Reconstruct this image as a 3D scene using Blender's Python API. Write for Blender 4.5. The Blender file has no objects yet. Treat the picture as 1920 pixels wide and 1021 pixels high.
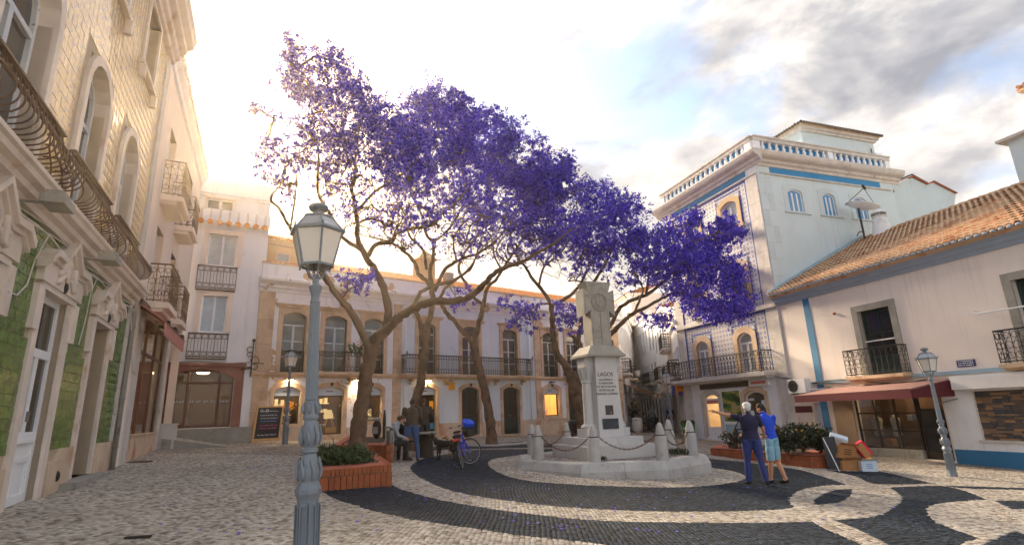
import bpy, bmesh, math, random
import numpy as np
from mathutils import Vector, Matrix
rng = np.random.default_rng(7); random.seed(7)
sc = bpy.context.scene; COL = sc.collection; D = bpy.data
rad = math.radians
# ---------------------------------------------------------------- camera
FPX = 1003.38; PIT = rad(14.697); ROL = rad(-1.990)
CAM = np.array([0, 0, 1.75])
_f = np.array([0, math.cos(PIT), math.sin(PIT)]); _u = np.array([0, -math.sin(PIT), math.cos(PIT)]); _r = np.array([1., 0, 0])
CR = _r*math.cos(ROL)+_u*math.sin(ROL); CU = -_r*math.sin(ROL)+_u*math.cos(ROL); CW = _f
cd = D.cameras.new('camera'); cam = D.objects.new('camera', cd); COL.objects.link(cam)
cam.matrix_world = Matrix(((CR[0], CU[0], -CW[0], CAM[0]), (CR[1], CU[1], -CW[1], CAM[1]), (CR[2], CU[2], -CW[2], CAM[2]), (0, 0, 0, 1)))
cd.sensor_width = 36; cd.lens = FPX/1920*36; cd.clip_start = .05; cd.clip_end = 6000
sc.camera = cam
# ---------------------------------------------------------------- light
SUN_AZ, SUN_EL = rad(-29), rad(24.5)
GLOW_AZ, GLOW_EL = rad(-29), rad(24)          # the brightest bank of cloud, low over the left-hand roofs
sun = D.lights.new('sun', 'SUN'); sun.energy = 3.3; sun.angle = rad(11); sun.color = (1, .80, .56)
so = D.objects.new('sun', sun); COL.objects.link(so)
SUND = Vector((math.sin(SUN_AZ)*math.cos(SUN_EL), math.cos(SUN_AZ)*math.cos(SUN_EL), math.sin(SUN_EL)))
GLOWD = Vector((math.sin(GLOW_AZ)*math.cos(GLOW_EL), math.cos(GLOW_AZ)*math.cos(GLOW_EL), math.sin(GLOW_EL)))
so.rotation_euler = SUND.to_track_quat('Z', 'Y').to_euler()
sc.view_settings.view_transform = 'Standard'; sc.view_settings.look = 'None'
sc.view_settings.exposure = 2.3; sc.view_settings.gamma = 1
sc.cycles.use_denoising = True
sc.cycles.max_bounces = 6; sc.cycles.transparent_max_bounces = 8
W = D.worlds.new('World'); sc.world = W; W.use_nodes = True
nt = W.node_tree; nt.nodes.clear()
def wn(t, **k):
    n = nt.nodes.new(t)
    for a, b in k.items(): setattr(n, a, b)
    return n
def wl(a, b): nt.links.new(a, b)
def wmath(op, a, b=None, c=None, clamp=False):
    n = wn('ShaderNodeMath', operation=op, use_clamp=clamp)
    for i, v in enumerate((a, b, c)):
        if v is None: continue
        if isinstance(v, (int, float)): n.inputs[i].default_value = v
        else: wl(v, n.inputs[i])
    return n.outputs[0]
def wramp(v, stops):
    n = wn('ShaderNodeValToRGB'); e = n.color_ramp.elements
    while len(e) < len(stops): e.new(.5)
    for q, (p, c) in zip(e, stops): q.position = p; q.color = (*c, 1)
    wl(v, n.inputs[0]); return n.outputs[0]
sky = wn('ShaderNodeTexSky', sky_type='NISHITA', sun_disc=False, sun_elevation=SUN_EL, sun_rotation=SUN_AZ)
sky.dust_density = 1.5; sky.ozone_density = 2.0
tc = wn('ShaderNodeTexCoord'); nrm = wn('ShaderNodeVectorMath', operation='NORMALIZE'); wl(tc.outputs['Generated'], nrm.inputs[0])
sep = wn('ShaderNodeSeparateXYZ'); wl(nrm.outputs[0], sep.inputs[0])
zz = wmath('ADD', wmath('MULTIPLY', wmath('MAXIMUM', sep.outputs[2], 0.0), .55), .62)
cx = wmath('DIVIDE', sep.outputs[0], zz); cy = wmath('DIVIDE', sep.outputs[1], zz)
cb = wn('ShaderNodeCombineXYZ'); wl(cx, cb.inputs[0]); wl(cy, cb.inputs[1]); wl(wmath('MULTIPLY', sep.outputs[2], 1.7), cb.inputs[2])
def wnoise(scale, detail, rough, dist=0, off=0):
    n = wn('ShaderNodeTexNoise'); n.inputs['Scale'].default_value = scale; n.inputs['Detail'].default_value = detail
    n.inputs['Roughness'].default_value = rough; n.inputs['Distortion'].default_value = dist
    m = wn('ShaderNodeVectorMath', operation='ADD'); wl(cb.outputs[0], m.inputs[0]); m.inputs[1].default_value = (off, off*.7, off*.3)
    wl(m.outputs[0], n.inputs['Vector']); return n.outputs['Fac']
cov = wnoise(2.3, 10, .56, .25, 52.6)
shade = wnoise(4.4, 10, .6, .2, 12.2)
dt = wn('ShaderNodeVectorMath', operation='DOT_PRODUCT'); wl(nrm.outputs[0], dt.inputs[0]); dt.inputs[1].default_value = GLOWD
glow = wmath('MAXIMUM', dt.outputs['Value'], 0)
g1 = wmath('POWER', glow, 13.0); g2 = wmath('POWER', glow, 46.0)
cmask = wramp(cov, [(.37, (0, 0, 0)), (.50, (1, 1, 1))])
ccol = wramp(shade, [(.32, (.095, .10, .118)), (.44, (.155, .155, .163)), (.53, (.235, .225, .218)), (.66, (.40, .365, .33))])
def wmix(f, a, b, bt='MIX'):
    n = wn('ShaderNodeMix', data_type='RGBA', blend_type=bt)
    for s, v in ((n.inputs[0], f), (n.inputs[6], a), (n.inputs[7], b)):
        if hasattr(v, 'is_output'): wl(v, s)
        else: s.default_value = v if isinstance(v, (int, float)) else (*v, 1)
    return n.outputs[2]
ccol = wmix(wmath('MULTIPLY', g1, .4), ccol, (.42, .35, .28))
ccol = wmix(wmath('MULTIPLY', g2, 1.0, clamp=True), ccol, (1.5, 1.05, .62))
low = wmath('POWER', wmath('SUBTRACT', 1.0, wmath('MAXIMUM', sep.outputs[2], 0.0)), 7.0)
ccol = wmix(wmath('MULTIPLY', low, .6, clamp=True), ccol, (.40, .345, .30))
b1 = wn('ShaderNodeBackground'); wl(sky.outputs[0], b1.inputs[0]); b1.inputs[1].default_value = .07
b2 = wn('ShaderNodeBackground'); wl(ccol, b2.inputs[0]); b2.inputs[1].default_value = .88
cm = wmath('MAXIMUM', cmask, wmath('MULTIPLY', g1, 1.6, clamp=True)); cm = wmath('MAXIMUM', cm, wmath('MULTIPLY', low, .9, clamp=True))
ms = wn('ShaderNodeMixShader'); wl(cm, ms.inputs[0]); wl(b1.outputs[0], ms.inputs[1]); wl(b2.outputs[0], ms.inputs[2])
wo = wn('ShaderNodeOutputWorld'); wl(ms.outputs[0], wo.inputs[0])
# ---------------------------------------------------------------- geometry helpers
def ray(px, py): return CR*(px-960)/FPX+CU*(510.5-py)/FPX+CW
def gz(x, y):
    return .32-.05*np.clip(x, -17.5, 25)+.010*np.clip(np.asarray(y)-13., 0, 60)
def G(px, py):                                    # ground point seen at a photo pixel
    d = ray(px, py); lo, hi = .5, 200.
    for _ in range(50):
        m = (lo+hi)/2; q = CAM+d*m
        if q[2] > gz(q[0], q[1]): lo = m
        else: hi = m
    return CAM+d*lo
def at(px, py, dist):                             # point at a forward distance
    d = ray(px, py); return CAM+d*(dist/d[1])
def lin(*c):
    return tuple((v/255/12.92 if v/255 <= .04045 else ((v/255+.055)/1.055)**2.4) for v in c)
class MB:
    """collects geometry for ONE mesh"""
    def __init__(s): s.v = []; s.f = []; s.m = []
    def add(s, vs, fs, mi=0):
        o = len(s.v); s.v.extend([tuple(map(float, p)) for p in vs]); s.f.extend([tuple(i+o for i in f) for f in fs]); s.m.extend([mi]*len(fs)); return s
    def box(s, c, h, ax=None, mi=0):
        c = np.array(c, float); A = np.eye(3) if ax is None else np.array(ax, float)
        vs = [c+A[0]*h[0]*i+A[1]*h[1]*j+A[2]*h[2]*k for i in (-1, 1) for j in (-1, 1) for k in (-1, 1)]
        return s.add(vs, [(0, 1, 3, 2), (4, 6, 7, 5), (0, 4, 5, 1), (2, 3, 7, 6), (0, 2, 6, 4), (1, 5, 7, 3)], mi)
    def hexa(s, lo, hi, mi=0):                     # loft between two equal loops, capped
        n = len(lo); fs = [(i, (i+1) % n, n+(i+1) % n, n+i) for i in range(n)]
        return s.add(list(lo)+list(hi), fs+[tuple(range(n))[::-1], tuple(range(n, 2*n))], mi)
    def tube(s, pts, r, n=8, cap=True, mi=0):
        P = [np.array(p, float) for p in pts]; R = [r]*len(P) if isinstance(r, (int, float)) else list(r)
        vs = []; fs = []; ref = None
        for i, p in enumerate(P):
            t = P[min(i+1, len(P)-1)]-P[max(i-1, 0)]; t = t/(np.linalg.norm(t)+1e-9)
            if ref is None:
                ref = np.array([0, 0, 1.]) if abs(t[2]) < .9 else np.array([1., 0, 0])
            a = ref-t*(ref@t); a /= np.linalg.norm(a)+1e-9; ref = a; b = np.cross(t, a)
            for k in range(n):
                q = 2*math.pi*k/n; vs.append(p+(a*math.cos(q)+b*math.sin(q))*R[i])
        for i in range(len(P)-1):
            for k in range(n): fs.append((i*n+k, i*n+(k+1) % n, (i+1)*n+(k+1) % n, (i+1)*n+k))
        if cap: fs += [tuple(range(n))[::-1], tuple(range((len(P)-1)*n, len(P)*n))]
        return s.add(vs, fs, mi)
    def ring(s, c, ax_n, R, r, n=20, m=6, mi=0):   # torus round axis ax_n
        c = np.array(c, float); nn = np.array(ax_n, float); nn /= np.linalg.norm(nn)
        a = np.cross(nn, [0, 0, 1.] if abs(nn[2]) < .9 else [1., 0, 0]); a /= np.linalg.norm(a); b = np.cross(nn, a)
        vs = []; fs = []
        for i in range(n):
            q = 2*math.pi*i/n; e = a*math.cos(q)+b*math.sin(q)
            for j in range(m):
                w = 2*math.pi*j/m; vs.append(c+e*(R+r*math.cos(w))+nn*r*math.sin(w))
        for i in range(n):
            for j in range(m): fs.append((i*m+j, ((i+1) % n)*m+j, ((i+1) % n)*m+(j+1) % m, i*m+(j+1) % m))
        return s.add(vs, fs, mi)
    def lathe(s, prof, n=16, c=(0, 0, 0), mi=0, rot=0):
        vs = []; fs = []
        for (r, z) in prof:
            for k in range(n):
                q = 2*math.pi*k/n+rot; vs.append((c[0]+r*math.cos(q), c[1]+r*math.sin(q), c[2]+z))
        for i in range(len(prof)-1):
            for k in range(n): fs.append((i*n+k, i*n+(k+1) % n, (i+1)*n+(k+1) % n, (i+1)*n+k))
        fs += [tuple(range(n))[::-1], tuple(range((len(prof)-1)*n, len(prof)*n))]
        return s.add(vs, fs, mi)
    def ball(s, c, r, n=10, m=7, mi=0):
        r = (r, r, r) if isinstance(r, (int, float)) else r
        prof = [(math.sin(math.pi*i/m), -math.cos(math.pi*i/m)) for i in range(m+1)]
        vs = []; fs = []
        for (a, z) in prof:
            for k in range(n):
                q = 2*math.pi*k/n; vs.append((c[0]+r[0]*max(a, .001)*math.cos(q), c[1]+r[1]*max(a, .001)*math.sin(q), c[2]+r[2]*z))
        for i in range(m):
            for k in range(n): fs.append((i*n+k, i*n+(k+1) % n, (i+1)*n+(k+1) % n, (i+1)*n+k))
        return s.add(vs, fs, mi)
    def build(s, name, mats, parent=None, smooth=False, **tags):
        me = D.meshes.new(name); o = D.objects.new(name, me)
        off = np.array(parent_world(parent)) if parent else np.zeros(3)
        if s.v:
            V = np.array(s.v)-off
            me.from_pydata(V.tolist(), [], s.f)
        mats = mats if isinstance(mats, (list, tuple)) else [mats]
        for m in mats: me.materials.append(m)
        if len(mats) > 1: me.polygons.foreach_set('material_index', s.m)
        if smooth is True: me.polygons.foreach_set('use_smooth', [True]*len(me.polygons))
        elif smooth: me.polygons.foreach_set('use_smooth', [True]*len(me.polygons)); me.set_sharp_from_angle(angle=rad(smooth))
        me.update(); COL.objects.link(o)
        if parent: o.parent = parent
        for k, v in tags.items(): o[k] = v
        return o
def catmull(P, k=5):
    P = np.array(P); out = []
    for i in range(len(P)-1):
        a = P[max(i-1, 0)]; b, c = P[i], P[i+1]; d = P[min(i+2, len(P)-1)]
        for j in range(k):
            t = j/k; out.append(.5*((2*b)+(c-a)*t+(2*a-5*b+4*c-d)*t*t+(3*b-a-3*c+d)*t**3))
    out.append(P[-1]); return np.array(out)
def parent_world(o):
    v = Vector((0, 0, 0))
    while o: v += o.location; o = o.parent
    return v
def tag(o, label=None, cat=None, group=None, kind=None):
    for k, v in (('label', label), ('category', cat), ('group', group), ('kind', kind)):
        if v: o[k] = v
    return o
def empty(name, loc, label, cat, group=None, rz=0):
    o = D.objects.new(name, None); o.location = tuple(map(float, loc)); o.rotation_euler = (0, 0, rz); o.empty_display_size = .2
    COL.objects.link(o); return tag(o, label, cat, group)
def copy_tree(o, parent=None):
    c = o.copy(); COL.objects.link(c)
    if parent: c.parent = parent
    for ch in list(KIDS(o)): copy_tree(ch, c)
    return c
def KIDS(o): return list(o.children)
def inst(src, parent, loc=None, name=None):        # another object sharing src's mesh
    c = src.copy(); COL.objects.link(c); c.parent = parent
    if loc is not None: c.location = loc
    return c
class Fac:
    """a vertical facade: u along the wall, z up, d out of the wall"""
    def __init__(s, O, deg, flip=1):
        a = rad(deg); s.O = np.array([O[0], O[1]]); s.u = np.array([math.sin(a), math.cos(a)]); s.n = np.array([s.u[1], -s.u[0]])*flip; s.flip = flip
        s.ax = np.array([[s.u[0], s.u[1], 0], [s.n[0], s.n[1], 0], [0, 0, 1]])
    def p(s, u, z, d=0):
        q = s.O+s.u*u+s.n*d; return np.array([q[0], q[1], z])
    def uz(s, px, py, d=0):
        r = ray(px, py); o = s.O+s.n*d; t = ((o-CAM[:2])@s.n)/(r[:2]@s.n); q = CAM+r*t
        return float((q[:2]-o)@s.u), float(q[2])
    def U(s, px, py, d=0): return s.uz(px, py, d)[0]
    def Z(s, px, py, d=0): return s.uz(px, py, d)[1]
    def box(s, mb, u0, u1, z0, z1, d0, d1, mi=0):
        return mb.box(s.p((u0+u1)/2, (z0+z1)/2, (d0+d1)/2), (abs(u1-u0)/2, abs(d1-d0)/2, abs(z1-z0)/2), s.ax, mi)
    def poly(s, mb, pts, d0, d1, mi=0):            # prism of a (u,z) outline between depths
        lo = [s.p(u, z, d0) for u, z in pts]; hi = [s.p(u, z, d1) for u, z in pts]
        return mb.hexa(lo, hi, mi)
    def face(s, mb, pts, d, mi=0): return mb.add([s.p(u, z, d) for u, z in pts], [tuple(range(len(pts)))], mi)
    def wall(s, mb, u0, u1, z0, z1, holes, d=0, rev=.25, mi=0):
        us = sorted({u0, u1, *[min(max(h[i], u0), u1) for h in holes for i in (0, 1)]}); zs = sorted({z0, z1, *[min(max(h[i], z0), z1) for h in holes for i in (2, 3)]})
        for a, b in zip(us, us[1:]):
            for c, e in zip(zs, zs[1:]):
                m, n = (a+b)/2, (c+e)/2
                if b-a < 1e-4 or e-c < 1e-4 or any(h[0] < m < h[1] and h[2] < n < h[3] for h in holes): continue
                s.face(mb, [(a, c), (b, c), (b, e), (a, e)], d, mi)
        if rev:
            for h in holes:
                P = [(h[0], h[2]), (h[1], h[2]), (h[1], h[3]), (h[0], h[3])]
                for i in range(4):
                    a, b = P[i], P[(i+1) % 4]
                    mb.add([s.p(*a, d), s.p(*b, d), s.p(*b, d-rev), s.p(*a, d-rev)], [(0, 1, 2, 3)], mi)
def arch(u0, u1, z0, z1, rise, n=8):
    """outline of an opening whose head is a segment of a circle: from foot u0 over the head to foot u1"""
    if rise < .01: return [(u0, z0), (u0, z1), (u1, z1), (u1, z0)]
    w = (u1-u0)/2; R = (w*w+rise*rise)/(2*rise); c = (u0+u1)/2; zc = z1-R; a = math.asin(min(1, w/R))
    if rise > w: a = math.pi-a
    return [(u0, z0)]+[(c+R*math.sin(-a+2*a*i/n), zc+R*math.cos(-a+2*a*i/n)) for i in range(n+1)]+[(u1, z0)]
def band(F, mb, outer, inner, d0, d1, rev=None, mi=0):
    """moulding between two open outlines of equal count"""
    n = len(outer)
    for i in range(n-1):
        a, b, c, e = outer[i], outer[i+1], inner[i+1], inner[i]
        mb.add([F.p(*a, d1), F.p(*b, d1), F.p(*c, d1), F.p(*e, d1)], [(0, 1, 2, 3)], mi)
        mb.add([F.p(*a, d0), F.p(*b, d0), F.p(*b, d1), F.p(*a, d1)], [(0, 1, 2, 3)], mi)
        rr = d0 if rev is None else rev
        mb.add([F.p(*e, d1), F.p(*c, d1), F.p(*c, rr), F.p(*e, rr)], [(0, 1, 2, 3)], mi)
    for a, e in ((outer[0], inner[0]), (outer[-1], inner[-1])):
        mb.add([F.p(*a, d0), F.p(*a, d1), F.p(*e, d1), F.p(*e, d0)], [(0, 1, 2, 3)], mi)
# ---------------------------------------------------------------- materials
MATS = {}
def nmat(name, col, rough=.8, var=.12, scale=3., bump=.0, bscale=40., spec=.5, metal=0, col2=None, c2scale=1.5, c2lo=.5, c2hi=.6, emit=None, estr=1, stain=None, streak=None):
    m = D.materials.new(name); m.use_nodes = True; t = m.node_tree; b = t.nodes['Principled BSDF']; L = t.links.new
    b.inputs['Roughness'].default_value = rough; b.inputs['Metallic'].default_value = metal; b.inputs['Specular IOR Level'].default_value = spec
    geo = t.nodes.new('ShaderNodeNewGeometry'); pos = geo.outputs['Position']
    def noise(sc_, det=5, ro=.6):
        n = t.nodes.new('ShaderNodeTexNoise'); n.inputs['Scale'].default_value = sc_; n.inputs['Detail'].default_value = det; n.inputs['Roughness'].default_value = ro; L(pos, n.inputs['Vector']); return n.outputs['Fac']
    def ramp(v, a, b_):
        r = t.nodes.new('ShaderNodeMapRange'); r.inputs[1].default_value = a; r.inputs[2].default_value = b_; L(v, r.inputs[0]); return r.outputs[0]
    def mix(f, a, b_, bt='MIX'):
        n = t.nodes.new('ShaderNodeMix'); n.data_type = 'RGBA'; n.blend_type = bt
        for s, v in ((n.inputs[0], f), (n.inputs[6], a), (n.inputs[7], b_)):
            if hasattr(v, 'is_output'): L(v, s)
            else: s.default_value = v if isinstance(v, (int, float)) else (*v[:3], 1)
        return n.outputs[2]
    c = col
    v1 = ramp(noise(scale), .3, .7)
    lo = tuple(x*(1-var) for x in col); hi = tuple(min(1, x*(1+var)) for x in col)
    c = mix(v1, lo, hi)
    if col2 is not None: c = mix(ramp(noise(c2scale, 7, .62), c2lo, c2hi), c, col2)
    if stain: c = mix(ramp(noise(stain[1], 8, .7), stain[2], stain[3]), c, stain[0])
    if streak:
        mp = t.nodes.new('ShaderNodeMapping'); mp.inputs['Scale'].default_value = (3.2, 3.2, .16); L(pos, mp.inputs[0]); n = t.nodes.new('ShaderNodeTexNoise'); n.inputs['Scale'].default_value = 1.4; n.inputs['Detail'].default_value = 7; n.inputs['Roughness'].default_value = .65; L(mp.outputs[0], n.inputs['Vector'])
        c = mix(ramp(n.outputs['Fac'], .53, .53+.32/streak[1]), c, streak[0])
    oi = t.nodes.new('ShaderNodeObjectInfo')
    c = mix(1.0, c, mix(oi.outputs['Random'], (.94, .94, .94), (1.06, 1.06, 1.06)), 'MULTIPLY') if var else c
    if hasattr(c, 'is_output'): L(c, b.inputs['Base Color'])
    else: b.inputs['Base Color'].default_value = (*c, 1)
    if bump:
        bp = t.nodes.new('ShaderNodeBump'); bp.inputs['Strength'].default_value = min(1, bump*2); bp.inputs['Distance'].default_value = bump*.02
        L(noise(bscale, 6, .65), bp.inputs['Height']); L(bp.outputs[0], b.inputs['Normal'])
    if emit: b.inputs['Emission Color'].default_value = (*emit, 1); b.inputs['Emission Strength'].default_value = estr
    MATS[name] = m; return m
M = MATS
nmat('white_plaster', lin(238, 239, 242), .85, .05, 1.2, .25, 30, stain=(lin(170, 165, 158), .9, .62, .8), streak=(lin(196, 189, 182), .7))
nmat('pale_blue_wall', lin(218, 229, 236), .85, .05, 1.2, .25, 30, stain=(lin(165, 170, 178), .9, .62, .8), streak=(lin(196, 189, 182), .7))
nmat('light_mortar', lin(190, 172, 148), .9, .1, 4, .3, 40)
nmat('cream_plaster', lin(236, 220, 205), .85, .05, 1.0, .2, 30, stain=(lin(195, 180, 165), .7, .64, .85), streak=(lin(196, 189, 182), .7))
nmat('pink_plaster', lin(232, 222, 214), .85, .04, .8, .2, 40, stain=(lin(200, 185, 175), .6, .66, .9), streak=(lin(196, 189, 182), .7))
nmat('blue_white_plaster', lin(200, 215, 221), .85, .05, .8, .2, 30, stain=(lin(168, 178, 180), .9, .60, .8), streak=(lin(196, 189, 182), .7))
nmat('peeling_plaster', lin(238, 238, 240), .9, .06, 1.5, .4, 25, col2=lin(198, 164, 132), c2scale=.9, c2lo=.60, c2hi=.612, stain=(lin(150, 140, 130), 2., .62, .75), streak=(lin(196, 189, 182), .7))
nmat('ochre_stone', lin(208, 180, 150), .8, .14, 2.5, .35, 30, col2=lin(184, 154, 126), c2scale=1.3)
nmat('ochre_frame', lin(202, 170, 126), .8, .1, 2.5, .3, 30)
nmat('pale_stone', lin(206, 200, 194), .75, .12, 2.5, .3, 30, stain=(lin(160, 135, 110), 1.5, .58, .75), streak=(lin(132, 122, 112), .55))
nmat('plinth_stone', lin(206, 184, 160), .8, .14, 2.0, .35, 25, col2=lin(178, 120, 78), c2scale=1.1, c2lo=.52, c2hi=.7)
nmat('monument_stone', lin(160, 155, 146), .85, .12, 3., .5, 45, stain=(lin(120, 112, 104), 2.4, .52, .72), streak=(lin(132, 122, 112), .55))
nmat('monument_white', lin(192, 190, 188), .7, .06, 2., .25, 40, stain=(lin(196, 150, 110), 1.1, .62, .8))
nmat('grey_stone', lin(150, 148, 140), .85, .15, 3, .4, 35, stain=(lin(110, 100, 88), 2, .55, .7))
nmat('kerb_stone', lin(176, 174, 172), .85, .15, 3, .5, 40, stain=(lin(130, 110, 90), 2, .58, .75), streak=(lin(132, 122, 112), .55))
nmat('iron', (.018, .017, .018), .55, .2, 6, .2, 80)
nmat('rusty_iron', lin(92, 66, 50), .7, .3, 5, .3, 60)
nmat('lamp_paint', lin(118, 128, 138), .45, .08, 4, .15, 50, stain=(lin(70, 84, 92), 4, .58, .75))
nmat('lamp_glass', lin(222, 216, 206), .35, .04, 3, spec=.5)
nmat('glass_dark', (.022, .025, .03), .06, .0, spec=.7)
nmat('glass_curtain', lin(150, 158, 165), .12, .2, 2.5, spec=.8)
nmat('glass_blue', lin(34, 132, 190), .12, .1, 2, spec=.7)
nmat('white_paint', lin(232, 234, 236), .5, .04, 3, .1, 40)
nmat('worn_white_paint', lin(205, 210, 216), .6, .08, 4, .2, 40, col2=lin(120, 105, 95), c2scale=9, c2lo=.62, c2hi=.66)
nmat('blue_paint', lin(52, 124, 168), .7, .08, 1.5, .15, 30)
nmat('blue_strip', lin(36, 138, 196), .7, .06, 1.2, .15, 30, col2=lin(165, 130, 90), c2scale=.8, c2lo=.70, c2hi=.705)
nmat('pale_blue_trim', lin(150, 176, 192), .7, .08, 2, .15, 30)
nmat('steel_blue_trim', lin(150, 168, 188), .7, .08, 2, .15, 30)
nmat('green_door', (.008, .03, .03), .45, .2, 4, .1, 50)
nmat('dark_wood', (.022, .014, .011), .6, .3, 6, .2, 40)
nmat('brown_frame', lin(92, 50, 32), .45, .12, 4)
nmat('brown_render', lin(140, 92, 82), .8, .1, 1.5, .3, 30, stain=(lin(170, 130, 112), 2, .6, .75))
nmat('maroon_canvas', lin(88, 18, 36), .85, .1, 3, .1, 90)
nmat('faded_pink_canvas', lin(186, 120, 112), .85, .1, 3, .1, 90)
nmat('white_canvas', lin(226, 224, 222), .85, .05, 3, .1, 90)
nmat('tan_canvas', lin(176, 132, 92), .85, .12, 3, .1, 90)
nmat('roof_orange', lin(214, 128, 60), .85, .2, 2.5, .4, 30, col2=lin(236, 168, 96), c2scale=2.)
nmat('roof_tile', lin(206, 172, 138), .88, .12, 1.2, .4, 40, col2=lin(176, 118, 78), c2scale=1.6, c2lo=.5, c2hi=.64, stain=(lin(226, 200, 172), 3.5, .56, .7))
nmat('brick_red', lin(158, 86, 52), .85, .22, 4, .5, 40, stain=(lin(120, 66, 46), 2.5, .55, .75))
nmat('mortar', lin(128, 116, 104), .9, .12, 5, .4, 40)
nmat('soil', (.05, .036, .026), .95, .3, 8, .6, 30)
nmat('bark', lin(104, 80, 64), .9, .25, 5, .9, 22, col2=lin(70, 52, 42), c2scale=3)
nmat('petal', (.15, .085, .60), .6, .25, 1.2, spec=.2)
nmat('leaf', (.035, .065, .02), .6, .35, 6, spec=.3)
nmat('leaf_dark', (.018, .032, .014), .55, .35, 6, spec=.4)
nmat('pod', (.09, .035, .02), .8, .2, 5)
nmat('cardboard', lin(176, 124, 76), .85, .1, 4, .1, 60)
nmat('white_card', lin(206, 220, 232), .7, .06, 4)
nmat('steel', lin(150, 150, 150), .35, .1, 5, metal=.9)
nmat('black_rubber', (.012, .012, .013), .6, .1, 5)
nmat('warm_lamp', lin(255, 225, 170), .5, 0, emit=(1, .68, .34), estr=22)
nmat('shop_wall', lin(206, 170, 118), .8, .06, 2)
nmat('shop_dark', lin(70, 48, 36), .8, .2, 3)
nmat('yellow', lin(236, 170, 30), .6, .05, 3)
nmat('pale_chair', lin(236, 226, 200), .5, .04, 3)
nmat('pine', lin(206, 160, 100), .6, .1, 6)
def flat(name, c, rough=.7, **k): return nmat(name, c, rough, .06, 4, **k)
def glassmat():
    m = D.materials.new('clear_glass'); m.use_nodes = True; t = m.node_tree; t.nodes.clear(); L = t.links.new
    tr = t.nodes.new('ShaderNodeBsdfTransparent'); tr.inputs[0].default_value = (.82, .86, .86, 1); gl = t.nodes.new('ShaderNodeBsdfGlossy'); gl.inputs['Roughness'].default_value = .03
    fr = t.nodes.new('ShaderNodeFresnel'); fr.inputs[0].default_value = 1.5; mx = t.nodes.new('ShaderNodeMixShader'); o = t.nodes.new('ShaderNodeOutputMaterial')
    L(fr.outputs[0], mx.inputs[0]); L(tr.outputs[0], mx.inputs[1]); L(gl.outputs[0], mx.inputs[2]); L(mx.outputs[0], o.inputs[0]); M['clear_glass'] = m
glassmat()
# ---------------------------------------------------------------- shared building pieces
def window(F, root, u0, u1, z0, z1, rise=.2, sw=.2, proud=.06, dep=.2, smat='ochre_stone', fmat='white_paint', gmat='glass_dark', rows=3, cols=2, tr=.28, flat_top=False, bar=.05, fd=.06, name='window', sill=0, dark=None, bars=True, foot=None, lab=None):
    """surround (the window itself), sash and every pane"""
    zi = z0 if foot is None else foot
    inn = arch(u0, u1, z0, z1, rise); mb = MB()
    if sw > 0:
        out = arch(u0-sw, u1+sw, z0, z1+sw, rise*(1+sw/(u1-u0)))
        if flat_top: out = [(u, (z1+sw) if i not in (0, len(out)-1) else z) for i, (u, z) in enumerate(out)]
        band(F, mb, out, inn, 0, proud, -dep)
    else:
        for a, b in zip(inn, inn[1:]): mb.add([F.p(*a, 0), F.p(*b, 0), F.p(*b, -dep), F.p(*a, -dep)], [(0, 1, 2, 3)])
    if sill: F.box(mb, u0-sw-.08, u1+sw+.08, z0-sill, z0, -dep, proud+.06)
    if sw == 0 and not sill: F.box(mb, u0, u1, z0-.03, z0+.002, -dep, .002)
    w = mb.build(name, M[smat], root)
    if lab: w['label'] = lab
    sb = MB(); b = bar; gd = -dep
    inn2 = arch(u0+b, u1-b, z0+b, z1-b, rise*.92)
    band(F, sb, inn, inn2, gd, gd+fd); F.box(sb, u0, u1, z0, z0+b, gd, gd+fd-.003)
    zt = z0+(z1-z0)*(1-tr) if tr else None
    if tr: F.box(sb, u0+b, u1-b, zt-b*.6, zt+b*.6, gd, gd+fd-.002)
    ztop = zt-b*.6 if tr else z1-b-(rise if rise > .01 else 0)
    nb = cols
    for i in range(1, cols):
        uc = u0+(u1-u0)*i/cols; F.box(sb, uc-b*.75, uc+b*.75, z0+b, ztop, gd, gd+fd+.004)
    if bars:
        for j in range(1, rows):
            zc = z0+b+(ztop-z0-b)*j/rows; F.box(sb, u0+b, u1-b, zc-b*.35, zc+b*.35, gd, gd+fd-.012)
    sb.build('sash', M[fmat], w)
    for i in range(cols):
        for j in range(rows):
            pb = MB(); a = u0+(u1-u0)*i/cols+b*.5; c = u0+(u1-u0)*(i+1)/cols-b*.5; e = z0+b+(ztop-z0-b)*j/rows; g = z0+b+(ztop-z0-b)*(j+1)/rows
            F.face(pb, [(a, e), (c, e), (c, g), (a, g)], gd+.02); pb.build('pane', M[gmat], w)
    pb = MB()
    if tr: P = arch(u0+b*.5, u1-b*.5, zt, z1-b*.5, rise*.95); F.face(pb, P, gd+.02); pb.build('pane', M[gmat], w)
    elif rise > .01: P = arch(u0+b*.5, u1-b*.5, ztop, z1-b*.5, rise*.95); F.face(pb, P, gd+.02); pb.build('pane', M[gmat], w)
    return w
def hood(F, root, u0, u1, z, h=.18, d=.18, m='ochre_stone', name='hood'):
    mb = MB(); F.box(mb, u0, u1, z-h*.45, z, 0, d); F.box(mb, u0+.06, u1-.06, z-h, z-h*.45, 0, d*.62); return mb.build(name, M[m], root)
def cornice(F, root, u0, u1, z0, prof, m, name='cornice', ends=True):
    """extrude a (d, z) profile along the facade"""
    mb = MB(); n = len(prof)
    a = [F.p(u0, z0+z, d) for d, z in prof]; b = [F.p(u1, z0+z, d) for d, z in prof]
    mb.add(a+b, [(i, i+1, n+i+1, n+i) for i in range(n-1)]+[tuple(range(n)), tuple(range(n, 2*n))])
    return mb.build(name, M[m], root)
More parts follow.
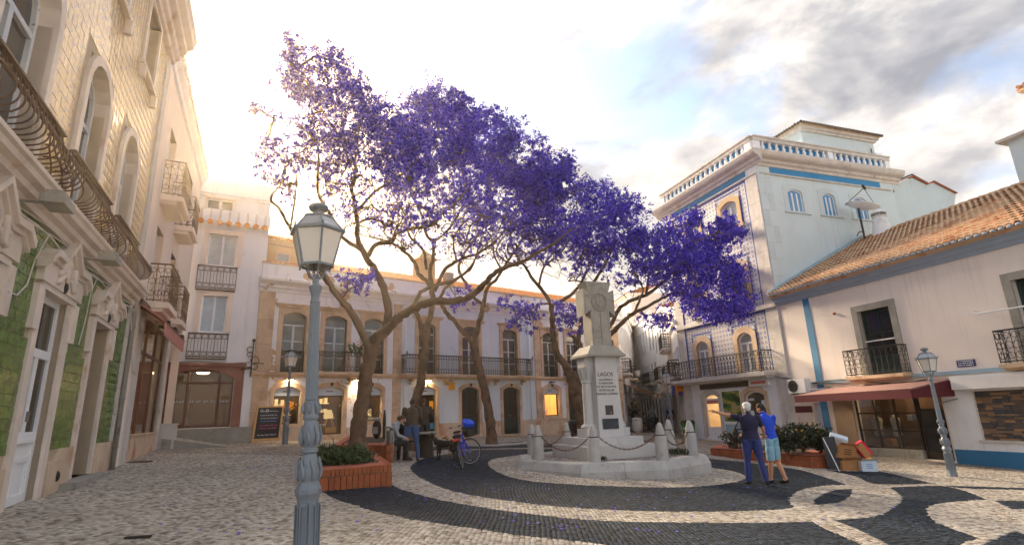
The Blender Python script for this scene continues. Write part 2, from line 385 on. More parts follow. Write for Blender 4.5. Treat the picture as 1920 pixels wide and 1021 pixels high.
def railing(F, root, u0, u1, z0, h, d0, d1, m='iron', step=.13, style='circles', sides=True, r=.011, slab=None, slab_m='pale_stone', name='balcony', label=None):
    """balcony > slab, top_rail, bottom_rail, ironwork"""
    mb = MB()
    if slab: F.box(mb, u0-.05, u1+.05, z0-slab, z0, .0, d1+.05); F.box(mb, u0+.02, u1-.02, z0-slab*1.6, z0-slab, .0, d1*.8)
    else: F.box(mb, u0, u1, z0-.03, z0+.01, d0, d1)
    bal = mb.build(name, M[slab_m if slab else m], root)
    if label: bal['label'] = label
    runs = [((u0, d1), (u1, d1))]
    if sides: runs += [((u0, d0), (u0, d1)), ((u1, d1), (u1, d0))]
    def P(a, b, t, z): return F.p(a[0]+(b[0]-a[0])*t, z, a[1]+(b[1]-a[1])*t)
    tb = MB(); bb = MB(); ib = MB()
    for a, b in runs:
        Lr = math.hypot(b[0]-a[0], b[1]-a[1]); n = max(1, round(Lr/step))
        tb.tube([P(a, b, 0, z0+h), P(a, b, 1, z0+h)], r*2.2, 6); bb.tube([P(a, b, 0, z0+.07), P(a, b, 1, z0+.07)], r*1.4, 6)
        nrm_ = np.cross(P(a, b, 1, 0)-P(a, b, 0, 0), [0, 0, 1.])
        if style == 'circles':
            ib.tube([P(a, b, 0, z0+h*.8), P(a, b, 1, z0+h*.8)], r, 5); ib.tube([P(a, b, 0, z0+h*.27), P(a, b, 1, z0+h*.27)], r, 5)
            for i in range(n+1):
                t = i/n; ib.tube([P(a, b, t, z0+.02), P(a, b, t, z0+h)], r*.9, 5, False)
                if i < n:
                    t2 = (i+.5)/n; ib.ring(P(a, b, t2, z0+h*.89), nrm_, step*.42, r*.65, 10, 4); ib.ring(P(a, b, t2, z0+h*.18), nrm_, step*.36, r*.65, 10, 4)
                    ib.tube([P(a, b, t2, z0+h*.3), P(a, b, t2, z0+h*.77)], r*.6, 4, False)
        elif style == 'scroll':
            for i in range(n+1):
                t = i/n; ib.tube([P(a, b, t, z0+.02), P(a, b, t, z0+h)], r*.9, 5, False)
                if i < n:
                    t2 = (i+.5)/n
                    for k, (zf, rf) in enumerate(((.24, .46), (.55, .5), (.84, .42))): ib.ring(P(a, b, t2, z0+h*zf), nrm_, step*rf, r*.7, 10, 4)
                    ib.tube([P(a, b, t, z0+h*.05), P(a, b, (i+1)/n, z0+h*.5)], r*.6, 4, False); ib.tube([P(a, b, (i+1)/n, z0+h*.5), P(a, b, t, z0+h*.97)], r*.6, 4, False)
        else:
            for i in range(n+1):
                t = i/n; ib.tube([P(a, b, t, z0+.02), P(a, b, t, z0+h)], r*.9, 5, False)
            for zf in (.72, .2):
                ib.tube([P(a, b, 0, z0+h*zf+.08), P(a, b, 1, z0+h*zf+.08)], r*.7, 4); 
                for i in range(n):
                    if i % 2 == 0: ib.ring(P(a, b, (i+1)/n, z0+h*zf), nrm_, .075, r*.7, 12, 4)
    tb.build('top_rail', M[m], bal); bb.build('bottom_rail', M[m], bal); ib.build('ironwork', M[m], bal, kind='stuff')
    return bal
def text(s, F, u, z, d, size, m, parent, name='lettering', depth=.004, align='CENTER', **tags):
    cu = D.curves.new(name, 'FONT'); cu.body = s; cu.size = size; cu.extrude = depth; cu.align_x = align; cu.align_y = 'CENTER'; cu.space_line = .95
    o0 = D.objects.new(name+'_tmp', cu); COL.objects.link(o0); dg = bpy.context.evaluated_depsgraph_get(); dg.update()
    me = D.meshes.new_from_object(o0.evaluated_get(dg)); D.objects.remove(o0)
    X = F.u*(-F.flip)if False else F.u
    # text must read from the outside: choose +u or -u so that right-hand side is right of a viewer facing the wall
    right = np.cross([0, 0, 1.], [F.n[0], F.n[1], 0]); 
    V = np.array([v.co for v in me.vertices]); c = F.p(u, z, d)
    W_ = c+V[:, :1]*right+V[:, 1:2]*np.array([0, 0, 1.])+V[:, 2:3]*np.array([F.n[0], F.n[1], 0])-np.array(parent_world(parent))
    me.vertices.foreach_set('co', W_.ravel()); me.materials.clear(); me.materials.append(M[m]); me.update(); me.name = name
    o = D.objects.new(name, me); COL.objects.link(o); o.parent = parent
    for k, v in tags.items(): o[k] = v
    return o
# ================================================================ GROUND
def cobble_mat(name, cols, joint, scale, island=False):
    m = D.materials.new(name); m.use_nodes = True; t = m.node_tree; L = t.links.new; b = t.nodes['Principled BSDF']; b.inputs['Roughness'].default_value = .8; b.inputs['Specular IOR Level'].default_value = .25
    geo = t.nodes.new('ShaderNodeNewGeometry'); r = t.nodes.new('ShaderNodeValToRGB'); e = r.color_ramp.elements
    while len(e) < len(cols): e.new(.5)
    for i, (q, c) in enumerate(zip(e, cols)): q.position = i/(len(cols)-1); q.color = (*c, 1)
    n = t.nodes.new('ShaderNodeTexNoise'); n.inputs['Scale'].default_value = .55; n.inputs['Detail'].default_value = 7; L(geo.outputs['Position'], n.inputs['Vector'])
    n2 = t.nodes.new('ShaderNodeTexNoise'); n2.inputs['Scale'].default_value = 55; n2.inputs['Detail'].default_value = 5; L(geo.outputs['Position'], n2.inputs['Vector'])
    def mix(f, a, b_, bt='MIX'):
        x = t.nodes.new('ShaderNodeMix'); x.data_type = 'RGBA'; x.blend_type = bt
        for s, v in ((x.inputs[0], f), (x.inputs[6], a), (x.inputs[7], b_)):
            if hasattr(v, 'is_output'): L(v, s)
            else: s.default_value = v if isinstance(v, (int, float)) else (*v, 1)
        return x.outputs[2]
    def rng_(v, a, b_):
        x = t.nodes.new('ShaderNodeMapRange'); x.inputs[1].default_value = a; x.inputs[2].default_value = b_; L(v, x.inputs[0]); return x.outputs[0]
    if island:
        oi = t.nodes.new('ShaderNodeObjectInfo'); ad = t.nodes.new('ShaderNodeMath'); ad.operation = 'ADD'; fr = t.nodes.new('ShaderNodeMath'); fr.operation = 'FRACT'
        L(geo.outputs['Random Per Island'], ad.inputs[0]); L(oi.outputs['Random'], ad.inputs[1]); L(ad.outputs[0], fr.inputs[0]); L(fr.outputs[0], r.inputs[0]); c = r.outputs[0]
    else:
        v = t.nodes.new('ShaderNodeTexVoronoi'); v.inputs['Scale'].default_value = scale; L(geo.outputs['Position'], v.inputs['Vector'])
        v2 = t.nodes.new('ShaderNodeTexVoronoi'); v2.feature = 'DISTANCE_TO_EDGE'; v2.inputs['Scale'].default_value = scale; L(geo.outputs['Position'], v2.inputs['Vector'])
        sp = t.nodes.new('ShaderNodeSeparateColor'); L(v.outputs['Color'], sp.inputs[0]); L(sp.outputs[0], r.inputs[0]); c = mix(rng_(v2.outputs['Distance'], .03, .12), joint, r.outputs[0])
        bp = t.nodes.new('ShaderNodeBump'); bp.inputs['Strength'].default_value = .5; bp.inputs['Distance'].default_value = .012; L(rng_(v2.outputs['Distance'], 0, .15), bp.inputs['Height']); L(bp.outputs[0], b.inputs['Normal'])
    c = mix(1.0, c, mix(rng_(n.outputs['Fac'], .32, .68), (.80, .78, .76), (1.08, 1.07, 1.05)), 'MULTIPLY')
    c = mix(1.0, c, mix(rng_(n2.outputs['Fac'], .3, .7), (.86, .86, .86), (1.1, 1.1, 1.1)), 'MULTIPLY')
    L(c, b.inputs['Base Color']); M[name] = m
WH = [lin(120, 112, 102), lin(164, 155, 144), lin(178, 170, 160), lin(190, 183, 173), lin(204, 198, 189)]
BK = [lin(20, 27, 37), lin(28, 38, 50), lin(37, 49, 63), lin(52, 66, 82)]
cobble_mat('limestone_cobble', WH, None, 1, True); cobble_mat('basalt_cobble', BK, None, 1, True)
cobble_mat('limestone_far', WH, lin(96, 82, 68), 11); cobble_mat('basalt_far', BK, lin(40, 40, 42), 11)
xs = [-400, -60, -17.5, 25, 60, 400]; ys = [-60, 0, 13, 30, 73, 150, 900]
vv = [(x, y, float(gz(x, y))-.0) for y in ys for x in xs]; nx = len(xs)
ground = MB().add(vv, [(j*nx+i, j*nx+i+1, (j+1)*nx+i+1, (j+1)*nx+i) for j in range(len(ys)-1) for i in range(nx-1)]).build('ground', M['limestone_far'], kind='structure')
K = {}
K['outer'] = [(603, 922), (634, 938), (703, 958.6), (772, 974), (875, 989.5), (978, 1005), (1109, 1019), (1180, 1030), (1300, 1042), (1500, 1052), (1655, 1048), (1614, 1021), (1580, 1006), (1545, 991), (1525, 979), (1397.5, 981), (1260, 980), (1116, 976), (978, 962), (875, 946.6), (806, 933), (751, 917), (734, 909), (700, 908), (650, 912)]
K['inner'] = [(770, 874), (773, 884), (792.5, 898.4), (840.6, 919), (909.4, 932.8), (1012.5, 946.6), (1115.6, 955), (1260, 960), (1397.5, 958.6), (1483.4, 952.8), (1480, 939.7), (1487, 927.7), (1507.5, 917), (1545, 911), (1586.6, 908.8), (1569, 902), (1500.6, 881), (1438.7, 872.7), (1397, 866), (1329, 859), (1300, 855), (1200, 846), (1100, 842), (1000, 841), (896, 843), (847.5, 849), (810, 856), (788, 862)]
K['lens'] = [(1526, 939.7), (1531.6, 946.6), (1569, 943), (1593.4, 931), (1597, 917), (1569, 918.4), (1542, 927.7)]
K['right'] = [(1564, 975.8), (1638, 969), (1672.5, 955), (1689.7, 941.4), (1689.7, 929.4), (1669, 914), (1720, 912), (1769, 911.5), (1810, 920.8), (1851, 937), (1810, 939.7), (1758.4, 944.8), (1738, 955), (1748, 974), (1775.6, 987.8), (1837.5, 1010), (1803, 1021), (1780, 1036), (1700, 1040), (1665.6, 1021), (1604, 991)]
K['upper'] = [(1542, 879.5), (1580, 883), (1652, 884.7), (1700, 895), (1751.6, 907), (1645, 907.7), (1604, 893)]
K['thin'] = [(1772, 910.5), (1920, 915), (1990, 917), (1990, 922), (1920, 919), (1810, 916)]
K['edge'] = [(1865, 938.7), (1920, 939.7), (2000, 940), (2000, 958), (1920, 955), (1899.4, 955.8)]
K['corner'] = [(1903, 994.7), (1920, 1001.6), (1985, 1020), (1985, 1050), (1840, 1050), (1830, 1030), (1851, 1019)]
K['back'] = [(800, 838), (850, 836), (1000, 833.5), (1100, 833), (1100, 838), (1000, 838.5), (850, 842), (806, 844)]
Wp = [(915.6, 865.8), (930, 859), (957.5, 855), (1000, 850), (1100, 847), (1200, 853), (1280, 865), (1329, 876), (1373, 883), (1396, 891.6), (1396, 898.4), (1373, 905), (1329, 910.5), (1260, 914), (1184, 913), (1081, 908.7), (995, 902), (943.7, 889.8), (919.7, 876)]
SHARP = {'outer': {0, 9, 10, 14, 22}, 'inner': {14}, 'lens': {1, 4}, 'right': {0, 5, 9, 15, 18}, 'upper': {0, 4}, 'thin': {0}, 'edge': {0, 5}, 'corner': {0, 6}}
def smooth(px, sharp=()):
    P = [G(*p)[:2] for p in px]; n = len(P); out = []
    for i in range(n):
        a, b, c, d = P[i-1], P[i], P[(i+1) % n], P[(i+2) % n]
        if i in sharp: a = b
        if (i+1) % n in sharp: d = c
        k = 5
        for j in range(k):
            t = j/k; out.append(.5*((2*b)+(c-a)*t+(2*a-5*b+4*c-d)*t*t+(3*b-a-3*c+d)*t**3))
    return np.array(out)
KW = {k: smooth(v, SHARP.get(k, ())) for k, v in K.items()}; WW = smooth(Wp)
def sheet(P, dz, m, name):
    bm = bmesh.new(); bm.faces.new([bm.verts.new((x, y, 0)) for x, y in P]); bmesh.ops.triangulate(bm, faces=bm.faces[:])
    bmesh.ops.bisect_plane(bm, geom=bm.verts[:]+bm.edges[:]+bm.faces[:], plane_co=(0, 13, 0), plane_no=(0, 1, 0))
    for v in bm.verts: v.co.z = float(gz(v.co.x, v.co.y))+dz
    bmesh.ops.recalc_face_normals(bm, faces=bm.faces[:])
    for f in bm.faces:
        if f.normal.z < 0: f.normal_flip()
    me = D.meshes.new(name); bm.to_mesh(me); bm.free(); me.materials.append(M[m]); o = D.objects.new(name, me); COL.objects.link(o); o.parent = ground; return o
for k, P in KW.items(): sheet(P, .004, 'basalt_far', 'black_paving_band')
sheet(WW, .008, 'limestone_far', 'white_paving_band')
# individually laid stones near the camera
def inside(P, X, Y):
    r = np.zeros(X.shape, bool); n = len(P)
    for i in range(n):
        x1, y1 = P[i]; x2, y2 = P[(i+1) % n]
        if y1 == y2: continue
        c = ((y1 > Y) != (y2 > Y)) & (X < (x2-x1)*(Y-y1)/(y2-y1)+x1); r ^= c
    return r
PITCH = .064
gx = np.arange(-11, 15, PITCH); gy = np.arange(2.6, 17.5, PITCH)
GX, GY = np.meshgrid(gx, gy)
def wob(X, Y, s, a, p): return a*(np.sin(X*s+p)+np.sin(Y*s*1.3+1.7*p)+np.sin((X+Y)*s*.7+2.3*p))/3
row = (np.arange(GX.shape[0])[:, None] % 2)*0
GX2 = GX+wob(GX, GY, 1.1, .10, 1)+rng.uniform(-1, 1, GX.shape)*PITCH*.17; GY2 = GY+wob(GY, GX, 1.3, .12, 2)+rng.uniform(-1, 1, GX.shape)*PITCH*.17
segs = []
for P in list(KW.values())+[WW]:
    for i in range(len(P)): segs.append((P[i], P[(i+1) % len(P)]))
fx, fy = GX2.ravel(), GY2.ravel(); best = np.full(fx.shape, 1e9); nxs = fx.copy(); nys = fy.copy()
for a, b in segs:
    x0, x1 = min(a[0], b[0])-.1, max(a[0], b[0])+.1; y0, y1 = min(a[1], b[1])-.1, max(a[1], b[1])+.1
    if y0 > 18 or x0 > 15: continue
    k = np.where((fx > x0) & (fx < x1) & (fy > y0) & (fy < y1))[0]
    if not len(k): continue
    d = b-a; L2 = d@d+1e-12; t = np.clip(((fx[k]-a[0])*d[0]+(fy[k]-a[1])*d[1])/L2, 0, 1); qx = a[0]+t*d[0]; qy = a[1]+t*d[1]; dd = np.hypot(fx[k]-qx, fy[k]-qy)
    u = dd < best[k]; best[k[u]] = dd[u]; nxs[k[u]] = qx[u]; nys[k[u]] = qy[u]
sn = best < PITCH*.55; fx = np.where(sn, nxs, fx); fy = np.where(sn, nys, fy)
NXg, NYg = GX.shape[1], GX.shape[0]
I = (np.arange(NYg-1)[:, None]*NXg+np.arange(NXg-1)[None]).ravel()
Q = np.stack([I, I+1, I+NXg+1, I+NXg], 1); QX = fx[Q]; QY = fy[Q]; cxs = QX.mean(1); cys = QY.mean(1)
area = .5*np.abs((QX[:, 0]-QX[:, 2])*(QY[:, 1]-QY[:, 3])-(QX[:, 1]-QX[:, 3])*(QY[:, 0]-QY[:, 2]))
zc = gz(cxs, cys); V_ = np.stack([cxs, cys, zc], 1)-CAM; dep = V_@CW; sx = np.abs(V_@CR)/np.maximum(dep, .1); sy = -(V_@CU)/np.maximum(dep, .1)
FA = Fac(G(196, 882.6)[:2], -24.92)
behind = ((np.stack([cxs, cys], 1)-FA.O)@FA.n) < -.02
ok = (dep > 1) & (sx < 1.12) & (sy < .62) & (area > PITCH*PITCH*.12) & ~behind & (cys < 17.4) & ~((cxs > 9.5) & (cys > 16.5))
Q, QX, QY, cxs, cys = Q[ok], QX[ok], QY[ok], cxs[ok], cys[ok]
blk = np.zeros(len(cxs), bool)
for P in KW.values(): blk |= inside(P, cxs, cys)
blk &= ~inside(WW, cxs, cys)
n = len(cxs); near = np.argsort(np.hypot(cxs, cys-0)+(np.abs(cxs)/np.maximum(cys, .1) > .98)*50+((CAM[2]-gz(cxs, cys))/np.maximum(cys, .1) > .235)*50)[:300]
shr = rng.uniform(.78, .90, n)[:, None]; hz = rng.uniform(.011, .016, n); tilt = rng.uniform(-.035, .035, (n, 2))
TX = cxs[:, None]+(QX-cxs[:, None])*shr; TY = cys[:, None]+(QY-cys[:, None])*shr
BX = cxs[:, None]+(QX-cxs[:, None])*(shr+.09); BY = cys[:, None]+(QY-cys[:, None])*(shr+.09)
TZ = gz(TX, TY)+hz[:, None]+(TX-cxs[:, None])*tilt[:, :1]+(TY-cys[:, None])*tilt[:, 1:]
BZ = gz(BX, BY)-.004
VS = np.concatenate([np.stack([BX, BY, BZ], 2), np.stack([TX, TY, TZ], 2)], 1)     # n,8,3
FQ = np.array([(4, 5, 6, 7), (0, 1, 5, 4), (1, 2, 6, 5), (2, 3, 7, 6), (3, 0, 4, 7)])
def bulk(name, V, F4, mat, parent, smooth_=False, **tags):
    me = D.meshes.new(name); nv, nf = len(V), len(F4); me.vertices.add(nv); me.vertices.foreach_set('co', np.asarray(V, np.float32).ravel())
    k = F4.shape[1]; me.loops.add(nf*k); me.loops.foreach_set('vertex_index', F4.astype(np.int32).ravel()); me.polygons.add(nf); me.polygons.foreach_set('loop_start', np.arange(nf, dtype=np.int32)*k)
    me.update(calc_edges=True); me.materials.append(M[mat]); o = D.objects.new(name, me); COL.objects.link(o)
    if parent: o.parent = parent
    for a, b in tags.items(): o[a] = b
    return o
isn = np.zeros(n, bool); isn[near] = True
for mname, sel, nm in (('basalt_cobble', blk & ~isn, 'black_cobblestones'), ('limestone_cobble', ~blk & ~isn, 'white_cobblestones')):
    k = np.where(sel)[0]; bulk(nm, VS[k].reshape(-1, 3), (FQ[None]+8*np.arange(len(k))[:, None, None]).reshape(-1, 4), mname, ground, kind='stuff')
for i in near: MB().add(VS[i], FQ).build('cobblestone', M['basalt_cobble' if blk[i] else 'limestone_cobble'], ground)
# fallen blossom, counted by nobody
def scatter_petals(regions, name, size=(.018, .034)):
    vs = []
    for (x0, x1, y0, y1, k) in regions:
        for _ in range(k):
            px, py = random.uniform(x0, x1), random.uniform(y0, y1); q = G(px, py)
            if q[1] > 30: continue
            s = random.uniform(*size); a = random.uniform(0, 6.28); z = q[2]+.022
            for j in range(4): vs.append((q[0]+s*math.cos(a+j*1.57)*(1 if j % 2 else .6), q[1]+s*math.sin(a+j*1.57)*(1 if j % 2 else .6), z+random.uniform(-.004, .016)))
    V = np.array(vs); return bulk(name, V, np.arange(len(V)).reshape(-1, 4), 'petal', None, kind='stuff', label='purple blossom petals fallen across the paving', category='petals')
scatter_petals([(470, 640, 830, 900, 110), (300, 600, 860, 1010, 70), (600, 760, 930, 1010, 16), (740, 900, 850, 940, 110), (900, 1300, 850, 1000, 210), (1300, 1700, 850, 990, 60), (830, 1010, 826, 860, 120), (1200, 1480, 835, 880, 110)], 'fallen_petals')
for px, py, L_, W_, rz in ((258, 1011, .13, .025, .2), (500, 862, .10, .03, -.1)):
    q = G(px, py); mb = MB(); mb.box((0, 0, .03), (L_, W_, .012), [[math.cos(rz), math.sin(rz), 0], [-math.sin(rz), math.cos(rz), 0], [0, 0, 1]]); mb.box((L_*.7, W_*1.2, .034), (L_*.2, W_*.5, .006))
    o = mb.build('litter', M['dark_wood' if px < 400 else 'white_card'], None); o.location = q
    tag(o, 'dark splinter of wood lying on the pale cobbles near the lamp foot' if px < 400 else 'white scrap of paper lying on the cobbles left of the brick planter', 'litter')
# flat iron covers
for px, py, lab in ((261, 866, 'round iron manhole cover near the drainpipe'), (462, 818, 'long iron drain cover in front of the chalkboard')):
    q = G(px, py); mb = MB(); mb.lathe([(.30, 0), (.30, .024), (.26, .027), (.26, .022), (.02, .022)], 20); 
    for i in range(-2, 3): mb.box((i*.09, 0, .024), (.012, .2, .003))
    o = mb.build('manhole_cover', M['rusty_iron']); o.location = q; tag(o, lab, 'manhole cover')
# ================================================================ LEFT TILED HOUSE
nmat('green_tile', lin(92, 124, 50), .22, .38, 9, .25, 50, spec=.6, col2=lin(44, 66, 28), c2scale=5, c2lo=.5, c2hi=.7)
nmat('cream_tile', lin(216, 182, 128), .22, .12, 9, .2, 60, spec=.6, col2=lin(178, 160, 140), c2scale=14, c2lo=.52, c2hi=.6)
nmat('marble', lin(222, 208, 196), .6, .10, 2.5, .3, 30, stain=(lin(184, 140, 104), 1.4, .55, .78))  # tan stains made stronger to put the warm glow into the marble colour
def tile_field(F, root, u0, u1, z0, z1, pu, pz, holes, mat, name, keep, d0=.012, jit=.006, gap=.006, brick_off=0, far=None):
    cells = []
    nu = int(round((u1-u0)/pu)); nz = int(round((z1-z0)/pz)); pu = (u1-u0)/nu; pz = (z1-z0)/nz
    for j in range(nz):
        for i in range(nu):
            a, c = u0+i*pu, z0+j*pz; m, nn = a+pu/2, c+pz/2
            if any(h[0]-.02 < m < h[1]+.02 and h[2]-.02 < nn < h[3]+.02 for h in holes): continue
            cells.append((a+gap/2, a+pu-gap/2, c+gap/2, c+pz-gap/2))
    C = np.array(cells); n_ = len(C); t = rng.uniform(-jit, jit, (n_, 4))
    uu = np.stack([C[:, 0], C[:, 1], C[:, 1], C[:, 0]], 1); zz_ = np.stack([C[:, 2], C[:, 2], C[:, 3], C[:, 3]], 1)
    dep_ = d0+np.stack([t[:, 0]-t[:, 1], t[:, 0]+t[:, 1], t[:, 0]-t[:, 1]*.3, t[:, 2]], 1)*.5+.004
    def W_(u, z, d): return np.stack([F.O[0]+F.u[0]*u+F.n[0]*d, F.O[1]+F.u[1]*u+F.n[1]*d, z], -1)
    s_ = .004; cu_ = uu.mean(1, keepdims=True); cz_ = zz_.mean(1, keepdims=True)
    top = W_(cu_+(uu-cu_)*.95, cz_+(zz_-cz_)*.95, dep_); bot = W_(uu, zz_, np.full_like(uu, .001))
    VS_ = np.concatenate([bot, top], 1); off = np.array(parent_world(root)); VS_ = VS_-off
    cen = VS_.mean(1)+off; dist = np.hypot(cen[:, 0], cen[:, 1])+np.where(cen[:, 1] < abs(cen[:, 0])*1.0, 60, 0)+np.abs(cen[:, 2]-1.75)*.4
    idx = np.argsort(dist); nearI = idx[:keep]; rest = idx[keep:]
    for i in nearI:
        MBx = MB(); MBx.add(VS_[i]+off, FQ); MBx.build(name, M[mat], root)
    if len(rest): bulk(name+'s', VS_[rest].reshape(-1, 3), (FQ[None]+8*np.arange(len(rest))[:, None, None]).reshape(-1, 4), mat, root, kind='stuff')
A = FA
o = A.p(-4, .6); house = empty('tiled_house', o, 'tall house clad in green tiles below and cream tiles above at the left edge', 'house')
wz0 = .0; UA0 = -10.4; UA1 = .42
doors = [(-8.30, -7.12, .55, 3.77), (-5.55, -4.36, .60, 3.77), (-2.68, -1.56, .86, 3.77)]
ups = [(-8.45, -6.95, 5.1, 8.05), (-5.38, -4.14, 5.1, 8.05), (-2.74, -1.50, 5.1, 8.05)]
tops = [(-8.3, -7.0, 9.85, 11.6), (-5.35, -4.05, 9.85, 11.6), (-2.35, -1.15, 9.85, 11.6)]
mb = MB(); A.wall(mb, UA0, UA1, wz0, 12.1, doors+ups+tops, 0, .3)
nq = A.p(UA1, 0, 0); A_end = [A.p(UA1, wz0, 0), A.p(UA1, 12.1, 0), A.p(UA1, 12.1, -6), A.p(UA1, wz0, -6)]; mb.add(A_end, [(0, 1, 2, 3)])
mb.add([A.p(UA0, wz0, 0), A.p(UA0, 12.1, 0), A.p(UA0, 12.1, -6), A.p(UA0, wz0, -6)], [(3, 2, 1, 0)])
mb.add([A.p(UA0, 12.1, 0), A.p(UA1, 12.1, 0), A.p(UA1, 12.1, -6), A.p(UA0, 12.1, -6)], [(0, 1, 2, 3)])
mb.build('wall', M['light_mortar'], house)
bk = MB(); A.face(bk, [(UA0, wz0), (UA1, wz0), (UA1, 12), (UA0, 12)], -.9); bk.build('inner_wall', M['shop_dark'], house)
lowholes = [(a-.24, b+.24, c-1, 4.0) for a, b, c, e in doors]+[(a-.42, b+.42, 3.1, 4.12) for a, b, c, e in doors]+[((a+b)/2-.75, (a+b)/2+.75, 3.9, 4.5) for a, b, c, e in doors]
tile_field(A, house, UA0, -.12, 1.42, 4.62, .165, .16, lowholes+[(-4.1, -3.3, 1.2, 1.26)], 'green_tile', 'green_tile', 300, jit=.006, gap=.005)
uph = [(a-.18, b+.18, c-.3, e+.16) for a, b, c, e in ups]+[(a-.14, b+.14, c-.1, e+.12) for a, b, c, e in tops]
tile_field(A, house, UA0, .02, 4.95, 11.85, .19, .19, uph, 'cream_tile', 'cream_tile', 300, jit=.005, gap=.003, d0=.004)
# plinth of marble slabs with a cut-away top, threshold steps
for (a, b, t) in ((-9.6, -8.55, 1.25), (-6.88, -5.80, 1.25), (-4.12, -3.45, 1.24), (-3.45, -2.92, 1.43), (-1.32, -.62, 1.43), (-.62, -.14, 1.43), (UA0, -9.6, 1.25)):
    pb = MB(); A.box(pb, a+.004, b-.004, .2, t, .0, .07); pb.build('plinth_slab', M['plinth_stone'], house)
pb = MB(); A.poly(pb, [(-3.72, 1.24), (-3.45, 1.24), (-3.45, 1.43), (-3.5, 1.43), (-3.56, 1.36), (-3.62, 1.33)], .0, .068); pb.build('plinth_slab', M['plinth_stone'], house)
st = MB(); A.box(st, -3.4, -.9, .3, .84, .0, .30); A.box(st, -2.75, -1.5, .3, .86, -.5, .0); st.build('threshold_step', M['grey_stone'], house)
st = MB(); A.box(st, -9.5, -3.4, .2, .60, .0, .22); st.build('threshold_step', M['grey_stone'], house)
vent = MB(); vent.ball(A.p(-3.62, .98, .07), (.045, .045, .09), 10, 6); vent.build('vent_hole_shade', M['dark_wood'], house)  # dark lump, its colour stands in for the shade inside a hole
# quoin strip and drainpipe at the far end
for i in range(6):
    q = MB(); z = 1.44+i*.6; A.box(q, -.12, .10, z, z+.585, 0, .05); q.build('quoin', M['pale_stone'], house)
for i in range(8):
    q = MB(); z = 5.05+i*.85; A.box(q, .02, .42, z, z+.84, 0, .05); q.build('quoin', M['pale_stone'], house)
dp = MB(); dp.tube([A.p(.16, .78, .10), A.p(.16, 4.3, .10), A.p(.12, 4.55, .10), A.p(.1, 4.75, .12)], .055, 8)
for z in (1.3, 2.4, 3.6): dp.ring(A.p(.16, z, .10), (0, 0, 1), .058, .014, 12, 5)
dp.build('drainpipe', M['grey_stone'], house, True)
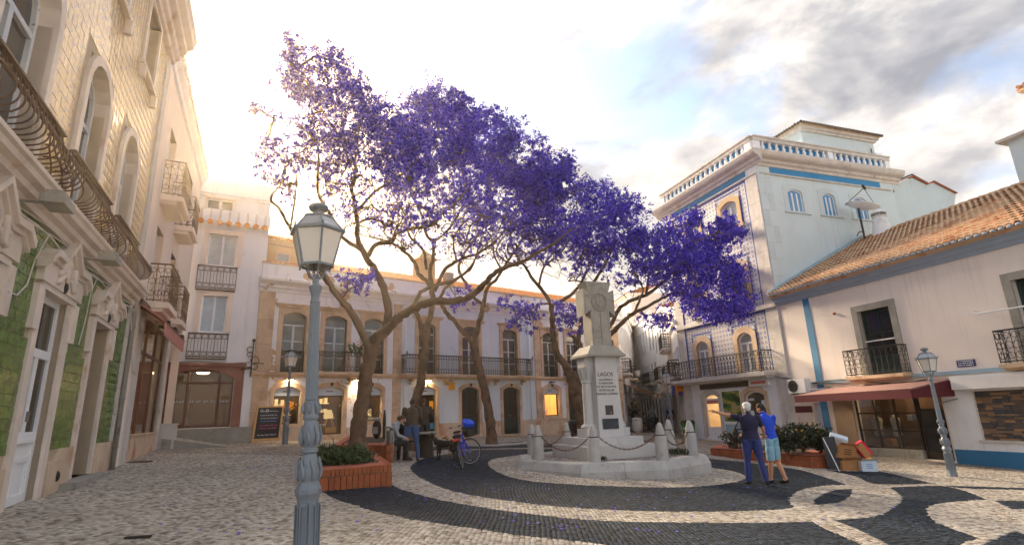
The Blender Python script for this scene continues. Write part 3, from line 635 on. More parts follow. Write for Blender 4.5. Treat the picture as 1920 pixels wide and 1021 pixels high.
# three ground-floor doorways with carved pediments
for k, (a, b, c, e) in enumerate(doors):
    cu = (a+b)/2; fb = MB()
    for s in (-1, 1):
        x0, x1 = (a-.2, a) if s < 0 else (b, b+.2); A.box(fb, x0, x1, c, e, -.28, .05)
        y0, y1 = (a-.36, a-.14) if s < 0 else (b+.14, b+.36); A.box(fb, y0, y1, 3.15, 3.80, .0, .085)
    A.box(fb, a-.2, b+.2, e-.001, e+.12, -.28, .075)
    fr = fb.build('door_surround', M['marble'], house)
    pm = MB(); A.poly(pm, [(a-.34, 3.86), (a-.34, 4.2), (cu-.38, 4.28), (cu, 4.60), (cu+.38, 4.28), (b+.34, 4.2), (b+.34, 3.86)], 0, .10)
    ped = pm.build('pediment', M['marble'], fr)
    cap = MB(); path = [(a-.44, 4.20), (a-.22, 4.36), (cu-.42, 4.34), (cu, 4.72), (cu+.42, 4.34), (b+.22, 4.36), (b+.44, 4.20)]
    for (u0, z0), (u1, z1) in zip(path, path[1:]):
        A.poly(cap, [(u0, z0-.10), (u1, z1-.10), (u1, z1), (u0, z0)], 0, .21); A.poly(cap, [(u0, z0-.17), (u1, z1-.17), (u1, z1-.10), (u0, z0-.10)], 0, .15)
    cap.build('pediment_moulding', M['marble'], fr)
    rl = MB(); A.poly(rl, [(cu+.10*math.cos(t*math.pi/8), 4.16+.16*math.sin(t*math.pi/8)) for t in range(16)], .10, .14)
    rl.ring(A.p(cu, 4.16, .13), np.array([*A.n, 0]), .12, .02, 14, 5)
    for s in (-1, 1):
        pts = [A.p(cu+s*(.22+.20*t), 4.25-.32*t+.07*math.sin(t*7), .12) for t in np.linspace(0, 1, 9)]; rl.tube(pts, [.02, .045, .055, .05, .04, .035, .045, .05, .02], 7)
        pts = [A.p(cu+s*(.17+.16*t), 4.1-.16*t, .12) for t in np.linspace(0, 1, 6)]; rl.tube(pts, .028, 6)
        rl.ball(A.p(cu+s*.36, 4.10, .12), (.05, .05, .06), 8, 6)
    rl.build('carving', M['marble'], fr, True)
    kb = MB(); kb.ball(A.p(cu, 3.93, .11), (.04, .04, .09), 8, 6); kb.build('keystone_boss', M['dark_wood'], fr, True)
    if k < 2:                                    # white glazed door
        db = MB(); z0 = c; bz = 1.62
        d = -.14
        def fbox(u0, u1, z0_, z1_, th=.05): A.box(db, u0, u1, z0_, z1_, d, d+th)
        fbox(a, a+.10, z0, e); fbox(b-.10, b, z0, e); fbox(a+.1, b-.1, e-.1, e, .048); fbox(a+.1, b-.1, 2.82, 2.95, .07); fbox(a+.1, b-.1, bz, bz+.1, .06); fbox(a+.1, b-.1, z0, z0+.22, .045)
        fbox(cu-.07, cu+.07, bz+.1, 2.82, .055); fbox(a+.1, b-.1, z0+.22, bz, .02); fbox(cu-.06, cu+.06, z0+.22, z0+.68, .04); fbox(a+.1, b-.1, z0+.68, z0+.76, .045); fbox(a+.1, b-.1, bz-.06, bz, .075)
        fbox(a+.1, a+.16, z0+.22, bz-.06, .035); fbox(b-.16, b-.1, z0+.22, bz-.06, .035)
        dr = db.build('door', M['white_paint'], house)
        for u0, u1, z0_, z1_ in ((a+.1, b-.1, 2.95, e-.1), (a+.1, cu-.07, bz+.1, 2.82), (cu+.07, b-.1, bz+.1, 2.82)):
            g = MB(); A.face(g, [(u0, z0_), (u1, z0_), (u1, z1_), (u0, z1_)], d+.02); g.build('pane', M['glass_dark'], dr)
        hb = MB(); A.box(hb, cu-.015, cu+.015, bz+.25, bz+.4, d+.055, d+.09); hb.build('handle', M['steel'], dr)
    else:                                        # deep doorway with a standing-open dark door
        rb = MB()
        A.box(rb, a-.06, a+.002, c, e, -1.0, -.281); A.box(rb, b-.002, b+.06, c, e, -1.0, -.281); A.box(rb, a, b, e-.06, e-.001, -1.0, -.281); A.box(rb, a, b, c-.08, c, -1.0, 0.0)
        rb.build('doorway_lining', M['pale_stone'], house)
        db = MB(); A.box(db, a+.03, a+.10, c, e-.3, -.95, -.3)
        for j in range(4): A.box(db, a+.10, a+.125, c+.15+j*.68, c+.70+j*.68, -.88, -.38)
        db.build('door', M['dark_wood'], house)
# cornice under the balconies
cornice(A, house, UA0, -.02, 4.62, [(0, 0), (.10, 0), (.12, .07), (.20, .10), (.22, .17), (.30, .21), (.32, .28), (.36, .31), (.36, .37), (0, .38)], 'marble', 'string_cornice')
cornice(A, house, UA0, .46, 11.7, [(0, 0), (.12, .02), (.14, .12), (.22, .18), (.24, .34), (.38, .42), (.40, .52), (.54, .62), (.56, .78), (.60, .84), (.60, .95), (0, 1.0)], 'marble', 'roof_cornice')
par = MB(); A.box(par, UA0, UA1+.02, 12.5, 13.6, -.4, .1); par.build('parapet', M['marble'], house)
# tall arched windows and iron basket balconies
for k, (a, b, c, e) in enumerate(ups):
    window(A, house, a, b, c, e, (b-a)*.5, .17, .07, .26, 'marble', 'worn_white_paint', 'glass_dark', rows=1, cols=2, tr=.34, bar=.075, fd=.08, bars=False)
    u0, u1 = a-.33, b+.33
    u0, u1 = ((-8.95, -6.45), (-5.95, -3.65), (-2.98, -.98))[k]
    sb = MB(); A.box(sb, u0, u1, 4.995, 5.03, .0, .30); bal = sb.build('balcony', M['rusty_iron'], house)
    zr = 5.88
    prof = [(.26, 5.03), (.44, 5.08), (.52, 5.19), (.50, 5.34), (.36, 5.52), (.22, 5.68), (.18, zr)]; prof = [tuple(p) for p in catmull(prof, 3)]
    tb = MB(); tb.tube([A.p(u0, zr, .0), A.p(u0, zr, .18), A.p(u1, zr, .18), A.p(u1, zr, 0)], .022, 6); A.box(tb, u0-.02, u1+.02, zr, zr+.03, .14, .23); tb.build('top_rail', M['rusty_iron'], bal)
    hb = MB()
    for dd, z in ((.20, 5.72), (.35, 5.53)): hb.tube([A.p(u0, z, .0), A.p(u0, z, dd), A.p(u1, z, dd), A.p(u1, z, 0)], .014, 6)
    hb.build('middle_rail', M['rusty_iron'], bal)
    nb = int((u1-u0)/.125); base = None
    for i in range(nb+1):
        u = u0+(u1-u0)*i/nb; bb = MB(); bb.tube([A.p(u, z, d) for d, z in prof], .012, 6)
        bb.ball(A.p(u, 5.78, .19), (.03, .03, .02), 6, 4)
        bb.build('baluster', M['rusty_iron'], bal)
    for s in (u0, u1):
        for i in range(1, 4):
            bb = MB(); bb.tube([A.p(s, z, d*i/4) for d, z in prof], .012, 6); bb.build('baluster', M['rusty_iron'], bal)
for k, (a, b, c, e) in enumerate(tops):
    window(A, house, a, b, c, e, .0, .12, .05, .26, 'marble', 'white_paint', 'glass_dark', rows=2, cols=2, tr=.0, bar=.06, sill=.09)
    bk = MB()
    for u in (a-.1, b+.1): A.poly(bk, [(u-.05, c-.40), (u+.05, c-.40), (u+.06, c-.09), (u-.06, c-.09)], 0, .14)
    bk.build('sill_bracket', M['marble'], house)
# floodlights and loose cables under the cornice
for u in (-7.15, -4.35):
    fb = MB(); A.box(fb, u-.22, u+.22, 4.55, 4.66, .36, .62); A.box(fb, u-.15, u+.15, 4.66, 4.74, .40, .58); fb.tube([A.p(u, 4.6, .1), A.p(u, 4.6, .4)], .02, 6)
    q = fb.build('floodlight', M['grey_stone']); tag(q, 'grey floodlight under the cornice, %s balcony of the green tiled house' % ('below the nearest' if u < -6 else 'below the middle'), 'floodlight', 'floodlights on the tiled house')
cb_ = MB()
for j, (dz, ph) in enumerate(((0, 0), (.05, 1.3), (-.06, 2.1))):
    cb_.tube([A.p(u, 4.52+dz+.05*math.sin(u*2.1+ph), .09) for u in np.linspace(-9.4, .1, 40)], .012, 5)
cb_.tube([A.p(-3.35, 4.5, .1), A.p(-3.3, 4.2, .03), A.p(-3.35, 3.7, .03), A.p(-3.5, 3.2, .03)], .012, 5); cb_.tube([A.p(-6.0, 4.5, .1), A.p(-6.1, 4.1, .03), A.p(-6.2, 3.7, .03), A.p(-6.45, 3.5, .03), A.p(-6.9, 3.45, .09)], .012, 5)
cb_.tube([A.p(-.1, 4.4, .08), A.p(.3, 3.7, .1), A.p(.9, 3.1, .08), A.p(1.4, 3.05, .08)], .014, 5)
tag(cb_.build('cable', M['pale_stone']), 'loose pale cables strung under the cornice of the tiled house', 'cable')
# ================================================================ WHITE BALCONY HOUSE (next along)
o = A.p(4, 1.0); h2 = empty('balcony_house', o, 'cream house with four iron balconies beside the green tiled house', 'house')
wins2 = [(1.95, 3.05, 5.1, 7.35), (4.75, 5.75, 5.1, 7.35), (1.95, 3.05, 8.3, 10.5), (4.75, 5.75, 8.3, 10.5), (7.0, 7.9, 8.6, 10.2), (7.0, 7.9, 5.4, 7.0), (6.3, 6.7, 6.2, 7.2)]
shop2 = (1.78, 6.05, 1.5, 4.75)
mb = MB(); A.wall(mb, .42, 9.6, .3, 12.0, wins2+[shop2, (6.5, 9.6, .3, 4.9)], 0, .28); A.face(mb, [(.42, .3), (.42, 12), (9.6, 12), (9.6, .3)], -7)
mb.add([A.p(.42, 12, 0), A.p(9.6, 12, 0), A.p(9.6, 12, -7), A.p(.42, 12, -7)], [(0, 1, 2, 3)]); mb.add([A.p(6.5, 4.9, 0), A.p(9.6, 4.9, 0), A.p(9.6, 4.9, -2.2), A.p(6.5, 4.9, -2.2)], [(0, 1, 2, 3)])
mb.add([A.p(6.5, .3, -2.2), A.p(9.6, .3, -2.2), A.p(9.6, 4.9, -2.2), A.p(6.5, 4.9, -2.2)], [(0, 1, 2, 3)])
mb.build('wall', M['cream_plaster'], h2)
cornice(A, h2, .44, 9.6, 11.75, [(0, 0), (.08, .04), (.1, .2), (.2, .28), (.24, .36), (.24, .42), (0, .5)], 'white_plaster', 'roof_cornice')
for i in range(38):
    tb = MB(); u = .6+i*.235; tb.tube([A.p(u, 12.30, -.5), A.p(u, 12.18, .30)], .085, 7); tb.build('eave_tile', M['cream_plaster'], h2)
pil = MB(); A.box(pil, .44, 1.0, .5, 11.7, 0, .05); pil.build('pilaster', M['cream_plaster'], h2)
for i, (a, b, c, e) in enumerate(wins2):
    window(A, h2, a, b, c, e, 0, .0, .0, .22, 'cream_plaster', 'white_paint', 'glass_curtain', rows=2, cols=2 if i < 4 else 1, tr=0, bar=.06)
for (u0, u1, z, lab) in ((1.75, 3.3, 5.05, None), (4.55, 5.9, 5.05, None), (1.75, 3.4, 8.22, None), (4.55, 5.9, 8.22, None)):
    railing(A, h2, u0, u1, z, 1.1, 0, .52, 'rusty_iron', .17, 'scroll', True, .010, slab=.16, slab_m='cream_plaster')
# shop front: stone piers, glass, interior
for (a, b, c, e) in ((1.0, 1.78, .5, 4.75), (6.05, 6.5, .5, 4.9)):
    p_ = MB(); A.box(p_, a, b, c, e, -.2, .06); p_.build('stone_pier', M['pale_stone'], h2)
p_ = MB(); A.box(p_, 1.78, 6.05, .5, 1.5, -.25, .05); A.box(p_, 1.78, 6.05, 1.5, 1.545, -.25, .09); p_.build('stall_riser', M['plinth_stone'], h2)
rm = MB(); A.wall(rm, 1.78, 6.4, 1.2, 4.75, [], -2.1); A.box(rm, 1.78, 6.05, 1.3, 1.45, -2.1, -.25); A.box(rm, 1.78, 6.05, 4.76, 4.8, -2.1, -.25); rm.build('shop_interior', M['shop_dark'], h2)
fr = MB(); d = -.1
for u in (1.78, 3.1, 4.6, 5.97): A.box(fr, u, u+.08, 1.545, 4.75, d-.03, d+.04)
A.box(fr, 1.86, 5.97, 4.65, 4.75, d-.028, d+.035); A.box(fr, 1.86, 5.97, 3.75, 3.82, d-.028, d+.035)
fr = fr.build('shop_frame', M['brown_frame'], h2)
for u0, u1 in ((1.86, 3.1), (3.18, 4.6), (4.68, 5.97)):
    for z0, z1 in ((1.545, 3.75), (3.82, 4.65)):
        g = MB(); A.face(g, [(u0, z0), (u1, z0), (u1, z1), (u0, z1)], d); g.build('pane', M['clear_glass'], fr)
g = MB(); A.box(g, 3.18, 4.5, 1.6, 2.5, -1.4, -.9); A.box(g, 4.9, 5.6, 1.6, 3.2, -1.9, -1.5); g.build('display_counter', M['pine'], h2)
vb = MB()
for r, z in ((.12, 3.9), (.08, 4.12)): vb.ring(A.p(1.38, 4.3+(.0 if r > .1 else .02), .10), np.array([*A.n, 0]), r, .035, 14, 6)
vb.tube([A.p(1.25, 4.3, .08), A.p(1.3, 4.5, .10), A.p(1.4, 4.62, .12), A.p(1.5, 4.55, .12)], .035, 6); vb.build('scroll_capital', M['pale_stone'], h2, True)
aw = empty('awning', A.p(2.6, 4.3, .3), 'faded pink shop awning on the left house, half rolled out', 'awning')
mb = MB(); mb.hexa([A.p(.7, 4.82, .05), A.p(4.7, 4.82, .05), A.p(4.7, 4.35, .68), A.p(.7, 4.35, .68)], [A.p(.7, 4.85, .06), A.p(4.7, 4.85, .06), A.p(4.7, 4.38, .70), A.p(.7, 4.38, .70)]); mb.build('canopy', M['faded_pink_canvas'], aw)
mb = MB(); A.box(mb, .7, 4.7, 4.08, 4.352, .67, .69)
for i in range(16): A.poly(mb, [(.7+i*.25, 4.08), (.7+i*.25+.25, 4.08), (.7+i*.25+.19, 4.0), (.7+i*.25+.06, 4.0)], .672, .688)
mb.build('valance', M['faded_pink_canvas'], aw); mb = MB(); A.box(mb, .6, 4.8, 4.80, 4.92, .0, .14); mb.tube([A.p(.7, 4.36, .68), A.p(4.7, 4.36, .68)], .025, 6); mb.tube([A.p(.9, 4.75, .05), A.p(.9, 4.36, .66)], .018, 6); mb.tube([A.p(4.5, 4.75, .05), A.p(4.5, 4.36, .66)], .018, 6); mb.build('awning_frame', M['brown_frame'], aw)
for u in (4.2, 5.9):
    fb = MB(); A.box(fb, u-.2, u+.2, 4.62, 4.72, .25, .5); A.box(fb, u-.02, u+.02, 4.7, 4.95, .0, .3); tag(fb.build('floodlight', M['dark_wood']), 'small dark floodlight under the balcony slab, %s the pink awning' % ('just above' if u < 5 else 'beyond'), 'floodlight', 'floodlights under the balconies')
# wedge ramp in front of the corner pier, marble planter box
q = A.p(6.6, .0, 0)
rb = MB(); zg = lambda p: float(gz(p[0], p[1]))
a0, a1 = A.p(6.55, 0, .15), A.p(6.9, 0, 2.1); b0, b1 = A.p(8.0, 0, .15), A.p(7.6, 0, 2.1)
rb.add([(*a0[:2], zg(a0)-.02), (*a1[:2], zg(a1)-.02), (*b1[:2], zg(b1)-.02), (*b0[:2], zg(b0)-.02), (*a0[:2], zg(a0)+.34), (*a1[:2], zg(a1)+.03), (*b1[:2], zg(b1)+.03), (*b0[:2], zg(b0)+.34)], [(0, 1, 2, 3), (4, 5, 6, 7), (0, 1, 5, 4), (1, 2, 6, 5), (2, 3, 7, 6), (3, 0, 4, 7)])
tag(rb.build('ramp', M['grey_stone']), 'low stone wedge ramp running out from the corner shop pier', 'ramp')
pb = MB(); A.box(pb, 6.6, 7.15, .9, 1.75, .02, .5); A.box(pb, 6.56, 7.19, 1.75, 1.80, -.02, .54); tag(pb.build('stone_planter', M['pale_stone']), 'pale marble box standing behind the corner shop pier', 'planter')
# ================================================================ WHITE END HOUSE facing the square (portal with glass doors)
FB = Fac(G(1006, 815)[:2], 52.04); uBl = FB.uz(466, 808)[0]
FE = Fac(FB.O+FB.u*uBl, 61)
h3 = empty('end_house', FE.p(-2, 1.5), 'white end house over a brown portal with wide glass doors', 'house')
E_ = FE
wE = [(-2.22, -1.25, 5.45, 7.0), (-2.22, -1.1, 8.35, 9.75), (-2.47, -1.39, 10.9, 11.4)]
opn = (-3.12, -.72, 1.6, 3.95)
mb = MB(); E_.wall(mb, -4.6, .12, .8, 10.25, wE[:2]+[opn], 0, .2); pw_ = MB(); E_.wall(pw_, -4.6, .12, 10.2, 12.4, [wE[2]], -.5, .1); pw_.add([E_.p(.12, 10.2, -.5), E_.p(.12, 12.4, -.5), E_.p(.12, 12.4, -6), E_.p(.12, 10.2, -6)], [(0, 1, 2, 3)]); pw_.add([E_.p(-4.6, 12.4, -.5), E_.p(.12, 12.4, -.5), E_.p(.12, 12.4, -6), E_.p(-4.6, 12.4, -6)], [(0, 1, 2, 3)]); pw_.build('penthouse_wall', M['white_plaster'], h3)
mb.add([E_.p(.12, .8, 0), E_.p(.12, 10.25, 0), E_.p(.12, 10.25, -6), E_.p(.12, .8, -6)], [(0, 1, 2, 3)])
mb.build('wall', M['white_plaster'], h3)
fs = MB(); E_.box(fs, -4.6, .2, 11.75, 12.5, -.5, -.3); E_.box(fs, -4.6, .16, 11.65, 11.75, -.5, -.38); fs.build('fascia', M['white_plaster'], h3)
pr = MB(); E_.box(pr, -4.6, .16, 10.3, 10.85, -.1, .10); pr.build('terrace_parapet', M['white_plaster'], h3)
for i in range(13):
    u = -4.4+i*.36; tb = MB(); tb.tube([E_.p(u, 10.30, .0), E_.p(u, 10.20, .36)], .12, 8); tb.build('eave_tile', M['roof_orange'], h3)
    pb = MB(); E_.box(pb, u-.045, u+.045, 10.32, 10.84, .101, .15); pb.build('parapet_rib', M['pale_stone'], h3)
for i, w in enumerate(wE): window(E_, h3, *w, 0, .2 if i < 2 else .08, .04, .16, 'cream_plaster', 'white_paint', 'glass_curtain' if i != 2 else 'glass_dark', rows=1, cols=2, tr=0, bar=.06)
for (u0, u1, z) in ((-2.55, -1.1, 4.35), (-2.5, -1.02, 7.25)):
    railing(E_, h3, u0, u1, z, 1.02, 0, .12, 'rusty_iron', .24, 'circles', True, .013)
br = MB(); E_.wall(br, -4.6, -.36, 1.0, 4.12, [(opn[0]-.02, opn[1]+.02, .9, 3.97)], .05, 0); E_.box(br, -4.6, -.3, 4.05, 4.17, .05, .16)
E_.poly(br, [(opn[0]-.03, 3.55)]+[(u, z) for u, z in arch(opn[0], opn[1], 3.0, 3.93, .40)][1:-1]+[(opn[1]+.03, 3.55), (opn[1]+.03, 4.0), (opn[0]-.03, 4.0)], -.1, .052)
br.build('portal_surround', M['brown_render'], h3)
pl = MB(); E_.box(pl, -.35, .1, .9, 4.1, 0, .04); pl.build('corner_strip', M['white_plaster'], h3)
d = -.14; db = MB()
E_.box(db, opn[0], opn[1], 1.6, 1.7, d, d+.06)
us = [opn[0], opn[0]+.62, opn[0]+.72, opn[0]+1.75, opn[1]-.08]
for u, w in ((opn[0], .08), (-2.42, .10), (-1.30, .12), (opn[1]-.08, .08)): E_.box(db, u, u+w, 1.7, 3.93, d, d+.07)
E_.box(db, opn[0], opn[1], 3.32, 3.42, d, d+.065); E_.box(db, opn[0], opn[1], 3.80, 3.95, d, d+.06)
dr = db.build('glass_door', M['brown_frame'], h3)
for u0, u1 in ((opn[0]+.08, -2.42), (-2.32, -1.30), (-1.18, opn[1]-.08)):
    for z0, z1 in ((1.7, 3.32), (3.42, 3.80)):
        g = MB(); E_.face(g, [(u0, z0), (u1, z0), (u1, z1), (u0, z1)], d+.03); g.build('pane', M['clear_glass'], dr)
        if z0 < 2:
            s_ = MB(); n_ = 3 if u1-u0 < .9 else 4
            for i in range(n_):
                u = u0+(u1-u0)*(i+.5)/n_; s_.ball(E_.p(u-.04, 2.62, d+.036), (.04, .04, .03), 6, 4); s_.ball(E_.p(u+.05, 2.64, d+.036), (.03, .03, .025), 6, 4)
            s_.build('glass_sticker', M['white_card'], dr)
hb = MB(); hb.tube([E_.p(-2.25, 1.75, d+.10), E_.p(-2.25, 3.25, d+.10)], .02, 8); hb.build('handle', M['steel'], dr)
rm = MB(); E_.face(rm, [(-4.5, 1.6), (-.2, 1.6), (-.2, 4), (-4.5, 4)], -3.0); E_.box(rm, -4.5, -.2, 4.0, 4.05, -3, -.25); E_.box(rm, -4.5, -.2, 1.5, 1.6, -3, -.2); E_.box(rm, -4.55, -4.5, 1.6, 4, -3, -.2); E_.box(rm, -.2, -.15, 1.6, 4, -3, -.2); rm.build('hall_interior', M['shop_dark'], h3)
lb = MB(); lb.ball(E_.p(-1.9, 3.88, -1.2), (.24, .24, .06), 12, 6); lb.build('ceiling_lamp', M['warm_lamp'], h3)
pw = MB(); E_.box(pw, -4.6, .05, .8, 1.58, -.05, .9); pw.build('door_step', M['grey_stone'], h3)
# wall bracket tangle between the end house and the long house
bk = MB(); b0 = E_.p(-.15, 4.0, .05)
bk.tube([E_.p(-.12, 3.6, .1), E_.p(-.1, 5.1, .12)], .03, 6); bk.ball(E_.p(-.1, 5.15, .12), .07, 8, 6)
for z, r in ((4.75, .12), (4.3, .16), (4.55, .10), (4.05, .13)): bk.ring(E_.p(-.12+(.12 if r > .12 else -.1), z, .12), np.array([*E_.n, 0]), r, .018, 12, 5)
bk.tube([E_.p(-.1, 4.2, .12), E_.p(.35, 4.15, .25)], .02, 6); bk.tube([E_.p(-.5, 3.95, .1), E_.p(-.1, 4.0, .12)], .05, 6)
tag(bk.build('cable_bracket', M['rusty_iron']), 'rusty iron cable bracket on the corner of the white end house', 'bracket')
cw = MB(); cw.tube([E_.p(u, 4.22-.06*math.sin((u+4.4)*1.4)**2, .12) for u in np.linspace(-4.4, -.2, 16)], .014, 5); tag(cw.build('cable', M['dark_wood']), 'dark cable sagging above the brown portal of the end house', 'cable')
# ================================================================ LONG OLD HOUSE behind the trees
B = FB
h4 = empty('long_house', B.p(-7, .8), 'long two-storey old house with ochre window frames and peeling plaster behind the trees', 'house')
BU = [(-14.54, -13.52), (-12.66, -11.59), (-10.74, -9.70), (-7.76, -6.72), (-5.08, -3.98), (-2.30, -1.23), (.78, 1.93), (2.76, 3.83), (4.75, 5.8), (6.35, 7.2)]
UPW = [(a, b, 3.78, 6.53) for a, b in BU]
GW = [(-14.69, -13.57, 1.62, 3.22), (-12.85, -11.61, 1.10, 3.22), (-10.80, -9.73, 1.62, 3.22), (-7.86, -6.69, .84, 3.22), (-5.15, -4.02, .70, 3.22), (-2.37, -1.20, .62, 3.22), (.72, 1.94, 1.52, 3.21), (2.68, 3.90, .45, 3.2), (4.8, 5.9, 1.5, 3.2)]
for nm, a, b, mt in (('end', -15.6, -8.95, 'peeling_plaster'), ('mid', -8.95, .28, 'pale_blue_wall'), ('east', .28, 7.75, 'peeling_plaster')):
    mb = MB(); B.wall(mb, a, b, -.3, 7.5, UPW+GW, 0, .3)
    if nm == 'end': mb.add([B.p(a, -.3, 0), B.p(a, 8.6, 0), B.p(a, 8.6, -9), B.p(a, -.3, -9)], [(3, 2, 1, 0)])
    if nm == 'east': mb.add([B.p(b, -.3, 0), B.p(b, 8.6, 0), B.p(b, 8.6, -9), B.p(b, -.3, -9)], [(0, 1, 2, 3)])
    mb.build('wall', M[mt], h4)
bk = MB(); B.face(bk, [(-15.6, -.3), (7.75, -.3), (7.75, 8.5), (-15.6, 8.5)], -9); bk.build('wall', M['white_plaster'], h4)
# pilasters of stone blocks, string course, cornice, parapet
for (a, b) in ((-15.6, -14.95), (-9.17, -8.73), (.09, .48), (7.2, 7.76)):
    for i, (z0, z1) in enumerate(((1.38, 2.2), (2.2, 3.0), (3.0, 3.62), (3.84, 5.0), (5.0, 6.1), (6.1, 7.38))):
        q = MB(); B.box(q, a, b, z0+.005, z1-.005, 0, .07); q.build('pilaster_block', M['ochre_stone'], h4)
cornice(B, h4, -15.66, 7.82, 3.60, [(0, 0), (.05, 0), (.07, .08), (.13, .12), (.13, .22), (0, .24)], 'ochre_stone', 'string_course')
cornice(B, h4, -15.68, 7.84, 7.38, [(0, 0), (.06, 0), (.08, .14), (.14, .18), (.16, .30), (.30, .38), (.42, .44), (.44, .55), (.40, .60), (0, .62)], 'peeling_plaster', 'roof_cornice')
pp = MB(); B.box(pp, -15.6, 7.8, 7.98, 8.64, -.25, .12); pp.build('parapet', M['peeling_plaster'], h4)
pp = MB(); B.box(pp, -15.62, 7.82, 8.64, 8.72, -.28, .16); pp.build('parapet_coping', M['ochre_stone'], h4)
# tiled roof: courses of round tiles (joined: far too small to tell apart), ridge
rb = MB(); rb.add([B.p(-15.6, 8.66, -.2), B.p(7.8, 8.66, -.2), B.p(7.8, 10.4, -5), B.p(-15.6, 10.4, -5), B.p(7.8, 8.6, -9), B.p(-15.6, 8.6, -9)], [(0, 1, 2, 3), (3, 2, 4, 5), (0, 3, 5), (1, 4, 2)]); rf = rb.build('roof', M['roof_orange'], h4)
rt = MB()
for i in range(104):
    u = -15.5+i*.2235; rt.tube([B.p(u, 8.74, -.1), B.p(u, 10.44, -5)], .075, 6, True)
rt.build('roof_tiles', M['roof_orange'], rf, kind='stuff')
dm = MB(); B.box(dm, -15.6, -12.3, 8.66, 10.05, -5, -.55); dm.add([B.p(-15.7, 9.98, -.3), B.p(-12.2, 9.98, -.3), B.p(-12.2, 10.95, -3), B.p(-15.7, 10.95, -3)], [(0, 1, 2, 3)])
dmo = dm.build('attic', M['ochre_frame'], h4)
rt = MB()
for i in range(16): rt.tube([B.p(-15.6+i*.22, 10.0, -.25), B.p(-15.6+i*.22, 10.98, -3)], .075, 6, True)
rt.build('attic_tiles', M['roof_orange'], dmo, kind='stuff')
g = MB(); B.box(g, -14.95, -14.3, 8.95, 9.4, -.56, -.50); B.box(g, -15.6, -12.3, 9.72, 9.85, -.56, -.48); g.build('attic_window_frame', M['ochre_stone'], dmo)
g = MB(); B.face(g, [(-14.88, 9.0), (-14.37, 9.0), (-14.37, 9.34), (-14.88, 9.34)], -.49); g.build('pane', M['glass_curtain'], dmo)
ch = MB(); B.box(ch, -6.3, -5.3, 9.5, 10.9, -3.6, -2.6); B.box(ch, -6.4, -5.2, 10.9, 11.0, -3.7, -2.5); ch.add([B.p(-6.4, 11.0, -3.7), B.p(-5.2, 11.0, -3.7), B.p(-5.2, 11.0, -2.5), B.p(-6.4, 11.0, -2.5), B.p(-5.8, 11.7, -3.1)], [(0, 1, 4), (1, 2, 4), (2, 3, 4), (3, 0, 4)]); ch.build('roof_turret', M['ochre_frame'], h4)
ch = MB(); B.box(ch, -4.3, -3.8, 9.3, 10.4, -3.4, -2.9); ch.build('chimney', M['grey_stone'], h4)
ml = MB(); ml.tube([B.p(-6.9, 10, -4), B.p(-6.9, 15.5, -4)], .03, 5); ml.build('mast', M['grey_stone'], h4)
# upper french windows under flat hoods
for i, (a, b, c, e) in enumerate(UPW):
    window(B, h4, a, b, c, e, .2, .2, .06, .2, 'ochre_stone', 'worn_white_paint', 'glass_dark', rows=3, cols=2, tr=.21, flat_top=True, bar=.055, fd=.05)
    fr = MB(); inn = arch(a+.001, b-.001, c, e-.001, .2); i2 = arch(a+.05, b-.05, c+.0, e-.05, .19); band(B, fr, inn, i2, -.1, -.09, -.13); fr.build('window_lining', M['dark_wood'], h4)
    hood(B, h4, a-.38, b+.38, 6.88, .16, .2)
for (u0, u1, dd, zz_) in ((-14.5, -13.55, .05, 3.84), (-10.72, -9.72, .05, 3.84), (.8, 1.9, .05, 3.84)): railing(B, h4, u0, u1, zz_, .92, 0, dd, 'iron', .15, 'circles', False, .014)
railing(B, h4, -13.3, -11.1, 3.84, .92, 0, .58, 'iron', .15, 'circles', True, .014, slab=.13, slab_m='ochre_stone')
bl = railing(B, h4, -8.68, -.55, 3.82, .95, 0, .58, 'iron', .15, 'circles', True, .014, slab=.13, slab_m='ochre_stone')
for u in (-8.68, -.55):
    fb = MB(); fb.ball(B.p(u, 4.86, .58), .05, 8, 6); fb.tube([B.p(u, 4.75, .58), B.p(u, 4.95, .58)], .018, 6); fb.build('finial', M['iron'], bl)
railing(B, h4, 2.4, 4.15, 3.84, .92, 0, .58, 'iron', .15, 'circles', True, .014, slab=.13, slab_m='ochre_stone')
for u in (-13.0, -11.4, -8.2, -6.2, -6.0, -3.4, -2.9, -1.0, 2.6, 3.95):
    kb = MB(); B.poly(kb, [(u-.07, 3.6), (u+.07, 3.6), (u+.06, 3.3), (u-.06, 3.3)], 0, .12); B.box(kb, u-.08, u+.08, 3.46, 3.602, .0, .40); kb.build('balcony_bracket', M['ochre_stone'], h4)
# plinth slabs between openings
edges = [-15.6]+[x for g_ in GW for x in (g_[0]-.2, g_[1]+.2)]+[7.75]
for i in range(0, len(edges), 2):
    a, b = edges[i], edges[i+1]; k = max(1, round((b-a)/1.0))
    for j in range(k):
        q = MB(); B.box(q, a+(b-a)*j/k+.004, a+(b-a)*(j+1)/k-.004, -.3, 1.37, 0, .05); q.build('plinth_slab', M['plinth_stone'], h4)
for g_ in GW:
    if g_[2] > 1.4:
        q = MB(); B.box(q, g_[0]-.2, g_[1]+.2, -.3, 1.37, 0, .05); q.build('plinth_slab', M['plinth_stone'], h4)
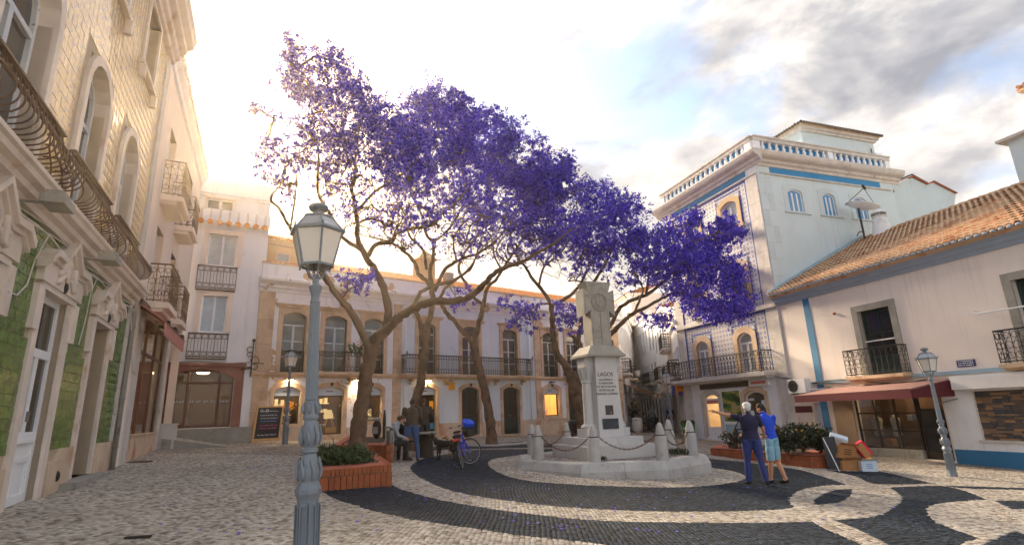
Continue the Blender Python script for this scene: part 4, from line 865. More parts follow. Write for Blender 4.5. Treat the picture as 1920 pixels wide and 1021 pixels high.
# ground-floor openings
nmat('glowing_wall', lin(214, 170, 112), .8, .15, 2, emit=lin(235, 170, 95), estr=.18)  # wall gives off a faint warm glow of its own, standing in for lamplight
def shopfront(a, b, c, e, kind):
    w = MB(); inn = arch(a, b, c, e, .2); out = arch(a-.17, b+.17, c, e+.2, .26); band(B, w, out, inn, 0, .06, -.3)
    if kind != 'door' and c > 1.4: B.box(w, a-.17, b+.17, c-.2, c, -.3, .075)
    else: B.box(w, a-.1, b+.1, c-.25, c, -.3, .1)
    wo_ = w.build('shop_window' if kind != 'door' else 'door_surround', M['ochre_stone'], h4)
    kb = MB(); kb.ball(B.p((a+b)/2, e+.1, .06), (.11, .03, .08), 10, 6); kb.build('keystone_boss', M['dark_wood'], wo_)
    sg = MB(); P = [(a, 2.82)]+arch(a, b, 2.6, e, .2)[1:-1]+[(b, 2.82)]
    if kind != 'door':
        B.poly(sg, P, -.2, -.16); sb = sg.build('fascia_board', M['white_card'], wo_)
        lg = MB(); B.box(lg, (a+b)/2-.16, (a+b)/2+.16, 2.98, 3.02, -.158, -.152); lg.build('fascia_print', M['maroon_canvas'], sb)
        fr = MB()
        for u in (a, b-.05): B.box(fr, u, u+.05, c, 2.82, -.24, -.18)
        B.box(fr, a, b, c, c+.05, -.239, -.181); B.box(fr, a, b, 2.77, 2.818, -.239, -.181); fr.build('sash', M['dark_wood'], wo_)
        g = MB(); B.face(g, [(a+.05, c+.05), (b-.05, c+.05), (b-.05, 2.77), (a+.05, 2.77)], -.21); g.build('pane', M['clear_glass'], wo_)
    return wo_
for i in (0, 1, 2, 3, 6): shopfront(*GW[i], 'shop')
for i in (4, 5, 7):
    a, b, c, e = GW[i]; shopfront(a, b, c, e, 'door'); m_ = (a+b)/2
    for s, (u0, u1) in enumerate(((a, m_-.008), (m_+.008, b))):
        db = MB(); P = [p for p in arch(a, b, c, e, .2)[1:-1] if u0-.001 <= p[0] <= u1+.001]
        B.poly(db, [(u0, c)]+([(u0, e-.0)] if s else [])+P+([] if s else [(u1, e)])+[(u1, c)], -.26, -.20)
        dr = db.build('door', M['green_door'], h4)
        for z0, z1 in ((c+.12, c+.75), (c+.9, c+1.65), (c+1.72, e-.3)):
            pb = MB(); B.box(pb, u0+.09, u1-.09, z0, z1, -.2, -.18); pb.build('door_panel', M['dark_wood' if z0 > c+.8 else 'green_door'], dr)
        hb = MB(); hb.ball(B.p(m_+(.06 if s else -.06), c+1.0, -.17), .03, 8, 6); hb.build('handle', M['steel'], dr)
wn_ = GW[8]; shopfront(*wn_, 'shop')
# lit rooms behind the shop windows
def room(u0, u1, z0, dp, name, m='glowing_wall'):
    rm = MB(); z1 = 3.45
    B.face(rm, [(u0, z0), (u1, z0), (u1, z1), (u0, z1)], -dp)
    for u in (u0, u1): rm.add([B.p(u, z0, -dp), B.p(u, z1, -dp), B.p(u, z1, -.32), B.p(u, z0, -.32)], [(0, 1, 2, 3)])
    for z in (z0, z1): rm.add([B.p(u0, z, -dp), B.p(u1, z, -dp), B.p(u1, z, -.32), B.p(u0, z, -.32)], [(0, 1, 2, 3)])
    return rm.build(name, M[m], h4)
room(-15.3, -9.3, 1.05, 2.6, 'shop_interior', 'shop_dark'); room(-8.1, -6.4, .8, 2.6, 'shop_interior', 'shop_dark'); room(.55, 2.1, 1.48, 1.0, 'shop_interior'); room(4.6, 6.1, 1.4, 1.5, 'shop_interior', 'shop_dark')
def glow_lamp(u, z, d, r, e=9):
    lb = MB(); lb.ball(B.p(u, z, d), (r, r, r*.6), 10, 6); lb.build('ceiling_lamp', M['warm_lamp'], h4)
for u, d in ((-14.1, -.9), (-12.2, -.9), (-10.3, -.8)): glow_lamp(u, 3.3, d, .16)
glow_lamp(1.3, 3.35, -.6, .14)
for (u0, u1, z, d) in ((-15.0, -13.4, 2.45, -2.2), (-15.0, -13.4, 2.0, -2.2), (-13.0, -11.6, 2.5, -2.3), (-13.0, -11.6, 2.1, -2.3), (-11.0, -9.6, 2.4, -2.2)):
    sb = MB(); B.box(sb, u0, u1, z, z+.04, d, d+.35)
    for j in range(6):
        u = u0+.12+(u1-u0-.24)*j/5; hgt = random.uniform(.1, .28); B.box(sb, u-.07, u+.07, z+.04, z+.04+hgt, d+.05, d+.25)
    sb.build('shelf', M['pale_chair'], h4)
def shell_chair(u, d, z, s, lab, flipc=1):
    t = empty('shell_chair', B.p(u, z, d), lab, 'chair')
    sb = MB(); P = B.p
    prof = [(-.02, .42), (.10, .40), (.22, .43), (.26, .60), (.30, .82)]
    for (d0, z0), (d1, z1) in zip(prof, prof[1:]):
        w0 = .22 if z0 < .7 else .20; w1 = .22 if z1 < .7 else .15
        sb.hexa([P(u-w0, z+z0*s, d-d0*flipc), P(u+w0, z+z0*s, d-d0*flipc), P(u+w1, z+z1*s, d-d1*flipc), P(u-w1, z+z1*s, d-d1*flipc)], [P(u-w0, z+z0*s+.015, d-d0*flipc+.02), P(u+w0, z+z0*s+.015, d-d0*flipc+.02), P(u+w1, z+z1*s+.015, d-d1*flipc+.02), P(u-w1, z+z1*s+.015, d-d1*flipc+.02)])
    sb.build('seat_shell', M['pale_chair'], t)
    for a_, b_ in ((-.17, 0), (.17, 0), (-.17, -.25), (.17, -.25)):
        lb = MB(); lb.tube([P(u+a_*.6, z+.42*s, d+b_*.6-.05), P(u+a_*1.3, z, d+b_*1.1)], .016, 6); lb.build('leg', M['pine'], t)
shell_chair(-14.25, -.65, 1.66, 1.0, 'cream armchair on wooden legs in the lit shop window above the chalkboard')
shell_chair(-11.95, -.7, 1.40, .95, 'cream shell chair on a crate in the tall lit shop window')
for (u, r, z, lab) in ((-12.7, .26, 1.62, 'round white side table left of the shell chair in the tall shop window'), (-12.35, .2, 1.52, 'small white side table tucked next to the crate in the tall shop window')):
    t = empty('side_table', B.p(u, 1.12, -.7), lab, 'table'); tb = MB(); tb.lathe([(r, 0), (r, .025)], 16, B.p(u, z, -.7)); tb.build('tabletop', M['white_paint'], t)
    for k in range(3):
        lb = MB(); q = k*2.1; lb.tube([B.p(u+.1*math.cos(q), z, -.7+.1*math.sin(q)), B.p(u+.2*math.cos(q), 1.12, -.7+.2*math.sin(q))], .014, 6); lb.build('leg', M['pine'], t)
cr = MB(); B.box(cr, -12.22, -11.72, 1.12, 1.40, -.95, -.5)
t = tag(cr.build('display_crate', M['pine']), 'wooden crate under the shell chair in the tall shop window', 'crate')
pt = MB()
for k in range(60):
    q = rng.normal(0, .14, 3); c = B.p(-13.85+q[0], 2.42+q[1]*.8, -.8+q[2]*.5); pt.box(c, (.04, .01, .03))
tag(pt.build('dried_bouquet', M['yellow']), 'bunch of yellow dried flowers in the lit shop window above the chalkboard', 'flowers')
pb = MB(); pb.ball(B.p(-10.25, 1.85, -.7), (.35, .2, .14), 10, 6); B.box(pb, -10.7, -9.85, 1.66, 1.78, -.95, -.5); B.box(pb, -10.7, -9.85, 1.78, 2.2, -.98, -.85); tag(pb.build('sofa', M['pale_chair']), 'small cream sofa in the shop window behind the thick tree', 'sofa')
for s_, (u, z, hgt) in enumerate(((1.0, 1.56, .62), (1.3, 1.56, .42))):
    t = empty('model_boat', B.p(u, z, -.55), 'white model sailing boat in the small lit window, the %s one' % ('taller' if s_ == 0 else 'shorter'), 'model boat', 'model boats in the small window')
    bb = MB(); bb.hexa([B.p(u-.12, z+.03, -.58), B.p(u+.1, z+.03, -.58), B.p(u+.1, z+.03, -.52), B.p(u-.12, z+.03, -.52)], [B.p(u-.2, z+.12, -.60), B.p(u+.2, z+.12, -.60), B.p(u+.2, z+.12, -.50), B.p(u-.2, z+.12, -.50)]); bb.build('hull', M['white_paint'], t)
    bb = MB(); bb.add([B.p(u-.01, z+.14, -.55), B.p(u+.17, z+.14, -.55), B.p(u-.01, z+hgt, -.55), B.p(u-.01, z+.14, -.54), B.p(u+.17, z+.14, -.54), B.p(u-.01, z+hgt, -.54)], [(0, 1, 2), (3, 5, 4), (0, 2, 5, 3), (1, 4, 5, 2)]); bb.build('sail', M['white_card'], t)
# wall lamps that are lit over the shop windows
def wall_lamp(u, z, lit, lab):
    t = empty('wall_lamp', B.p(u, z, .1), lab, 'lamp', 'lamps over the shop windows')
    mb = MB(); B.box(mb, u-.2, u+.2, z, z+.06, .06, .22); B.box(mb, u-.05, u+.05, z-.02, z+.10, 0, .08); mb.build('lamp_body', M['iron'], t)
    mb = MB(); B.box(mb, u-.17, u+.17, z-.012, z-.001, .08, .20); mb.build('lamp_strip', M['warm_lamp' if lit else 'white_card'], t)
    if lit:
        l = D.lights.new('wall_lamp_light', 'SPOT'); l.energy = 22; l.color = (1, .75, .45); l.spot_size = rad(130); l.spot_blend = .8; l.shadow_soft_size = .08
        lo = D.objects.new('wall_lamp_light', l); COL.objects.link(lo); lo.parent = t; lo.location = Vector(B.p(u, z-.04, .16))-t.location
for u, z, lit, lab in ((-14.1, 3.48, True, 'lit lamp over the shop window by the chalkboard'), (-10.95, 3.5, True, 'lit lamp beside the security camera right of the tall shop window'), (-7.3, 3.52, True, 'lit lamp over the glass door behind the seated people'), (1.3, 3.45, False, 'unlit lamp over the small window with model boats')): wall_lamp(u, z, lit, lab)
for u, lab in ((-11.55, 'round security camera on the wall over the tall shop window'), (-9.9, 'round security camera above the shop window behind the thick tree')):
    cb_ = MB(); cb_.ball(B.p(u, 3.42, .12), .08, 10, 7); B.box(cb_, u-.03, u+.03, 3.46, 3.56, 0, .12); cb_.ball(B.p(u+.02, 3.40, .19), .035, 8, 6); tag(cb_.build('security_camera', M['white_card']), lab, 'camera', 'security cameras')
for u, lab in ((-8.55, 'white downpipe right of the second stone pilaster on the long house'), (-.35, 'white downpipe left of the third stone pilaster on the long house')):
    dp = MB(); dp.tube([B.p(u, .85, .09), B.p(u, 3.6, .09), B.p(u, 3.75, .16), B.p(u, 3.95, .09), B.p(u, 7.4, .09)], .045, 8); tag(dp.build('downpipe', M['white_paint'], None, True), lab, 'downpipe', 'downpipes')
ab = MB(); B.box(ab, -5.95, -5.6, 3.05, 3.45, 0, .1); tag(ab.build('alarm_box', M['yellow']), 'small yellow alarm box right of the lit glass door', 'alarm box')
st = MB(); B.box(st, -6.98, -6.72, 2.1, 2.5, -.207, -.203); tag(st.build('sticker', M['yellow']), 'yellow sticker high on the glass door of the long house', 'sticker')
st = MB(); B.box(st, -7.1, -6.72, 1.1, 1.4, -.207, -.203); tag(st.build('sticker', flat('poster_blue', lin(40, 130, 190))), 'blue notice low on the glass door of the long house', 'sticker')
ib = MB(); B.box(ib, -3.98, -3.86, 1.95, 2.1, .0, .03); B.box(ib, 2.2, 2.34, 2.0, 2.18, 0, .03); 
tag(ib.build('doorbell', M['steel']), 'small metal doorbell plates on the long house', 'doorbell') if False else None
# ================================================================ STREET between the houses
def row_house(F, u0, u1, z0, z1, m, cols, floors, ww, wh, name, label, fmat='white_paint', balc=(), cap='white_plaster', shade=None, dark=True, cut=True, roofm=None, groundz=3.3):
    h = empty(name, F.p((u0+u1)/2, z0+.3), label, 'house'); hs = []
    for j in range(floors):
        zb = groundz+(z1-groundz-.5)*j/floors+.35
        for i in range(cols):
            uc = u0+(u1-u0)*(i+.5)/cols; hs.append((uc-ww/2, uc+ww/2, zb, zb+wh))
    gh = [(u0+(u1-u0)*(i+.5)/cols-.55, u0+(u1-u0)*(i+.5)/cols+.55, z0, z0+2.5) for i in range(cols)]
    mb = MB(); F.wall(mb, u0, u1, z0-.6, z1, hs+gh, 0, .18)
    for s, u in ((0, u0), (1, u1)):
        f = [F.p(u, z0-.6, 0), F.p(u, z1, 0), F.p(u, z1, -8), F.p(u, z0-.6, -8)]; mb.add(f, [(0, 1, 2, 3) if s else (3, 2, 1, 0)])
    mb.add([F.p(u0, z1, 0), F.p(u1, z1, 0), F.p(u1, z1, -8), F.p(u0, z1, -8)], [(0, 1, 2, 3)]); mb.add([F.p(u0, z0, -8), F.p(u0, z1, -8), F.p(u1, z1, -8), F.p(u1, z0, -8)], [(0, 1, 2, 3)])
    mb.build('wall', M[m], h)
    cornice(F, h, u0, u1, z1-.25, [(0, 0), (.06, .02), (.18, .12), (.2, .3), (0, .34)], cap)
    if roofm:
        rb = MB(); rb.add([F.p(u0-.1, z1+.08, .3), F.p(u1+.1, z1+.08, .3), F.p(u1+.1, z1+1.3, -4), F.p(u0-.1, z1+1.3, -4)], [(0, 1, 2, 3)]); rb.build('roof', M[roofm], h)
    for w in hs: window(F, h, *w, 0, .09, .03, .14, cap, fmat, 'glass_dark', rows=2, cols=2, tr=0, bar=.05)
    for w in gh:
        d = MB(); F.box(d, w[0], w[1], w[2], w[3], -.16, -.12); F.box(d, w[0]+.1, w[1]-.1, w[2]+.2, w[3]-.9, -.12, -.1); d.build('door', M['dark_wood'], h)
    for (a, b, z) in balc: railing(F, h, a, b, z, 1.0, 0, .6, 'iron', .16, 'plain', True, .016, slab=.14)
    if shade:
        for w in hs:
            if w[2] > shade: 
                sb = MB(); sb.hexa([F.p(w[0], w[3], .02), F.p(w[1], w[3], .02), F.p(w[1], w[3]-.5, .7), F.p(w[0], w[3]-.5, .7)], [F.p(w[0], w[3]+.02, .03), F.p(w[1], w[3]+.02, .03), F.p(w[1], w[3]-.48, .72), F.p(w[0], w[3]-.48, .72)]); sb.build('window_awning', M['dark_wood'], h)
    return h
e0 = B.O+B.u*7.80
S1 = Fac(e0, 15)
row_house(S1, .1, 8.5, .4, 9.0, 'white_plaster', 5, 2, .85, 1.9, 'street_house', 'white house with a flower balcony, first on the left side of the lane', balc=((.8, 3.4, 4.2),), fmat='brown_frame')
row_house(S1, 8.6, 19, .4, 9.6, 'white_plaster', 6, 2, .9, 1.9, 'street_house', 'white house with brown shutters, second on the left side of the lane', balc=((9.5, 12, 4.3), (14, 16.5, 4.3)), fmat='brown_frame')
row_house(S1, 19.1, 31, .4, 10.6, 'cream_plaster', 6, 2, .9, 1.8, 'street_house', 'peach house at the far left end of the lane', cap='cream_plaster')
C0 = G(1311, 822); FC = Fac(C0[:2], -19.0)
pR = FC.O+FC.u*.95; chain = [(12.5, 5.2, 6.9, 'white_plaster'), (11, 5, 8.2, 'pink_plaster'), (8, 7, 9.6, 'white_plaster'), (2, 10, 10.6, 'white_plaster'), (-7, 14, 14.5, 'cream_plaster'), (-24, 30, 13, 'pink_plaster')]
labs = ['white house right behind the blue tiled house in the lane', 'pinkish house second on the right side of the lane', 'white house third on the right side of the lane', 'bluish white house with tall narrow windows where the lane bends', 'tall cream house with dark window awnings at the bend of the lane', 'pinkish house closing the far end of the lane']
for i, ((dg, L_, zt, m_), lab) in enumerate(zip(chain, labs)):
    Fr = Fac(pR, dg, -1)
    row_house(Fr, .03, L_-.03, .3, zt, m_, [3, 3, 4, 7, 6, 8][i], [1, 2, 2, 2, 3, 3][i], [.8, .7, .8, .6, .9, 1.1][i], [1.7, 1.4, 1.6, 2.2, 1.6, 1.6][i], 'street_house', lab, balc=[((1, 3, 3.6),), ((1, 4, 3.6), (1, 4, 5.9)), ((2, 5, 4.0),), ((1, 5, 4.0),), (), ()][i], shade=3.5 if i == 4 else None, roofm='roof_orange' if i in (2, 4) else None, cap='white_plaster' if m_[0] == 'w' else 'cream_plaster')
    pR = Fr.O+Fr.u*L_
def canvas_awning(F, u0, u1, z, dd, drop, m, label):
    t = empty('awning', F.p((u0+u1)/2, z, .1), label, 'awning'); mb = MB()
    mb.hexa([F.p(u0, z, .03), F.p(u1, z, .03), F.p(u1, z-drop, dd), F.p(u0, z-drop, dd)], [F.p(u0, z+.03, .04), F.p(u1, z+.03, .04), F.p(u1, z-drop+.03, dd+.02), F.p(u0, z-drop+.03, dd+.02)]); mb.build('canopy', M[m], t)
    mb = MB(); F.box(mb, u0, u1, z-drop-.28, z-drop+.01, dd, dd+.02); mb.build('valance', M[m], t)
    mb = MB()
    for u in (u0+.1, u1-.1): mb.tube([F.p(u, z-.7, .03), F.p(u, z-drop, dd)], .02, 5)
    mb.build('awning_arm', M['steel'], t)
canvas_awning(S1, 1.5, 5.5, 3.5, 1.9, .9, 'tan_canvas', 'tan canvas awning, nearest on the left side of the lane')
canvas_awning(S1, 6.5, 11, 3.6, 2.2, .8, 'tan_canvas', 'tan canvas awning over the tables farther along the lane')
FR1 = Fac(FC.O+FC.u*.95, 12.5, -1)
canvas_awning(FR1, .4, 4.6, 3.3, 1.3, .7, 'tan_canvas', 'tan canvas awning beside the ATM sign at the lane corner')
FR2 = Fac(FR1.O+FR1.u*5.2, 11, -1)
canvas_awning(FR2, .3, 4.6, 3.3, 1.4, .6, 'white_canvas', 'white canvas awning beyond the ATM sign in the lane')
# things in the lane
q = S1.p(2.6, 0, 1.0); z = float(gz(q[0], q[1]))
t = empty('bench', (q[0], q[1], z), 'wooden bench with a striped red and white cloth in the lane mouth', 'bench')
S1b = Fac(S1.O, 15)
mb = MB(); S1.box(mb, 1.6, 3.9, z+.45, z+.52, .6, 1.1); mb.build('seat', flat('red_frame', lin(150, 40, 50)), t)
for i in range(4):
    mb = MB(); S1.box(mb, 1.6, 3.9, z+.56+i*.13, z+.66+i*.13, .58, .62); mb.build('slat', M['white_canvas' if i % 2 else 'white_card'], t)
for u in (1.65, 2.75, 3.85):
    mb = MB(); S1.box(mb, u-.03, u+.03, z, z+1.08, .55, .60); S1.box(mb, u-.03, u+.03, z, z+.45, 1.0, 1.06); mb.build('leg', M['dark_wood'], t)
q = S1.p(.9, 0, .75); z = float(gz(q[0], q[1]))
t = empty('barrel', (q[0], q[1], z), 'pale wooden barrel beside the striped bench in the lane mouth', 'barrel'); mb = MB(); mb.lathe([(.30, 0), (.36, .25), (.38, .5), (.36, .75), (.30, 1.0)], 18, (q[0], q[1], z)); mb.build('staves', M['pale_stone'], t, True)
for zz_ in (.15, .5, .85):
    mb = MB(); mb.ring((q[0], q[1], z+zz_), (0, 0, 1), .37 if zz_ == .5 else .335, .015, 18, 5); mb.build('hoop', M['steel'], t)
def cafe_table(u, d, lab):
    q = S1.p(u, 0, d); z = float(gz(q[0], q[1])); t = empty('cafe_table', (q[0], q[1], z), lab, 'table', 'tables along the lane')
    mb = MB(); mb.box((q[0], q[1], z+.73), (.35, .35, .02)); mb.build('tabletop', M['dark_wood'], t); mb = MB(); mb.tube([(q[0], q[1], z), (q[0], q[1], z+.72)], .03, 6); mb.box((q[0], q[1], z+.02), (.22, .22, .015)); mb.build('pedestal', M['iron'], t)
def cafe_chair(u, d, s, lab):
    q = S1.p(u, 0, d); z = float(gz(q[0], q[1])); t = empty('cafe_chair', (q[0], q[1], z), lab, 'chair', 'chairs along the lane')
    mb = MB(); S1.box(mb, u-.2, u+.2, z+.44, z+.47, d-.2, d+.2); mb.build('seat', M['dark_wood'], t); mb = MB(); S1.box(mb, u+s*.2-.015, u+s*.2+.015, z+.5, z+.88, d-.2, d+.2); mb.build('backrest', M['dark_wood'], t)
    for a_ in (-.17, .17):
        for b_ in (-.17, .17):
            mb = MB(); mb.tube([S1.p(u+a_, z, d+b_), S1.p(u+a_, z+.44, d+b_)], .016, 5); mb.build('leg', M['iron'], t)
for i, u in enumerate((6.2, 8.6, 11.0)):
    cafe_table(u, 1.4, ['dark cafe table nearest the striped bench', 'dark cafe table in the middle of the lane row', 'dark cafe table farthest up the lane'][i])
    cafe_chair(u-.65, 1.4, -1, ['dark chair before the nearest cafe table in the lane', 'dark chair before the middle cafe table in the lane', 'dark chair before the farthest cafe table in the lane'][i]); cafe_chair(u+.65, 1.4, 1, ['dark chair behind the nearest cafe table in the lane', 'dark chair behind the middle cafe table in the lane', 'dark chair behind the farthest cafe table in the lane'][i])
mb = MB(); cc = S1.p(5.0, 0, .35); zc_ = float(gz(cc[0], cc[1]))
t = empty('potted_shrub', (cc[0], cc[1], zc_), 'dark potted shrub against the left wall of the lane', 'plant'); mb.lathe([(.16, 0), (.24, .4), (.26, .42), (.2, .4)], 12, (cc[0], cc[1], zc_)); mb.build('pot', M['brick_red'], t)
mb = MB()
for k in range(220):
    q = rng.normal(0, 1, 3); q /= np.linalg.norm(q)+1e-6; q = q*rng.uniform(.3, 1)*np.array([.45, .45, 1.0])+np.array([cc[0], cc[1], zc_+1.35]); a = rng.normal(0, 1, (2, 3))*.09; mb.add([q-a[0], q-a[1]*.5, q+a[0], q+a[1]*.5], [(0, 1, 2, 3)])
mb.build('foliage', M['leaf_dark'], t)
# checkered paving running up the lane
mb = MB()
for i in range(9):
    for j in range(2):
        if (i+j) % 2: continue
        cu = 4.0+i*1.1; P = [S1.p(cu+a_, 0, 2.2+j*.8+b_) for a_, b_ in ((0, 0), (1.1, 0), (1.1, .8), (0, .8))]; mb.add([(p[0], p[1], float(gz(p[0], p[1]))+.006) for p in P], [(0, 1, 2, 3)])
pv = mb.build('dark_paving_squares', M['basalt_far'], ground, kind='stuff')
# ================================================================ BLUE AND WHITE TILED HOUSE
def azulejo():
    m = D.materials.new('azulejo'); m.use_nodes = True; t = m.node_tree; L = t.links.new; b = t.nodes['Principled BSDF']; b.inputs['Roughness'].default_value = .3
    tc_ = t.nodes.new('ShaderNodeTexCoord'); mp = t.nodes.new('ShaderNodeMapping'); mp.inputs['Rotation'].default_value = (0, 0, -rad(109)); L(tc_.outputs['Object'], mp.inputs[0])
    sp = t.nodes.new('ShaderNodeSeparateXYZ'); L(mp.outputs[0], sp.inputs[0])
    def mt(op, a, c=None, clamp=False):
        n = t.nodes.new('ShaderNodeMath'); n.operation = op; n.use_clamp = clamp
        for s, v in ((0, a), (1, c)):
            if v is None: continue
            if isinstance(v, (int, float)): n.inputs[s].default_value = v
            else: L(v, n.inputs[s])
        return n.outputs[0]
    P = .24; fx_ = mt('SUBTRACT', mt('FRACT', mt('DIVIDE', sp.outputs[0], P)), .5); fz_ = mt('SUBTRACT', mt('FRACT', mt('DIVIDE', sp.outputs[2], P)), .5)
    r = mt('SQRT', mt('ADD', mt('MULTIPLY', fx_, fx_), mt('MULTIPLY', fz_, fz_)))
    ring = mt('MULTIPLY', mt('LESS_THAN', r, .33), mt('GREATER_THAN', r, .13)); corner = mt('GREATER_THAN', mt('ADD', mt('ABSOLUTE', fx_), mt('ABSOLUTE', fz_)), .86)
    f = mt('MAXIMUM', ring, mt('MULTIPLY', corner, .7), True)
    n = t.nodes.new('ShaderNodeTexNoise'); n.inputs['Scale'].default_value = 2; n.inputs['Detail'].default_value = 6; L(tc_.outputs['Object'], n.inputs[0])
    mx = t.nodes.new('ShaderNodeMix'); mx.data_type = 'RGBA'; L(mt('MULTIPLY', f, mt('ADD', n.outputs[0], .25)), mx.inputs[0]); mx.inputs[6].default_value = (*lin(220, 214, 208), 1); mx.inputs[7].default_value = (*lin(44, 88, 160), 1)
    L(mx.outputs[2], b.inputs['Base Color']); M['azulejo'] = m
azulejo()
FC = Fac(C0[:2], -19.0, -1); C = FC
CORN = FC.O+FC.u*-7.02; FD = Fac(CORN, 71)
Dd = FD
h5 = empty('blue_tiled_house', C.p(-3, .2), 'tall corner house with blue and white patterned tiles and a balustrade', 'house')
cw_top = [(-5.41, -4.19, 10.9, 12.35), (-2.25, -1.05, 10.9, 12.35)]; cw2 = [(-5.32, -4.33, 6.72, 8.8), (-1.95, -1.0, 6.72, 8.8)]; cw1 = [(-5.12, -4.08, 3.35, 5.32), (-1.76, -.76, 3.35, 5.32)]
shopd = [(-2.05, -.80, .16, 2.42), (-5.38, -4.0, .9, 2.42)]
mb = MB(); C.wall(mb, -7.02, .95, -.6, 13.6, cw_top+cw2+cw1+shopd, 0, .25); mb.add([C.p(.95, -.6, 0), C.p(.95, 13.6, 0), C.p(.95, 13.6, -9.6), C.p(.95, -.6, -9.6)], [(0, 1, 2, 3)]); mb.build('wall', M['white_plaster'], h5)
tf = MB(); C.wall(tf, -6.25, .15, 3.3, 13.05, [(a-.2, b+.2, c-.1, e+.25) for a, b, c, e in cw_top+cw2+cw1], .012, 0); tf.build('tile_facing', M['azulejo'], h5)
sw = MB(); Dd.wall(sw, 0, 9.6, -.6, 13.6, [(1.83, 2.78, 11.15, 12.42), (4.17, 5.0, 11.15, 12.42), (6.38, 7.27, 11.15, 12.42)], 0, .2); sw.add([Dd.p(9.6, -.6, 0), Dd.p(9.6, 13.6, 0), Dd.p(9.6, 13.6, -8), Dd.p(9.6, -.6, -8)], [(0, 1, 2, 3)]); sw.add([Dd.p(0, 14.2, 0), Dd.p(9.6, 14.2, 0), Dd.p(9.6, 14.2, -8), Dd.p(0, 14.2, -8)], [(0, 1, 2, 3)]); sw.build('wall', M['blue_white_plaster'], h5)
bd = MB()
for u in (-6.2, .1): C.box(bd, u-.05, u+.05, 3.3, 13.05, .013, .022)
C.box(bd, -6.2, .1, 6.10, 6.2, .013, .022); C.box(bd, -6.2, .1, 12.92, 13.0, .013, .022)
for a, b, c, e in cw_top+cw2+cw1:
    C.box(bd, a-.36, a-.26, c-.1, e+.3, .014, .024); C.box(bd, b+.26, b+.36, c-.1, e+.3, .014, .024); C.box(bd, a-.36, b+.36, e+.38, e+.46, .014, .024)
bd.build('tile_border', flat('cobalt', lin(40, 70, 150)), h5)
for w in cw_top: window(C, h5, *w, .22, .26, .06, .16, 'ochre_frame', 'white_paint', 'glass_curtain', rows=2, cols=2, tr=.0, bar=.07, sill=.2)
for w in cw2:
    window(C, h5, *w, .25, .3, .06, .16, 'ochre_stone', 'white_paint', 'glass_dark', rows=2, cols=2, tr=.25, bar=.06)
    railing(C, h5, w[0]-.15, w[1]+.15, w[2]-.02, .95, 0, .2, 'iron', .2, 'scroll', True, .012, slab=.1)
for w in cw1: window(C, h5, *w, .28, .3, .06, .16, 'ochre_stone', 'white_paint', 'glass_curtain', rows=2, cols=2, tr=.27, bar=.075)
railing(C, h5, -6.25, .9, 3.25, 1.0, 0, .65, 'iron', .24, 'scroll', True, .014, slab=.18, slab_m='pale_stone')
def quoins(F, u0, u1, z0, z1, m, root, h=.62):
    z = z0; i = 0
    while z < z1-.05:
        e = min(z+h, z1); s = (u0+(u1-u0)*(.42 if i % 2 else .62))
        for a, b in ((u0, s), (s, u1)):
            q = MB(); F.box(q, a+.004, b-.004, z+.004, e-.004, 0, .045); q.build('quoin', M[m], root)
        z = e; i += 1
quoins(C, -7.02, -6.25, .5, 13.1, 'pale_stone', h5, .85); quoins(C, .15, .9, .3, 13.1, 'pale_stone', h5, .85); quoins(Dd, .0, .85, 6.0, 13.1, 'blue_white_plaster', h5, .85)
pd = MB(); C.box(pd, .1, .97, -.2, .75, .0, .12); C.box(pd, .06, 1.0, .75, .85, 0, .16); pd.build('pedestal', M['pale_stone'], h5)
sc_ = MB(); C.box(sc_, -7.0, .95, 6.22, 6.42, 0, .14); sc_.build('string_course', M['pale_stone'], h5)
PR = [(0, 0), (.05, 0), (.08, .12), (.18, .18), (.22, .30), (.42, .36), (.50, .44), (.55, .58), (.55, .66), (0, .68)]
cornice(C, h5, -7.55, 1.5, 13.5, PR, 'pale_stone', 'roof_cornice'); cornice(Dd, h5, -.0, 10.1, 13.5, PR, 'pale_stone', 'roof_cornice')
for F, a, b in ((C, -6.3, .15), (Dd, .9, 8.6)):
    q = MB(); F.box(q, a, b, 13.13, 13.47, 0, .035); q.build('blue_frieze', M['blue_strip' if F is Dd else 'blue_paint'], h5); q = MB(); F.box(q, a-.7, b+.75, 13.05, 13.125, 0, .09); q.build('frieze_moulding', M['pale_stone'], h5)
# balustrade: blue recess, rail, posts, and every baluster
for F, segs_ in ((C, [(-6.6, .6)]), (Dd, [(.45, 5.05), (5.4, 9.3)])):
    for (a, b) in segs_:
        q = MB(); F.box(q, a, b, 14.2, 14.85, -.12, -.06); q.build('balustrade_panel', M['blue_strip'], h5)
        n_ = int((b-a)/.42)
        for i in range(n_):
            u = a+(b-a)*(i+.5)/n_; q = MB(); c = F.p(u, 14.2, .02); q.lathe([(.10, 0), (.10, .06), (.06, .10), (.05, .16), (.10, .36), (.08, .46), (.05, .54), (.09, .60), (.09, .66)], 8, c); q.build('baluster', M['white_plaster'], h5, 40)
    lo, hi = (-7.05, .95) if F is C else (0.0, 9.65)
    q = MB(); F.box(q, lo, hi, 14.86, 15.05, -.16, .16); F.box(q, lo-.04, hi+.04, 15.05, 15.12, -.2, .22); F.box(q, lo, hi, 14.12, 14.2, -.16, .14); q.build('balustrade_rail', M['pale_stone'], h5)
    for (a, b) in ([(-7.03, -6.6), (.6, .95)] if F is C else [(.005, .45), (5.05, 5.4), (9.3, 9.64)]):
        q = MB(); F.box(q, a, b, 14.2, 14.86, -.14, .12); q.build('balustrade_post', M['white_plaster'], h5)
for (a, b) in ((1.83, 2.78), (4.17, 5.0), (6.38, 7.27)):
    window(Dd, h5, a, b, 11.15, 12.42, .14, .3, .02, .08, 'blue_white_plaster', 'white_paint', 'glass_blue', rows=4, cols=3, tr=0, bar=.065, fd=.03, sill=.07)
